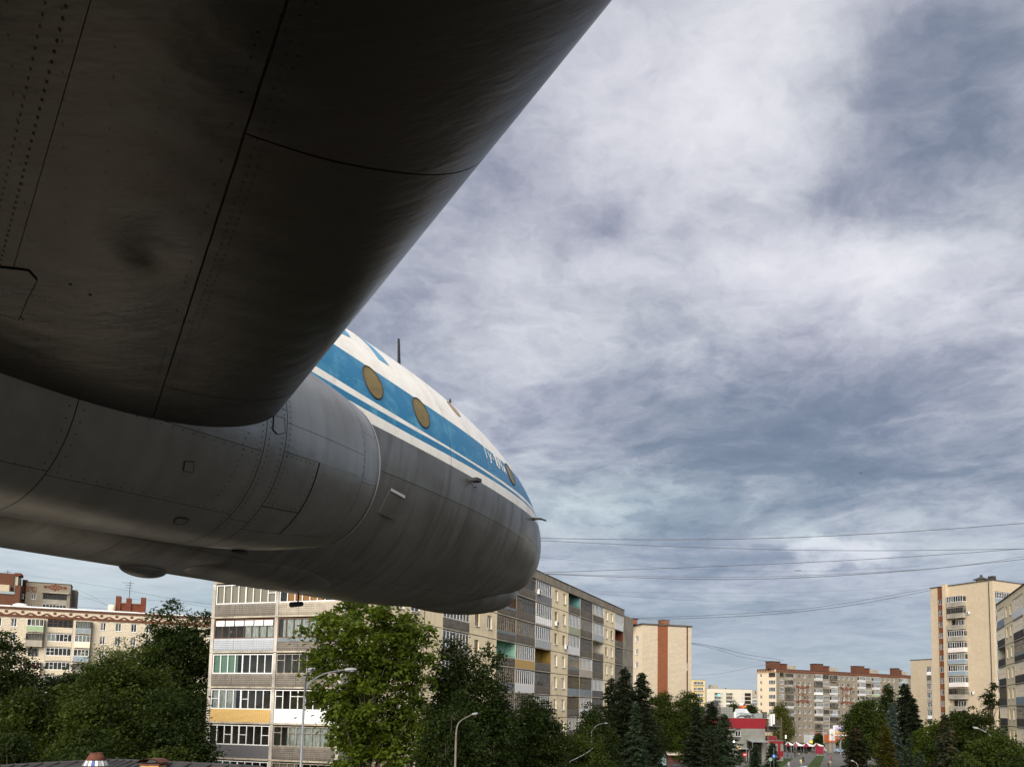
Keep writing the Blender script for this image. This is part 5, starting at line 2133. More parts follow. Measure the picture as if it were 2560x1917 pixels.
# ---------------------------------------------------------------- 7. frieze house on the left
FZr = Facade(150, 162, 6000)
UZ = lambda x, y=740: FZr.u(*cL(x, y))
fz = empty('apartment_block', FZr.at(0, 5), 'brick house with a red zigzag frieze under its roof edge', 'apartment block')
ztz = FZr.z(*cL(828, 566))
ua0, ue0 = UZ(-300), FZr.u(560, 1640)
sill = [FZr.z(*cL(640, y)) for y in (808, 1007, 1200, 1395)]
hz_ = (sill[0] - sill[3]) / 3
sill = [sill[0] - hz_ * k for k in range(5)]
wz = [(UZ(-140), UZ(-60)), (UZ(-60) - .1 + .15, UZ(22)), (UZ(152), UZ(234)), (UZ(1390), UZ(1466)), (UZ(1600), UZ(1678)),
      (FZr.u(327.5, 1570), FZr.u(341.5, 1570)), (FZr.u(365, 1575), FZr.u(379, 1575)), (FZr.u(402, 1575), FZr.u(416, 1575)), (FZr.u(440, 1575), FZr.u(454, 1575)), (FZr.u(520, 1575), FZr.u(536, 1575))]
holes = []
for a, b in wz:
    for k in range(5):
        holes.append((a, b, sill[k] - .25, sill[k] + 1.35, .4, None, DARKI))
zb = [(UZ(656, 760), UZ(1012, 760))]
for k in range(5):
    holes.append((zb[0][0], zb[0][1], sill[k] - 1.0, sill[k] + 1.6, 1.2, INNER, DARKI if k == 0 else INNER))
holes.append((UZ(385, 1150), UZ(535, 1150), sill[2] - .3, sill[2] + 1.3, .4, None, DARKI))
build_wall(wall_mesh(FZr, ua0, ue0, 0, ztz, holes, SILIC), fz)
for a, b in wz:
    for k in range(5):
        window(fz, FZr, (a + b) / 2, sill[k] - .25, b - a - .02, 1.6, 2, WPVC, y=.12, trans=-.5)
        sill_part(fz, FZr, (a + b) / 2, sill[k] - .25, b - a)
    box_part('lintel', fz, FZr, a - .5, b + .5, -.05, -.003, sill[0] + 1.42, sill[0] + 1.62, BARE)
window(fz, FZr, (UZ(385, 1150) + UZ(535, 1150)) / 2, sill[2] - .3, UZ(535, 1150) - UZ(385, 1150), 1.6, 3, DKWOOD, y=.12, trans=-.5)
for (xa, xb, yref, tab) in ((383, 622, 740, {0: 'w:dgreen', 1: 'd:conc', 3: 'w:cream:R'}), (1052, 1270, 800, {0: 'd:steel:k', 1: 'w:cream:k', 2: 'w:bsiding', 3: 'd:conc', 4: 'w:conc'})):
    a, b = UZ(xa, yref), UZ(xb, yref)
    for k, st in tab.items():
        loggia(fz, FZr, a - .05 * k, b - .05 * k, sill[k] - 1.15, st, near=False, H=hz_ * .94, ph=1.15, rs=rs, proj=1.1, holes=1)
for k, st in {0: 'b:brick:n5', 1: 'w:brick:n6', 2: 'w:brick:n6', 3: 'w:brick:n6', 4: 'w:brick:n6'}.items():
    loggia(fz, FZr, zb[0][0], zb[0][1], sill[k] - 1.0, st, near=False, H=hz_ * .95, ph=1.0, rs=rs)
# frieze
box_part('cornice', fz, FZr, ua0, ue0, -.15, -.003, ztz - .45, ztz - .1, REDB)
zz_t, zz_b = FZr.z(*cL(828, 595)), FZr.z(*cL(828, 650))
box_part('brick_band', fz, FZr, ua0, ue0, -.07, -.003, zz_b - .75, zz_b - .25, REDB)
mb = MB()
pts, uu, i = [], UZ(-300), 0
stp = (UZ(870, 600) - UZ(650, 600)) / 2
ph0 = UZ(650, 600)
while ph0 > ua0:
    ph0 -= 2 * stp
zt2, zb2 = FZr.z(*cL(650, 598)), FZr.z(*cL(760, 640))
zt2, zb2 = ztz - 1.0, ztz - 1.75
i = 0
u_ = ph0
while u_ < ue0 - 1:
    pts.append((u_, zt2 if i % 2 == 0 else zb2))
    u_ += stp
    i += 1
mb3 = MB()
for i in range(len(pts) - 1):            # stepped brick courses of the zigzag
    for k in range(6):
        a, b = pts[i], pts[i + 1]
        u0_ = a[0] + (b[0] - a[0]) * k / 6
        z0_ = a[1] + (b[1] - a[1]) * (k + .5) / 6
        mb3.box(u0_ - .12, u0_ + (b[0] - a[0]) / 6 + .12, -.06, -.003, z0_ - .09, z0_ + .09, REDP, FZr.M)
mb3.build('zigzag_brickwork', REDP, fz)
for i in range(len(pts) - 1):
    if i % 2 == 1:
        u_ = pts[i][0]
        box_part('brick_square', fz, FZr, u_ - .25, u_ + .25, -.06, -.003, zt2 - .1, zt2 + .35, REDP)
    else:
        u_ = pts[i][0]
        box_part('vent_slot', fz, FZr, u_ - .13, u_ + .13, -.02, -.003, zb2 - .25, zb2 + .15, SEAM)
box_part('roof_edge', fz, FZr, ua0, ue0, -.3, .3, ztz + .003, ztz + .25, mat('bright_zinc_flashing', (.62, .62, .62), .4, .2))
box_part('roof', fz, FZr, ua0, ue0, .31, 12, ztz - .3, ztz - .05, ROOFM)
# chimney stack on that roof
mb = MB()
ca_, cb_ = FZr.u(*cL(1583, 590)), FZr.u(356, 1530)
cz = FZr.z(*cL(1583, 600))
box_part('chimney', fz, FZr, ca_, cb_, 1.2, 3, ztz, ztz + 2.0, REDP)
for t_ in (0, .47, 1):
    u_ = ca_ + (cb_ - ca_) * t_
    box_part('chimney', fz, FZr, u_ - (.0 if t_ == 0 else .45), u_ + (.9 if t_ == 0 else .45), .9, 3.2, ztz, ztz + 3.4 - (.3 if t_ == .47 else 0), REDP)
box_part('chimney_cap', fz, FZr, ca_ + .9, cb_ - .4, 1.0, 3.1, ztz + 2.003, ztz + 2.2, BARE)
mb = MB()
u_ = FZr.u(*cL(1535, 590))
mb.lathe([(.6, 0), (.72, .5), (.7, 1.1), (.55, 1.3), (.3, 1.35)], 14, None, FZr.M @ Matrix.Translation((u_, .8, ztz + .2)))
mb.build('roof_ventilator', PAR['cream'], fz, smooth=True)
mb = MB()
u_ = ca_ + (cb_ - ca_) * .47
mb.tube([FZr.at(u_, 1.8, ztz + 3), FZr.at(u_, 1.8, ztz + 6.6)], .06, 5, SEAM)
for k, w_ in ((6.3, 1.5), (5.8, .8), (5.3, .8)):
    mb.tube([FZr.at(u_ - w_, 1.8, ztz + k), FZr.at(u_ + w_ * .5, 1.8, ztz + k)], .035, 4, SEAM)
mb.build('tv_aerial', SEAM, fz)
# small brick stack and tank left on the same roof
box_part('chimney', fz, FZr, UZ(160, 500), UZ(240, 500), 2, 4, ztz, ztz + 4.4, REDB)
box_part('roof_shed', fz, FZr, UZ(-200, 450), UZ(165, 450), 2.2, 5, ztz, ztz + 2.6, REDB)
box_part('roof_shed_cover', fz, FZr, UZ(-210, 450), UZ(175, 450), 2, 5.2, ztz + 2.603, ztz + 3.1, PAR['steel'])
mb = MB()
mb.ico((UZ(265, 520), 1.2, ztz + .35), (1.35, .8, .55), None, 14, 8, FZr.M)
mb.build('roof_hood', PAR['beigew'], fz, smooth=True)

# ---------------------------------------------------------------- 8. dated house behind it
F76 = Facade(42.6, 232, 5600)
U7 = lambda x, y=300: F76.u(*cL(x, y))
d7 = empty('apartment_tower', F76.at(0, 5), 'taller brick block with 1976 and diamond ornaments in red brick', 'apartment tower')
z7 = F76.z(*cL(600, 205))
e7 = U7(975)
row7 = [F76.z(*cL(470, 430)), F76.z(*cL(470, 560))]
h7 = 3.0
w7 = [(U7(262, 385), U7(328, 385)), (U7(428, 395), U7(498, 395))]
b7 = (U7(590, 400), U7(925, 400))
zb7 = F76.z(*cL(760, 435))
holes = []
for k in range(8):
    z = row7[0] - h7 * k
    for a, b in w7:
        holes.append((a, b, z, z + 1.5, .4, None, DARKI))
    holes.append((b7[0], b7[1], zb7 - h7 * k - 1.2, zb7 - h7 * k + 1.7, 1.3, INNER, INNER))
build_wall(wall_mesh(F76, 0, e7, 0, z7, holes, GREYB), d7)
for k in range(8):
    z = row7[0] - h7 * k
    for a, b in w7:
        window(d7, F76, (a + b) / 2, z, b - a - .02, 1.5, 2, WPVC, y=.12, trans=-.5)
    loggia(d7, F76, b7[0], b7[1], zb7 - h7 * k - 1.2, 'd:conc:n9' if k == 0 else 'w:conc:n7', near=False, H=h7 * .97, ph=1.2, rs=rs)
F76s = Facade.raw(F76.at(e7, 0), F76.n.copy(), -F76.e)
side_wall(F76.at(e7, 0), F76.n, 6.5, z7 - .2, GREYB, d7)
F76t = Facade.raw(F76.at(e7, 6.5), F76.e.copy(), F76.n.copy())
e8 = F76t.u(*cL(1058, 400))
build_wall(wall_mesh(F76t, 0, e8, 0, z7 - .6, [], GREYB), d7)
side_wall(F76t.at(e8, 0), F76.n, 6, z7 - .6, GREYB, d7)
box_part('roof', d7, F76, -.1, e7 + .1, -.1, 6.4, z7 + .003, z7 + .2, ROOFM)
box_part('canopy', d7, F76, b7[0] - .3, b7[1] + .4, -.7, -.003, zb7 + 1.75, zb7 + 2.1, BARE)
# the date and its frame, and the diamonds
DIG = {'1': [[(0, .8), (.4, 1), (.4, 0)]], '9': [[(1, .5), (0, .5), (0, 1), (1, 1), (1, 0), (0, 0)]], '7': [[(0, 1), (1, 1), (.35, 0)]], '6': [[(1, 1), (0, 1), (0, 0), (1, 0), (1, .5), (0, .5)]]}
mb = MB()
nu0, nz1 = F76.uz(*cL(312, 258))
nu1, nz0 = F76.uz(*cL(484, 318))
wch = (nu1 - nu0) / 4
for i, ch in enumerate('1976'):
    for st in DIG[ch]:
        stroke(mb, F76, [(nu0 + wch * (i + .12 + .72 * x), nz0 + (nz1 - nz0) * y) for x, y in st], .19, REDP, -.05, .05)
fr0, fr1 = F76.uz(*cL(293, 243)), F76.uz(*cL(497, 332))
stroke(mb, F76, [(fr0[0], fr0[1]), (fr1[0], fr0[1] - .1), (fr1[0], fr1[1]), (fr0[0], fr1[1] + .1), (fr0[0], fr0[1])], .11, REDP, -.05, .05)
mb.build('date_1976', REDP, d7)
mb = MB()
cu_, cz_ = F76.uz(*cL(765, 265))
pxm = (F76.u(*cL(865, 265)) - cu_) / 100.

def diamond(x, y, a, b, w=.24):
    stroke(mb, F76, [(cu_ + x * pxm, cz_ - y * pxm + b * pxm), (cu_ + (x + a) * pxm, cz_ - y * pxm), (cu_ + x * pxm, cz_ - (y + b) * pxm), (cu_ + (x - a) * pxm, cz_ - y * pxm), (cu_ + x * pxm, cz_ + (-y + b) * pxm)], w, REDP, -.05, .05)
diamond(0, 0, 28, 24); diamond(-80, 0, 20, 20); diamond(82, 0, 20, 20)
for x, y in ((-42, -24), (42, -24), (-42, 26), (42, 26), (0, -36), (0, 42)):
    diamond(x, y, 11, 7, .3)
for s_ in (-1, 1):
    stroke(mb, F76, [(cu_ + s_ * 118 * pxm, cz_ + 14 * pxm), (cu_ + s_ * 132 * pxm, cz_), (cu_ + s_ * 118 * pxm, cz_ - 14 * pxm)], .3, REDP, -.05, .05)
    stroke(mb, F76, [(cu_ + s_ * 140 * pxm, cz_ + 14 * pxm), (cu_ + s_ * 155 * pxm, cz_), (cu_ + s_ * 140 * pxm, cz_ - 14 * pxm)], .3, REDP, -.05, .05)
mb.build('diamond_ornament', REDP, d7)
# stair tower and red brick part at the frame edge
FR2 = Facade(0, 226, 5600)
UR2 = lambda x, y: FR2.u(*cL(x, y))
box_part('brick_penthouse', d7, FR2, UR2(-260, 150), UR2(186, 150), 1, 9, 10, FR2.z(*cL(100, 62)), REDB)
box_part('stair_tower', d7, FR2, UR2(186, 150), UR2(238, 150), 1.5, 9, 10, FR2.z(*cL(210, 90)), SILIC)
box_part('side_wing', d7, FR2, UR2(-260, 300), UR2(140, 300), -2, .9, 0, FR2.z(*cL(70, 238)), SILIC2)
box_part('chimney', d7, FR2, UR2(272, 150), UR2(340, 150), 6, 8, 30, FR2.z(*cL(300, 118)), REDB)
box_part('stair_tower_roof', d7, FR2, UR2(195, 70), UR2(285, 90), 1, 6, FR2.z(*cL(240, 95)), FR2.z(*cL(240, 58)), REDP)
mb = MB()
u_ = UR2(85, 40)
mb.tube([FR2.at(u_, 3, FR2.z(*cL(85, 62))), FR2.at(u_, 3, FR2.z(*cL(90, 5)))], .07, 5, SEAM)
mb.tube([FR2.at(u_ - .8, 3, FR2.z(*cL(85, 30))), FR2.at(u_ + .8, 3, FR2.z(*cL(85, 30)))], .05, 5, SEAM)
mb.build('tv_aerial', SEAM, d7)
# ================================================================== trees
def leafmat(name, c1, c2, trans=.35, rough=.62):
    M_ = bpy.data.materials.new(name)
    M_.use_nodes = True
    t = M_.node_tree
    g = G(t)
    bs = t.nodes['Principled BSDF']
    bs.inputs['Roughness'].default_value = rough
    bs.inputs['Specular IOR Level'].default_value = .18
    geo = N(t, 'ShaderNodeNewGeometry')
    tc = N(t, 'ShaderNodeTexCoord').outputs['Object']
    n = g.noise(tc, .55, 4, .6)
    f = g.m('ADD', g.m('MULTIPLY', g.mr(n, .35, .65), .72), g.m('MULTIPLY', geo.outputs['Random Per Island'], .28))
    c = g.mix(f, c1, c2)
    g.put(bs.inputs['Base Color'], c)
    tr = N(t, 'ShaderNodeBsdfTranslucent')
    g.put(tr.inputs[0], g.mix(.5, c, (c2[0] * 1.6, c2[1] * 1.5, c2[2] * .6)))
    mx = N(t, 'ShaderNodeMixShader')
    mx.inputs[0].default_value = trans
    t.links.new(bs.outputs[0], mx.inputs[1])
    t.links.new(tr.outputs[0], mx.inputs[2])
    t.links.new(mx.outputs[0], t.nodes['Material Output'].inputs[0])
    return M_


LEAF = dict(
    dark=leafmat('dark_leaves', (.007, .015, .0024), (.026, .042, .0055)),
    mid=leafmat('green_leaves', (.008, .017, .0024), (.050, .071, .0075)),
    bright=leafmat('bright_maple_leaves', (.015, .032, .003), (.098, .135, .010), .42),
    willow=leafmat('pale_willow_leaves', (0.0660, 0.0858, 0.0297), (0.1320, 0.1518, 0.0561), .4),
    birch=leafmat('yellowing_birch_leaves', (0.0462, 0.0594, 0.0119), (0.1122, 0.1122, 0.0231), .4),
    olive=leafmat('olive_thuja_sprays', (0.0297, 0.0330, 0.0066), (0.0858, 0.0792, 0.0119), .3),
    brown=leafmat('brownish_needles', (0.0198, 0.0211, 0.0066), (0.0726, 0.0396, 0.0145), .25),
    spruce=leafmat('dark_needles', (.0065, .0115, .0045), (.0155, .024, .008), .15),
    blue=leafmat('blue_needles', (0.0297, 0.0495, 0.0429), (0.0660, 0.0924, 0.0792), .15),
    bgreen=leafmat('blue_green_needles', (.010, .020, .009), (.028, .046, .022), .15),
)
BARK = mat('grey_bark', (.085, .070, .055), .95, 0, .2, noise=(4, .7, (.03, .026, .02)), bump=(14, .5))
BARKW = mat('birch_bark', (.45, .43, .40), .9, 0, .2, noise=(3, 1, (.05, .05, .05)))


def quads_mesh(name, C, U, V, mt, kite=False):
    """C centres, U and V half axes (n,3) -> mesh of leaf faces"""
    n = len(C)
    P = np.empty((n, 4, 3), 'f')
    if kite:
        P[:, 0] = C - V
        P[:, 1] = C + U - V * .1
        P[:, 2] = C + V
        P[:, 3] = C - U - V * .1
    else:
        P[:, 0] = C - U - V
        P[:, 1] = C + U - V
        P[:, 2] = C + U + V
        P[:, 3] = C - U + V
    me = bpy.data.meshes.new(name)
    me.vertices.add(n * 4)
    me.vertices.foreach_set('co', P.reshape(-1))
    me.loops.add(n * 4)
    me.loops.foreach_set('vertex_index', np.arange(n * 4, dtype='i'))
    me.polygons.add(n)
    me.polygons.foreach_set('loop_start', np.arange(0, n * 4, 4, dtype='i'))
    me.polygons.foreach_set('loop_total', np.full(n, 4, 'i'))
    me.materials.append(mt)
    me.update(calc_edges=True)
    return me


def unit(v):
    return v / np.maximum(np.linalg.norm(v, axis=-1, keepdims=True), 1e-9)


def fol(parent, me, name='crown'):
    o = bpy.data.objects.new(name, me)
    col.objects.link(o)
    o.parent = parent
    return o


def broad(loc, h, r, lobes, label, leaf='mid', nclump=420, per=55, size=.16, cl=.55, seed=1, trunk=.22, stems=1, cat='tree', group=None, base=.25, name='broadleaf_tree', droop=.0, shoots=0):
    """lobes: (dx, dy, zc, rx, rz) in units of r / h"""
    g = np.random.default_rng(seed)
    size, per, cl, nclump = size * .74, int(per * 1.55), cl * .86, int(nclump * (1.25 if group else .95))
    root = empty(name, loc, label, cat, group)
    L = np.array([(a * r, b * r, c * h, d * r, e * h) for a, b, c, d, e in lobes])
    vol = L[:, 3] ** 2 * L[:, 4]
    k = g.choice(len(L), nclump * 3, p=vol / vol.sum())
    d = unit(g.normal(size=(nclump * 3, 3)))
    rad = g.uniform(.35, 1.0, nclump * 3) ** .55
    # knobbly outline: radius modulated by a few random directions per lobe
    knob = unit(g.normal(size=(len(L), 9, 3)))
    kk = np.einsum('ij,ikj->ik', d, knob[k])
    rad = rad * (.80 + .40 * np.clip(kk, 0, 1).max(1) ** 3)
    C = np.stack([L[k, 0], L[k, 1], L[k, 2]], 1) + d * rad[:, None] * np.stack([L[k, 3], L[k, 3], L[k, 4]], 1)
    C = C[C[:, 2] > base * h * .6][:nclump]
    n = len(C)
    # leaves of a clump: flattened cloud, tilted outward
    out = unit(C - np.array([0, 0, .45 * h]))
    off = g.normal(size=(n, per, 3)) * np.array([cl, cl, cl * .42]) * g.uniform(.6, 1.25, (n, 1, 1))
    off[..., 2] -= (off[..., 0] ** 2 + off[..., 1] ** 2) * .25 / cl
    if droop:
        off[..., 2] -= np.abs(g.normal(size=(n, per))) * droop
    P = (C[:, None] + off).reshape(-1, 3)
    nm = unit(np.repeat(out, per, 0) * .5 + g.normal(size=(n * per, 3)) * .75 + np.array([0, 0, .55]))
    if shoots:
        q = g.integers(0, n, shoots)
        top = C[q] + np.array([0, 0, cl])
        S = (top[:, None] + np.stack([g.normal(size=(shoots, 14)) * .05, g.normal(size=(shoots, 14)) * .05, g.uniform(0, .9, (shoots, 14))], -1)).reshape(-1, 3)
        P = np.concatenate([P, S])
        nm = np.concatenate([nm, unit(g.normal(size=(len(S), 3)))])
    a = unit(np.cross(nm, g.normal(size=nm.shape)))
    b = np.cross(nm, a)
    s = size * g.uniform(.55, 1.25, (len(P), 1))
    fol(root, quads_mesh('crown', P, a * s * .62, b * s, LEAF[leaf], True))
    # trunk and limbs that reach into the clumps
    mb = MB()
    top = max(L[:, 2]) + 0.0
    for st in range(stems):
        ox, oy = (0, 0) if stems == 1 else (math.cos(st * 2.4) * .3 * r * .25, math.sin(st * 2.4) * .3 * r * .25)
        pts = [Vector((ox * t * 2 + math.sin(t * 5 + seed) * .12 * r * .3, oy * t * 2 + math.cos(t * 4 + seed) * .1 * r * .3, h * .86 * t)) for t in [q / 8 for q in range(9)]]
        mb.tube(pts, [trunk * (1 - .85 * q / 8) for q in range(9)], 8, BARK if leaf != 'birch' else BARKW)
        idx = g.choice(n, min(n, 26 // stems + 6), replace=False)
        for q in idx:
            e = Vector(C[q])
            t = max(.18, min(.9, (e.z - .12 * h) / (h * .86) - g.uniform(.08, .25)))
            i0 = t * 8
            i_ = int(i0)
            s0 = pts[i_].lerp(pts[min(8, i_ + 1)], i0 - i_)
            md = s0.lerp(e, .5) + Vector((0, 0, .06 * h * g.uniform(-.2, 1)))
            rr = trunk * (1 - .85 * t) * .55
            mb.tube([s0, md, e], [rr, rr * .6, .02], 5, BARK if leaf != 'birch' else BARKW)
    o = mb.build('trunk', BARK if leaf != 'birch' else BARKW, None, smooth=True)
    o.parent = root
    return root


def conifer(loc, h, r, label, leaf='spruce', seed=1, dens=1.0, size=.16, droop=.32, narrow=1.0, cat='conifer', group=None, base=.06, name='spruce_tree', tips=None, power=.85):
    g = np.random.default_rng(seed)
    root = empty(name, loc, label, cat, group)
    P, U, V = [], [], []
    nb = int(h * 21 * dens)
    mb = MB()
    mb.tube([(0, 0, 0), (.03, .02, h * .5), (0, 0, h * 1.0)], [max(.06, h * .014), h * .008, .015], 7, BARK)
    for i in range(nb):
        t = base + (1 - base) * (i + g.uniform(0, 1)) / nb
        z = h * t
        prof = (1 - t) ** power
        ln = r * max(.03, prof) * g.uniform(.52, 1.18) + .12
        az = g.uniform(0, 2 * np.pi)
        d = np.array([np.cos(az), np.sin(az), 0.])
        nn = max(3, int(ln / (size * .55)))
        s = np.linspace(.12, 1, nn)
        up = .10 if t > .8 else 0
        pos = np.array([0, 0, z]) + d * (s * ln)[:, None] + np.array([0, 0, 1.]) * (-droop * ln * s ** 1.4 + .16 * ln * s ** 3 + up * ln * s)[:, None]
        side = np.cross(d, [0, 0, 1.])
        wdt = size * 1.7 * (1.1 - .7 * s)
        for sg in (-1, 0, 1):
            k = g.normal(size=(nn, 3)) * size * .35
            cc = pos + side * (sg * wdt * g.uniform(.5, 1.2, nn))[:, None] + k - np.array([0, 0, 1.]) * (abs(sg) * wdt * .35)[:, None]
            P.append(cc)
            dirv = unit(d + side * sg * .9 + np.array([0, 0, -droop * .8]) + g.normal(size=(nn, 3)) * .25)
            nr = unit(np.cross(dirv, side + g.normal(size=(nn, 3)) * .5) + 1e-6)
            ac = np.cross(dirv, nr)
            sc = size * g.uniform(.7, 1.2, (nn, 1))
            V.append(dirv * sc)
            U.append(ac * sc * .42)
        if i % 3 == 0:
            mb.tube([Vector((0, 0, z)), Vector(pos[len(pos) // 2]), Vector(pos[-1])], [.035, .02, .008], 4, BARK, cap=False)
    P, U, V = np.concatenate(P), np.concatenate(U), np.concatenate(V)
    fol(root, quads_mesh('crown', P, U, V, LEAF[leaf], True))
    if tips:
        k = g.choice(len(P), int(len(P) * tips[1]), replace=False)
        fol(root, quads_mesh('withered_sprays', P[k] + g.normal(size=(len(k), 3)) * .05, U[k] * 1.6, V[k] * 1.2, LEAF[tips[0]], True), 'withered_sprays')
    o = mb.build('trunk', BARK, None, smooth=True)
    o.parent = root
    return root


def spot(px, topy, Y):
    """base point and height of a tree whose top is seen at (px, topy)"""
    T = at(px, topy, Y)
    return Vector((T.x, T.y, 0)), T.z


def wid(px_w, Y):
    return px_w / FPX * Y


R1 = [(0, 0, .62, .9, .30), (-.45, .1, .50, .55, .22), (.45, -.1, .52, .55, .24), (.1, .3, .78, .5, .2), (-.15, -.3, .75, .55, .2), (0, 0, .35, .8, .2)]
R2 = [(0, 0, .60, .8, .34), (.35, .1, .80, .35, .18), (-.4, 0, .76, .38, .18), (-.5, .2, .45, .5, .25), (.5, -.2, .42, .5, .28), (0, 0, .3, .85, .2)]
LEFT = 'dense trees between the airliner and the brick houses'
def T(px, topy, Y, wpx, **k):
    loc, h = spot(px, topy, Y)
    k.setdefault('lobes', R1)
    lob = k.pop('lobes')
    return broad(loc, h, wid(wpx, Y) / 2, lob, **k)


# left group
T(300, 1571, 98, 190, label='pale feathery willow rising behind the dark trees under the airliner belly', leaf='willow', nclump=420, per=60, size=.17, cl=.7, seed=3, name='willow_tree', droop=.35, group=LEFT)
T(448, 1490, 70, 205, lobes=[(-.35, 0, .87, .40, .12), (.50, .1, .85, .42, .13), (.0, 0, .78, .8, .12), (-.2, 0, .70, .75, .17), (.35, 0, .66, .7, .2), (0, 0, .5, .95, .22), (0, 0, .3, 1, .25)], label='tall dark tree with two tops beside the balconied house end', leaf='dark', nclump=820, per=60, size=.17, cl=.5, seed=4, group=LEFT)
T(315, 1592, 56, 300, label='widest bushy tree of the dark group, with yellow green leaf edges', leaf='mid', nclump=760, per=60, size=.15, cl=.55, seed=5, group=LEFT)
T(-5, 1560, 60, 235, lobes=[(.25, 0, .82, .5, .15), (-.3, 0, .85, .5, .13), (.5, 0, .64, .65, .16), (0, 0, .5, 1, .25), (0, 0, .3, 1, .2)], label='dark tree at the left frame edge below the frieze house', leaf='dark', nclump=620, per=60, size=.15, cl=.55, seed=6, group=LEFT)
T(150, 1655, 66, 200, label='low dark tree filling the gap under the brick balconies', leaf='dark', nclump=480, per=55, size=.16, cl=.55, seed=7, group=LEFT)
T(95, 1690, 48, 210, label='near dark tree low in the left corner, brighter leaves on its crown', leaf='mid', nclump=520, per=55, size=.14, cl=.48, seed=8, group=LEFT)
T(255, 1700, 47, 230, label='near rounded tree in front of the widest one, crown lit from above', leaf='mid', nclump=560, per=55, size=.14, cl=.48, seed=9, group=LEFT)
T(455, 1690, 50, 200, label='near dark tree touching the left edge of the balconied house', leaf='dark', nclump=520, per=55, size=.14, cl=.48, seed=10, group=LEFT)
T(420, 1842, 40, 140, label='low shrubby tree behind the yellow roof vent', leaf='mid', nclump=300, per=50, size=.12, cl=.4, seed=12, group=LEFT)
T(50, 1800, 41, 190, label='low dark tree above the tiled roof at the frame corner', leaf='dark', nclump=360, per=50, size=.12, cl=.42, seed=13, group=LEFT)
T(230, 1815, 43, 230, label='low dark tree behind the rusty cone vent', leaf='dark', nclump=420, per=50, size=.13, cl=.45, seed=14, group=LEFT)

T(40, 1640, 70, 170, label='dark tree closing the gap between the frame edge tree and the low one', leaf='dark', nclump=460, per=55, size=.16, cl=.55, seed=15, group=LEFT)
T(215, 1640, 74, 170, label='dark tree just under the white fronted brick balcony', leaf='dark', nclump=460, per=55, size=.16, cl=.55, seed=16, group=LEFT)
T(400, 1600, 76, 170, label='dark tree trunk deep between the widest tree and the two topped one', leaf='dark', nclump=460, per=55, size=.16, cl=.55, seed=17, group=LEFT)

# centre
T(930, 1478, 50, 330, lobes=[(-.1, 0, .86, .78, .115), (.5, 0, .80, .46, .12), (-.42, 0, .74, .5, .13), (.1, 0, .66, .70, .14), (.45, 0, .60, .45, .14), (-.25, .1, .54, .42, .10), (.30, 0, .44, .48, .10), (-.18, 0, .36, .34, .09), (.2, .1, .27, .42, .08), (-.1, 0, .2, .4, .08)],
  label='bright green maple in front of the panel house, top hidden by the airliner nose', leaf='bright', nclump=620, per=40, size=.20, cl=.42, seed=20, trunk=.24, stems=2, name='maple_tree', base=.12)
T(1168, 1575, 54, 235, lobes=[(-.28, 0, .84, .40, .15), (.42, 0, .80, .42, .15), (.05, 0, .70, .80, .16), (.1, 0, .6, .9, .18), (-.3, 0, .5, .7, .2), (.3, 0, .42, .75, .2), (0, 0, .28, .95, .2)],
  label='dark tree with two tops before the cream house, nearest below the nose', leaf='dark', nclump=1450, per=60, size=.14, cl=.45, seed=21)
T(1335, 1712, 62, 175, label='dark tree between the two topped tree and the curved street lamp', leaf='dark', nclump=720, per=55, size=.14, cl=.45, seed=22)
T(1125, 1722, 46, 200, label='near low dark tree behind the tall street lamp', leaf='dark', nclump=480, per=50, size=.13, cl=.42, seed=27)
T(1462, 1808, 66, 190, label='low round dark shrub tree in front of the spruces', leaf='mid', nclump=520, per=50, size=.14, cl=.45, seed=23)
T(1490, 1745, 95, 130, label='dark leafy tree against the lower loggias of the panel house', leaf='dark', nclump=300, per=50, size=.17, cl=.55, seed=24)
T(1655, 1716, 200, 80, label='leafy tree with loose upright twigs in front of the red stripe', leaf='mid', nclump=260, per=45, size=.30, cl=.85, seed=25)
T(1722, 1722, 201, 105, label='leafy tree against the right half of the striped tower', leaf='mid', nclump=320, per=50, size=.30, cl=.95, seed=26)
T(1690, 1822, 200, 60, label='small yellow green bush above the shabby kiosk roof', leaf='bright', nclump=120, per=45, size=.16, cl=.5, seed=28)
T(1640, 1800, 201, 130, label='dark leafy tree filling in behind the kiosk', leaf='dark', nclump=260, per=50, size=.2, cl=.65, seed=29)

def CN(px, topy, Y, wpx, **k):
    loc, h = spot(px, topy, Y)
    return conifer(loc, h, wid(wpx, Y) / 2, **k)


CN(1562, 1670, 105, 165, power=.6, label='tall dark spruce with its thin leader against the pale corner', leaf='spruce', seed=31, size=.22, dens=1.1)
CN(1604, 1681, 108, 165, power=.6, label='tall dark spruce, slightly lower, beside the thin leader one', leaf='spruce', seed=32, size=.22, dens=1.1)
CN(1528, 1695, 110, 130, power=.6, label='dark spruce touching the end loggias of the panel house', leaf='spruce', seed=33, size=.22)
T(1575, 1735, 116, 170, label='broad dark tree merging the spruces into one mass', leaf='dark', nclump=420, per=50, size=.2, cl=.6, seed=30)
CN(1590, 1757, 78, 150, label='blue green spruce standing before the dark spruces', leaf='bgreen', seed=34, size=.17, dens=1.2)
CN(1742, 1762, 120, 120, power=.65, label='dark spruce left in the group beside the shop', leaf='spruce', seed=35, size=.22)
CN(1778, 1752, 128, 150, power=.65, label='middle dark spruce in the group beside the shop', leaf='spruce', seed=36, size=.22)
CN(1810, 1785, 118, 160, power=.65, label='heavy dark spruce overlapping the red shop band', leaf='bgreen', seed=37, size=.22, dens=1.1)
CN(1776, 1815, 98, 135, label='near dark spruce right of the kiosk', leaf='spruce', seed=38, size=.19, dens=1.1)
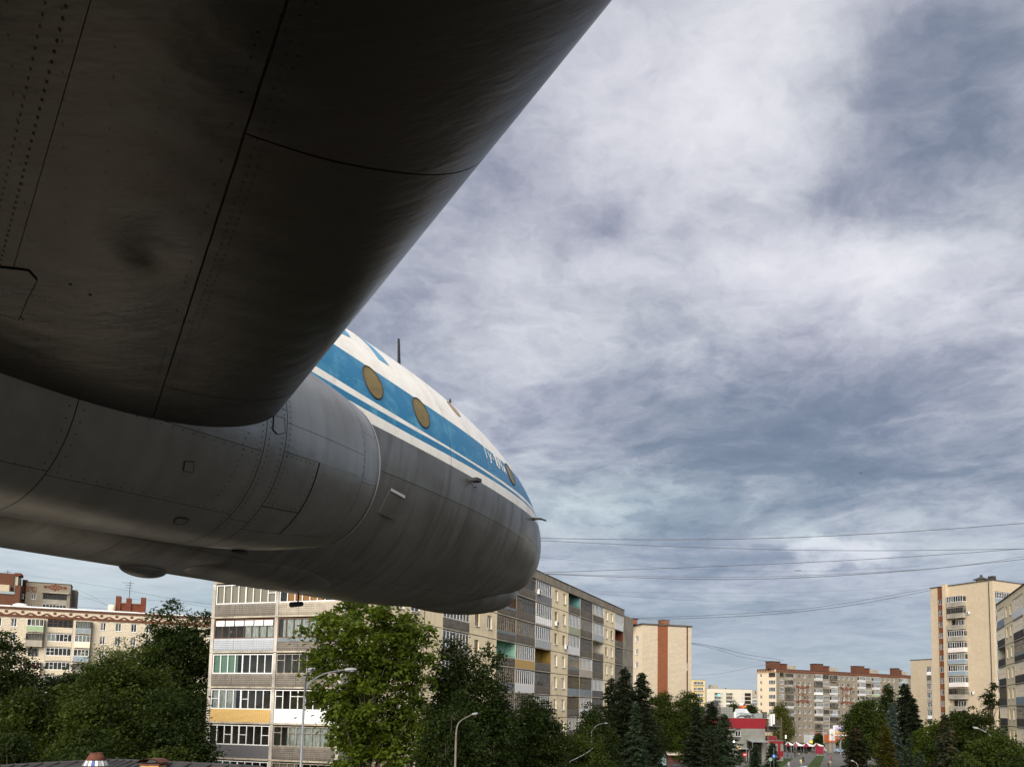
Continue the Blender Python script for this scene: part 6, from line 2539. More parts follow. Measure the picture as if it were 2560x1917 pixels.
CN(1888, 1860, 165, 34, label='small round pine before the shop entrance', leaf='bgreen', seed=39, size=.2, power=.45, name='pine_tree', dens=1.6, base=.12)
CN(1931, 1856, 160, 48, label='small broad pine behind the blue pedestrian sign', leaf='bgreen', seed=40, size=.2, power=.5, name='pine_tree', dens=1.6, base=.1)
# between the houses
T(1836, 1750, 300, 42, label='round green tree between the pale low house and the shop roof', leaf='mid', nclump=160, per=45, size=.4, cl=1.1, seed=41)
T(1876, 1756, 310, 44, label='dark green tree before the orange roofed hut', leaf='dark', nclump=160, per=45, size=.4, cl=1.1, seed=42)
T(1768, 1748, 330, 20, label='small dark tree beside the yellow house', leaf='dark', nclump=90, per=40, size=.4, cl=1.1, seed=43)
T(1951, 1738, 300, 62, label='yellowish birch before the ornamented house corner', leaf='birch', nclump=260, per=45, size=.36, cl=.9, seed=44, name='birch_tree', droop=.9, lobes=[(0, 0, .80, .42, .18), (-.1, 0, .6, .75, .2), (.2, 0, .42, .85, .2), (0, 0, .25, .7, .15)])
T(2046, 1831, 300, 22, label='small young tree before the pale shop front', leaf='mid', nclump=80, per=40, size=.35, cl=.7, seed=45)
for i, (px, ty, Y) in enumerate(((2062, 1858, 290), (2092, 1853, 305), (2110, 1856, 300))):
    T(px, ty, Y, 34, label=['low bush beside the white market tent', 'low bush under the tall white poster', 'low bush under the big billboard'][i], leaf='mid', nclump=60, per=40, size=.35, cl=.8, seed=46 + i, name='bush')

# right group
T(2162, 1735, 190, 105, label='dark rounded tree hiding the right end of the ornamented house', leaf='mid', nclump=420, per=50, size=.30, cl=.85, seed=51)
T(2218, 1708, 200, 42, lobes=[(0, 0, .84, .55, .14), (0, 0, .66, .8, .18), (0, 0, .4, 1, .25)], label='slender dark tree against the ornamented house', leaf='dark', nclump=260, per=45, size=.32, cl=.7, seed=52)
CN(2262, 1708, 150, 130, label='large dark spruce before the blank pale house end', leaf='spruce', seed=53, size=.30, dens=1.0, droop=.45, power=.6)
CN(2282, 1745, 140, 100, label='lower dark spruce leaning out over the pale house end', leaf='spruce', seed=54, size=.28, droop=.45, power=.7)
CN(2230, 1755, 120, 100, label='blue spruce with silvery layered branches', leaf='blue', seed=55, size=.22, dens=1.0)
CN(2140, 1812, 150, 85, label='dark conifer with a brownish tinge at the avenue edge', leaf='spruce', seed=56, size=.24, power=.55, tips=('brown', .25), dens=1.3)
CN(2213, 1812, 115, 90, label='olive yellow pointed thuja', leaf='olive', seed=57, size=.17, power=.62, droop=-.1, dens=2.0, name='thuja_tree')
T(2425, 1765, 120, 190, label='leafy tree in front of the tower foot', leaf='mid', nclump=620, per=50, size=.22, cl=.65, seed=58)
T(2335, 1790, 125, 110, label='bright leafy tree left of the brown flecked spruce', leaf='bright', nclump=300, per=45, size=.22, cl=.6, seed=59)
T(2405, 1760, 135, 70, label='dark small crown before the lowest tower balcony', leaf='dark', nclump=200, per=45, size=.24, cl=.6, seed=60)
CN(2362, 1786, 88, 150, label='spruce flecked with withered brown sprays', leaf='bgreen', seed=61, size=.18, tips=('brown', .35), droop=.5, dens=1.1, power=.75)
CN(2272, 1845, 92, 90, label='small green spruce at the foot of the dark one', leaf='bgreen', seed=62, size=.17)
CN(2300, 1880, 80, 130, label='low spreading spruce at the bottom edge', leaf='bgreen', seed=66, size=.16)
T(2490, 1815, 78, 190, label='dense green maple at the right bottom, yellow shoots on top', leaf='mid', nclump=700, per=50, size=.17, cl=.5, seed=63, shoots=60, name='maple_tree')
T(2420, 1868, 70, 120, label='low green maple shoots beside the brown flecked spruce', leaf='mid', nclump=260, per=50, size=.16, cl=.45, seed=67)
T(2474, 1700, 150, 42, lobes=[(.5, 0, .95, .35, .05), (.0, 0, .88, .6, .06), (-.5, 0, .84, .5, .05), (.3, 0, .78, .7, .06)], label='thin sparse twigs rising before the tower corner', leaf='dark', nclump=60, per=26, size=.22, cl=.4, seed=64)
T(2560, 1880, 72, 90, label='dark bush in the right bottom corner', leaf='dark', nclump=260, per=50, size=.16, cl=.45, seed=68)
# greenery far out so the town does not end behind the houses
far_g = np.random.default_rng(77)
n = 26000
ang = far_g.uniform(-50, 50, n) * np.pi / 180
rr_ = far_g.uniform(780, 1500, n)
hz = np.abs(np.sin(ang * 37)) * 4 + 9
P = np.stack([np.sin(ang) * rr_, np.cos(ang) * rr_, far_g.uniform(0, 1, n) ** .7 * hz], 1)
nm = unit(far_g.normal(size=(n, 3)) + [0, -.6, .5])
a_ = unit(np.cross(nm, far_g.normal(size=nm.shape)))
b_ = np.cross(nm, a_)
s_ = far_g.uniform(1.2, 3.2, (n, 1))
o = bpy.data.objects.new('distant_woodland', quads_mesh('distant_woodland', P, a_ * s_, b_ * s_, LEAF['dark'], True))
col.objects.link(o)
tag(o, 'distant belt of trees beyond the last houses', None, None, 'stuff')
# ================================================================== props
POLE = mat('galvanised_pole', (.21, .22, .23), .45, .3, .5, noise=(3, .4))
POLEO = mat('rusty_grey_pole', (.15, .13, .11), .8, 0, .3, noise=(2.5, .9, (.09, .055, .035)))
LAMPH = mat('lamp_housing', (.30, .31, .32), .4, .2)
LAMPG = mat('clouded_lamp_glass', (.30, .26, .24), .3, 0)


def spline(pts, n=6):
    P = [Vector(p) for p in pts]
    out = []
    for i in range(len(P) - 1):
        p0, p1, p2, p3 = P[max(i - 1, 0)], P[i], P[i + 1], P[min(i + 2, len(P) - 1)]
        for k in range(n):
            t = k / n
            out.append(.5 * ((2 * p1) + (p2 - p0) * t + (2 * p0 - 5 * p1 + 4 * p2 - p3) * t * t + (3 * p1 - p0 - 3 * p2 + p3) * t ** 3))
    out.append(P[-1])
    return out


def lamp(Y, base, arms, label, mt=POLE, r=.085, split=None):
    """base pixel (on the pole), arms = lists of (px, py, dY) from the pole top outwards"""
    bp = at(*base, Y)
    root = empty('street_lamp', (bp.x, bp.y, 0), label, 'street lamp')
    first = at(arms[0][0][0], arms[0][0][1], Y + arms[0][0][2])
    mb = MB()
    mb.tube([(bp.x, bp.y, 0), (bp.x, bp.y, 2.2), (first.x, first.y, first.z)], [r * 1.7, r * 1.5, r * .8], 12, mt)
    mb.build('pole', mt, root, smooth=True)
    for arm in arms:
        P = [at(a, b, Y + c) for a, b, c in arm]
        P[0] = first.lerp(P[0], .98)
        S = spline(P)
        mb = MB()
        mb.tube(S, [r * .8 - r * .35 * i / len(S) for i in range(len(S))], 8, mt)
        mb.build('arm', mt, root, smooth=True)
        d = (S[-1] - S[-2]).normalized()
        d.z *= .4
        d.normalize()
        e = S[-1]
        side = d.cross(Vector((0, 0, 1))).normalized()
        mb = MB()
        hs = 1 if r > .06 else .62
        L_ = .62 * hs
        rows = []
        for t, w, hh in ((-.05, .05, .05), (.15, .10, .09), (.5, .16, .11), (.85, .13, .08), (1.02, .04, .03)):
            c = e + d * L_ * t
            rows.append([c + side * w * hs * math.cos(q) + Vector((0, 0, hh * hs * math.sin(q))) for q in [T2 * k / 10 for k in range(11)]])
        mb.grid(rows, LAMPH)
        hd = mb.build('lamp_head', LAMPH, root, smooth=True)
        mb = MB()
        mb.ico(e + d * L_ * .55 + Vector((0, 0, -.06 * hs)), (.15 * hs, .15 * hs, .07 * hs), LAMPG, 10, 6)
        mb.build('lamp_glass', LAMPG, hd, smooth=True)
    return root


lamp(38, (749, 1917), [[(761, 1738, 0), (768, 1715, .3), (789, 1695, .8), (820, 1681, 1.4), (862, 1674, 2.0)],
                       [(762, 1738, 0), (764, 1705, -.3), (768, 1688, -.7), (774, 1677, -1.2)]],
     'tall grey street lamp with two curved arms before the balconied house end', POLE, .062)
lamp(41, (1138, 1917), [[(1140, 1838, 0), (1143, 1815, .2), (1153, 1800, .5), (1180, 1785, 1)]], 'rusty street lamp with one curved arm among the dark trees', POLEO, .055)
lamp(88, (1477, 1917), [[(1479, 1828, 0), (1488, 1816, .3), (1500, 1809, .6), (1512, 1807, 1)]], 'thin curved street lamp in front of the spruces', POLE, .05)
lamp(84, (2482, 1917), [[(2478, 1840, 0), (2470, 1832, .3), (2458, 1826, .6), (2446, 1820, 1)]], 'street lamp arm rising from the right hand maples', POLE, .08)
lamp(120, (2146, 1930), [[(2145, 1915, 0), (2142, 1908, 0), (2138, 1904, .2), (2135, 1902, .4)]], 'street lamp head at the bottom edge by the avenue', POLE, .09)
lamp(150, (1804.5, 1917), [[(1804.5, 1899, 0), (1805.5, 1894, .3), (1809, 1891, .8), (1814, 1889, 1.4)]], 'slim street lamp before the near spruces and the shop', POLE, .07)
lamp(200, (1872, 1917), [[(1872, 1878, 0), (1873, 1875, .3), (1874, 1873, .8), (1877, 1872, 1.4)]], 'slim street lamp between the shop and the round pine', POLE, .09)
lamp(290, (2060, 1857), [[(2057, 1812, 0), (2056.5, 1809, 0), (2056, 1808, .3)]], 'pale leaning lamp post behind the market tents', POLE, .13)

# --- the slack cable hanging low among the trees
mb = MB()
mb.tube(spline([at(1350, 1925, 62), at(1400, 1912, 62), at(1440, 1895, 63), at(1468, 1880, 64), at(1483, 1868, 65)]), .03, 5, LAMPH)
mb.build('hanging_cable', LAMPH, None, label='pale slack cable hanging in front of the low dark trees', cat='cable')

# --- overhead wires
WIRE = mat('overhead_wire', (.07, .075, .095), .6)
WGR = 'overhead wires crossing the sky'


def wire(pts, Y0, Y1, r, label, mt=WIRE):
    n = len(pts)
    P = [at(px, py, Y0 + (Y1 - Y0) * i / (n - 1)) for i, (px, py) in enumerate(pts)]
    S = spline(P, 8)
    mb = MB()
    mb.tube(S, r * .62, 4, mt, cap=False)
    mb.build('overhead_wire', mt, None, smooth=True, label=label, cat='wire', group=WGR)


wire([(1250, 1344), (1351, 1345), (1642, 1348.5), (1955, 1344), (2280, 1328), (2620, 1303)], 70, 66, .040, 'topmost thick wire with a joint, climbing to the right')
wire([(1250, 1347), (1351, 1351), (1756, 1368.5), (2154, 1376), (2600, 1371)], 72, 66, .034, 'second wire below the topmost one, sagging flat')
wire([(1250, 1434), (1357, 1431), (1870, 1412), (2230, 1394), (2620, 1367)], 74, 68, .036, 'thick wire climbing to meet the second one')
wire([(1280, 1430), (1374, 1435), (1813, 1448), (2211, 1431), (2620, 1391)], 76, 68, .040, 'thick wire just above the panel house roof')
wire([(1300, 1430), (1414, 1435), (1870, 1442), (2325, 1421), (2620, 1381)], 77, 69, .024, 'thin wire paired with the thick one over the panel house')
wire([(1330, 1391), (1470, 1403), (1700, 1421), (2000, 1428), (2300, 1415)], 90, 88, .018, 'very thin wire with two small clamps')
wire([(1580, 1546), (1727, 1545), (1927, 1535), (2130, 1512), (2327, 1475)], 185, 205, .085, 'thick wire running to the sand brick tower')
wire([(1600, 1544), (1800, 1536), (2040, 1518), (2327, 1470)], 186, 206, .07, 'thinner wire above it to the sand brick tower')
wire([(1471, 1478), (1870, 1482), (2150, 1474), (2480, 1450)], 150, 190, .022, 'faint wire high over the striped tower')
wire([(1480, 1482), (1720, 1500), (2000, 1503), (2327, 1490)], 150, 190, .022, 'faint wire sagging over the striped tower')
wire([(1729, 1606), (1800, 1619), (1870, 1636), (1960, 1650)], 180, 340, .09, 'wire from the striped tower to the ornamented roof')
wire([(1729, 1609), (1790, 1622), (1860, 1643), (1940, 1655)], 180, 340, .07, 'lower wire from the striped tower to the ornamented roof')
wire([(1729, 1687), (1800, 1683), (1880, 1667), (1945, 1655)], 350, 345, .07, 'wire rising from the yellow house to the ornamented roof')
wire([(58, 1436), (150, 1449), (300, 1472), (430, 1496), (560, 1515)], 225, 90, .03, 'long wire from the dated block across the pale sky')
wire([(190, 1472), (230, 1490), (275, 1517)], 228, 165, .04, 'short slanting wire down to the roof chimney')
wire([(192, 1485), (240, 1502), (290, 1520)], 228, 165, .04, 'second slanting wire down to the roof chimney')
wire([(0, 1512), (120, 1516), (250, 1520), (420, 1538), (540, 1548)], 160, 120, .03, 'low wire along the frieze house roof')
wire([(190, 1496), (300, 1496), (420, 1503), (540, 1521)], 160, 120, .025, 'faint wire over the frieze house roof')
for px, py, Y, lab in ((1700 * 1.0 + 252, 1344.2, 68, 'dark sleeve joint on the topmost wire'), (1995, 1426, 88, 'small clamp on the very thin wire')):
    p = at(px, py, Y)
    mb = MB()
    mb.tube([p - Vector((.35, 0, -.005)), p + Vector((.35, 0, .02))], .032, 6, SEAM)
    mb.build('wire_joint', SEAM, None, label=lab, cat='wire joint')

# --- a distant bird
p = at(2153, 1183, 90)
mb = MB()
mb.mesh([p + Vector(q) for q in ((0, 0, 0), (-.28, 0, .12), (-.12, .05, .02), (.28, 0, .16), (.12, .05, .03), (.03, .2, 0), (.0, -.18, -.02))], [(0, 1, 2), (0, 4, 3), (0, 2, 5), (0, 5, 4), (6, 2, 4)], SEAM)
mb.build('bird', SEAM, None, label='tiny dark bird alone in the violet cloud', cat='bird')

# --- roof in the left foreground with its two vents
TIN = mat('dark_roofing', (.034, .033, .034), .7, 0, .35, noise=(1.2, .7, (.055, .052, .05)), bump=(6, .3))
nr = empty('building_roof', at(270, 1902, 23), 'dark ribbed hip roof in the left foreground below the trees', 'roof')
Pr_ = [(-120, 1925, 21.5), (0, 1914.5, 22), (120, 1907, 22.5), (262, 1900, 23.2), (330, 1900.5, 23.4), (405, 1904, 23.2), (560, 1911, 22), (660, 1918, 21)]
top_ = [at(*p) for p in Pr_]
mb = MB()
low_ = [Vector((t.x * .80, t.y - 6.5, t.z - 2.2)) for t in top_]
bk_ = [Vector((t.x * 1.1, t.y + 7.5, t.z - 2.2)) for t in top_]
mb.grid([low_, [a.lerp(b, .5) for a, b in zip(low_, top_)], top_], TIN)
mb.grid([top_, bk_], TIN)
mb.build('roof_slope', TIN, nr)
mb = MB()
gnd = [Vector((q.x, q.y, 0)) for q in low_]
mb.grid([gnd, low_], BARE)
mb.grid([bk_, [Vector((q.x, q.y, 0)) for q in bk_]], BARE)
mb.build('wall', BARE, nr)
S = spline(top_, 10)
for i in range(4, len(S) - 3, 3):
    a = S[i]
    mb = MB()
    mb.tube([a + Vector((.03, .03, .03)), a + Vector((-.30, -.9, -.26)), a + Vector((-.62, -2.2, -.70))], .026, 5, TIN)
    mb.build('roof_rib', TIN, nr)
mb = MB()
mb.tube(S, .045, 6, TIN)
mb.build('ridge_cap', TIN, nr, smooth=True)
# cone vent: rusty hood over a striped skirt
c = at(239, 1912, 22.3)
RUST = mat('rusted_iron', (.13, .045, .028), .85, 0, .3, noise=(6, .7, (.06, .03, .02)))
cv_ = empty('roof_vent', c, 'rusty cone vent with a white, grey and blue striped skirt on the dark roof', 'roof vent')
mb = MB()
mb.lathe([(.16, .31), (.15, .33), (.10, .33), (.155, .30), (.25, .14), (.23, .13)], 20, RUST, Matrix.Translation(c))
mb.build('hood', RUST, cv_, smooth=True)
SK = [mat('white_skirt_strip', (.72, .72, .70), .5), mat('grey_skirt_strip', (.30, .31, .33), .5), mat('blue_skirt_strip', (.03, .08, .28), .5)]
for k in range(22):
    a0, a1 = T2 * k / 22, T2 * (k + 1) / 22 - .03
    mt_ = SK[2] if k in (17, 6) else SK[k % 2]
    mb = MB()
    mb.face([c + Vector((r_ * math.cos(a), r_ * math.sin(a), z_)) for r_, z_, a in ((.235, .14, a0), (.30 + .02 * (k % 2), 0, a0), (.30 + .02 * (k % 2), 0, a1), (.235, .14, a1))], mt_)
    mb.build('skirt_strip', mt_, cv_)
mb = MB()
mb.lathe([(.2, .1), (.2, -.6)], 12, SEAM, Matrix.Translation(c))
mb.lathe([(.46, -.035), (.44, -.015), (.2, .0)], 20, SEAM, Matrix.Translation(c))
mb.build('flue', SEAM, cv_)
c = at(382.5, 1917, 22.4)
yv = empty('roof_vent', c, 'yellow boxed chimney with a rusty sheet hood on the dark roof', 'roof vent')
YEL = mat('yellow_painted_brick', (.52, .36, .13), .85, 0, .3, noise=(5, .6, (.25, .15, .06)))
mb = MB()
mb.box(c.x - .23, c.x + .25, c.y - .22, c.y + .22, c.z - 1, c.z + .085, YEL)
mb.build('chimney_body', YEL, yv)
mb = MB()
mb.box(c.x - .25, c.x + .27, c.y - .24, c.y + .24, c.z + .06, c.z + .10, RUST)
mb.build('chimney_rim', RUST, yv)
for sx in (-.2, .22):
    mb = MB()
    mb.box(c.x + sx - .015, c.x + sx + .015, c.y - .02, c.y + .02, c.z + .1, c.z + .17, RUST)
    mb.build('hood_post', RUST, yv)
mb = MB()
hz_ = [(-.31, .135), (-.21, .215), (.0, .235), (.19, .22), (.31, .14)]
mb.grid([[Vector((c.x + x, c.y + y, c.z + z)) for x, z in hz_] for y in (-.28, .28)], RUST)
mb.grid([[Vector((c.x + x * .98, c.y + y, c.z + z - .02)) for x, z in hz_] for y in (-.28, .28)], RUST)
mb.build('hood', RUST, yv)

# --- the red and grey shop
FS = Facade(1912.5, 219, 9000)
US = lambda x, y=1000: FS.u(*cS(x, y))
ZS = lambda y, x=700: FS.z(*cS(x, y))
sh = empty('shop_building', FS.at(-6, 6), 'grey tiled shop with a wide red band and cluttered flat roof', 'shop building')
GT = mat('grey_facade_tile', (.185, .185, .17), .6, 0, .4, noise=(.5, .3))
GTD = mat('dark_facade_tile', (.07, .068, .068), .6, 0, .4, noise=(.5, .3))
REDM = mat('red_cladding', (.20, .008, .016), .5, 0, .4, noise=(.6, .3, (.14, .008, .014)))
uL = US(-250)
zT, zM, zB = ZS(508), ZS(748), 0
# red sheets
x = uL
while x < -.05:
    x2 = min(x + .95, 0)
    box_part('red_panel', sh, FS, x + .015, x2 - .015, -.10 - (.004 if int(x) % 2 else 0), -.003, zM, zT, REDM)
    x = x2
# tiles: rows and columns with open joints
wi = (US(542), US(668), ZS(935), ZS(800))
rowz = [0.0]
zz_ = zM
nrow = 9
for r_ in range(nrow):
    z0_, z1_ = zM * r_ / nrow, zM * (r_ + 1) / nrow
    nx = 12
    for k in range(nx):
        a, b = uL * (1 - k / nx) * 1.0, uL * (1 - (k + 1) / nx)
        if b > wi[0] and a < wi[1] and z1_ > wi[2] and z0_ < wi[3]:
            if a < wi[0]:
                b = min(b, wi[0])
            elif b > wi[1]:
                a = max(a, wi[1])
            else:
                continue
        box_part('tile', sh, FS, a + .012, b - .012, -.05, -.003, z0_ + .012, z1_ - .012, GT)
box_part('wall', sh, FS, uL, 0, 0, 14, 0, zT - .3, GTD)
window(sh, FS, (wi[0] + wi[1]) / 2, wi[2], wi[1] - wi[0], wi[3] - wi[2], 2, WPVC, y=-.02, trans=0)
box_part('parapet_cap', sh, FS, uL, .1, -.16, .3, zT + .003, zT + .12, GT)
# upper block
u1_, u2_, u3_ = US(-150), US(235), US(530)
zU0, zU = zT - .1, ZS(250, 400)
box_part('upper_block', sh, FS, u2_, u3_, 1.0, 8, zU0, zU, GT)
box_part('upper_block', sh, FS, u1_, u2_ - .01, .7, 8, zU0, zU + .02, GTD)
for k in range(1, 5):
    box_part('tile_joint', sh, FS, u2_ + .05, u3_ - .02, .985, .999, zU0 + (zU - zU0) * k / 5, zU0 + (zU - zU0) * k / 5 + .035, SEAM)
for k in range(1, 4):
    box_part('tile_joint', sh, FS, u2_ + (u3_ - u2_) * k / 4, u2_ + (u3_ - u2_) * k / 4 + .035, .983, .999, zU0, zU, SEAM)
mb = MB()
cu_ = US(175)
mb.lathe([(.05, 0), (.9, 0), (.92, .7), (.8, .75), (.05, .7)], 18, None, FS.M @ Matrix.Translation((cu_, 3, zU + .75)) @ Matrix.Rotation(R(80), 4, 'X'))
mb.build('extractor_fan', mat('black_fan', (.03, .03, .033), .5), sh, smooth=True)
# air handling on the roof
ZINC = mat('zinc_duct', (.36, .40, .40), .4, .4, .5, noise=(.8, .5))
d0, d1 = US(690), US(1280)
zD = ZS(420, 900)
mb = MB()
S = spline([FS.at(d0 + .3, 3, zT + .3), FS.at(d0 + .5, 3, zD - .4), FS.at(d0 + 1.4, 3, zD - .1), FS.at(d0 + 4, 3, zD - .2), FS.at(d1 - 3, 3, zD - .2)])
mb.tube(S, .55, 12, ZINC)
mb.build('duct', ZINC, sh, smooth=True)
for a, b, c_, mt_ in ((US(900), US(960), .9, GTD), (US(970), US(1008), .8, GTD), (US(1090), US(1280), 1.25, ZINC), (US(565), US(610), 1.5, WPVC), (US(1310), US(1385), 1.7, GTD)):
    box_part('air_handler', sh, FS, a, b, 2 if mt_ != WPVC else 1, 3.4, zT + .1, zT + c_, mt_)
mb = MB()
for k in range(9):
    u_ = US(620) + (US(1290) - US(620)) * k / 8
    mb.tube([FS.at(u_, .5, zT), FS.at(u_, .5, zT + 1.15)], .03, 4, POLE)
for z_ in (.6, 1.15):
    mb.tube([FS.at(US(620), .5, zT + z_), FS.at(US(1290), .5, zT + z_)], .025, 4, POLE)
mb.build('roof_railing', POLE, sh)
# white gable behind
g0_, g1_, gm = US(960), US(1240), US(1068)
zg = ZS(290, 1068)
mb = MB()
mb.mesh([FS.at(g0_, 6, zT - .2), FS.at(g1_, 6, zT - .2), FS.at(gm, 6, zg), FS.at(g0_, 12, zT - .2), FS.at(g1_, 12, zT - .2), FS.at(gm, 12, zg)], [(0, 1, 2), (5, 4, 3), (0, 2, 5, 3), (1, 4, 5, 2)])
mb.build('gable', mat('white_sheet', (.62, .64, .68), .5), sh)
# receding right side and its raking edge
FS2n = FS.n
S0 = FS.at(0, 0)
mb = MB()
e_ = FS.at(.0, 14)
mb.face([FS.at(0, 0, 0), FS.at(2.2, 13, 0), FS.at(2.2, 13, zT - 2.2), FS.at(0, 0, zT)], GTD)
mb.build('side_wall', GTD, sh)
mb = MB()
for k in range(6):
    u_ = .15 + k * .35
    y_ = k * 2.1
    mb.tube([FS.at(u_ + .1, y_, 0), FS.at(u_ + .1, y_, zT - .4 - k * .35)], .06, 5, REDP)
mb.build('side_posts', REDP, sh)
# steel gallery right of it
zG = ZS(690, 1500)
box_part('gallery_deck', sh, FS, US(1330), US(1690), 1, 5, zG - .25, zG, GTD)
for xq in (1350, 1372, 1650, 1690):
    mb = MB()
    mb.tube([FS.at(US(xq), 1.2, 0), FS.at(US(xq), 1.2, zG + (2.2 if xq == 1690 else 0))], .08, 5, POLEO)
    mb.build('gallery_post', POLEO, sh)
mb = MB()
for k in range(8):
    u_ = US(1540) + (US(1690) - US(1540)) * k / 7
    mb.tube([FS.at(u_, 1.1, zG), FS.at(u_, 1.1, zG + 1.6)], .03, 4, POLEO)
for z_ in (.8, 1.6):
    mb.tube([FS.at(US(1540), 1.1, zG + z_), FS.at(US(1690), 1.1, zG + z_)], .03, 4, POLEO)
mb.build('gallery_railing', POLEO, sh)
for a, b in (((1380, 760), (1490, 900)), ((1640, 760), (1560, 850)), ((1510, 930), (1620, 1030))):
    mb = MB()
    mb.tube([FS.at(US(a[0]), 1.3, ZS(a[1], a[0])), FS.at(US(b[0]), 1.3, ZS(b[1], b[0]))], .06, 5, POLEO)
    mb.build('gallery_brace', POLEO, sh)
box_part('white_unit', sh, FS, US(1445), US(1480), 1.5, 2.5, zG, zG + 3.0, WPVC)
box_part('white_unit', sh, FS, US(1500), US(1540), 1.5, 2.5, zG + .4, zG + 3.1, WPVC)
box_part('brick_shed', sh, FS, US(1360), US(1440), 2.5, 4.5, zG, zG + 1.9, REDB)
box_part('white_shed_roof', sh, FS, US(1345), US(1450), 2.3, 4.6, zG + 1.903, zG + 2.1, WPVC)
mb = MB()
mb.mesh([FS.at(US(1395), 3, zG - .3), FS.at(US(1640), 3, zG - .3), FS.at(US(1590), 3, zG - 1.7), FS.at(US(1450), 3, zG - 1.7),
         FS.at(US(1395), 5, zG - .3), FS.at(US(1640), 5, zG - .3), FS.at(US(1590), 5, zG - 1.7), FS.at(US(1450), 5, zG - 1.7)],
        [(0, 3, 2, 1), (4, 5, 6, 7), (3, 7, 6, 2), (0, 4, 7, 3), (1, 2, 6, 5)], GTD)
mb.build('hopper', GTD, sh)
# low red and grey annex
zA = ZS(1045, 1500)
aA_, aB_ = US(1262), US(1680)
box_part('annex_wall', sh, FS, aA_, aB_, .4, 6, 0, zA, GT)
box_part('red_band', sh, FS, aA_, aB_, .30, .395, ZS(1100, 1500), zA - .01, REDM)
box_part('red_band', sh, FS, US(1555), US(1615), .31, .395, .6, ZS(1101, 1500), REDM)
box_part('red_band', sh, FS, US(1616), aB_, .32, .395, ZS(1400, 1640), ZS(1275, 1640), REDM)
box_part('red_square', sh, FS, US(1437), US(1492), .32, .395, ZS(1200, 1460), ZS(1155, 1460), REDM)
box_part('dark_red_unit', sh, FS, US(1395), US(1610), 2, 5, zA + .02, zA + 1.3, mat('dark_red_metal', (.16, .015, .02), .5))
box_part('roof_edge', sh, FS, aA_ - .05, aB_ + .1, .2, 6, zA + .003, zA + .12, GT)
# loading canopy
cA, cB = US(792), US(1178)
zc = ZS(1030, 980)
mb = MB()
mb.mesh([FS.at(cA, -3.4, zc - .15), FS.at(cB, -3.4, zc - .15), FS.at(cB, -.1, zc + .35), FS.at(cA, -.1, zc + .35),
         FS.at(cA, -3.4, zc - .30), FS.at(cB, -3.4, zc - .30), FS.at(cB, -.1, zc + .2), FS.at(cA, -.1, zc + .2)],
        [(0, 1, 2, 3), (7, 6, 5, 4), (0, 4, 5, 1), (1, 5, 6, 2), (3, 2, 6, 7), (0, 3, 7, 4)], ZINC)
mb.build('canopy_roof', ZINC, sh)
for u_ in (cA + .1, cB - .1):
    mb = MB()
    mb.tube([FS.at(u_, -3.3, 0), FS.at(u_, -3.3, zc - .3)], .09, 6, POLE)
    mb.build('canopy_post', POLE, sh)
box_part('loading_door', sh, FS, cA + .3, cB - .3, -.08, -.052, 0, zc - .4, DARKI)
for k in range(2):
    box_part('buffer_post', sh, FS, US(838), US(852), -2.4, -2.2, 0, 3.2, YEL) if k == 0 else None
box_part('side_canopy', sh, FS, US(620), US(780), -1.6, -.06, ZS(1225, 700), ZS(1205, 700), ZINC)
box_part('side_door', sh, FS, US(600), US(785), -.09, -.053, 0, ZS(1235, 700), DARKI)
# wall lamps that are switched on
def glow(name, colr, e):
    M_ = bpy.data.materials.new(name)
    M_.use_nodes = True
    b = M_.node_tree.nodes['Principled BSDF']
    b.inputs['Emission Color'].default_value = (*colr, 1)
    b.inputs['Emission Strength'].default_value = e
    b.inputs['Base Color'].default_value = (*colr, 1)
    return M_
for x, y, cc in ((503, 1040, glow('white_lamp_glow', (1, .93, 1), 3)), (592, 1200, glow('warm_lamp_glow', (1, .62, .25), 3))):
    mb = MB()
    mb.ico((US(x, y), -.3, ZS(y, x)), (.24, .12, .30), cc, 8, 6, FS.M)
    mb.build('wall_lamp', cc, sh, smooth=True)

# --- shabby kiosk
Kp = gp(1676, 1912)
kk = empty('kiosk', (Kp.x, Kp.y, 0), 'small dark kiosk with a stained white roof among the spruces', 'kiosk')
FKk = Facade(1672, Kp.y, 9000)
uk = lambda px: FKk.u(px, 1890)
zkr = FKk.z(1680, 1882)
box_part('body', kk, FKk, uk(1668), uk(1701), 0, 4, 0, zkr, mat('dark_brown_cladding', (.07, .030, .028), .7, noise=(1, .5)))
box_part('mural_side', kk, FKk, uk(1657), uk(1668) - .01, .6, 4, 0, zkr + .3, mat('faded_blue_mural', (.22, .36, .38), .7, noise=(1.2, 1, (.5, .5, .48))))
RW = mat('stained_white_roof', (.68, .62, .54), .7, 0, .3, noise=(1.3, .8, (.40, .20, .10)))
mb = MB()
ov = [FKk.at(uk(1664), -1.2, zkr - .1), FKk.at(uk(1704), -1.2, zkr - .15), FKk.at(uk(1702), 3.6, FKk.z(1700, 1864)), FKk.at(uk(1652), 3.6, FKk.z(1655, 1858))]
mb.mesh(ov + [p - Vector((0, 0, .25)) for p in ov], [(0, 1, 2, 3), (7, 6, 5, 4), (0, 4, 5, 1), (1, 5, 6, 2), (2, 6, 7, 3), (3, 7, 4, 0)], RW)
mb.build('roof', RW, kk)
mb = MB()
q = [FKk.at(uk(1667), 3.2, zkr + 1.5), FKk.at(uk(1676), 3.2, zkr + 1.4), FKk.at(uk(1670), 3.2, zkr + 2.6)]
mb.mesh(q + [p + FKk.n * .6 for p in q], [(0, 1, 2), (5, 4, 3), (0, 3, 4, 1), (1, 4, 5, 2), (2, 5, 3, 0)], RW)
mb.build('roof_gablet', RW, kk)
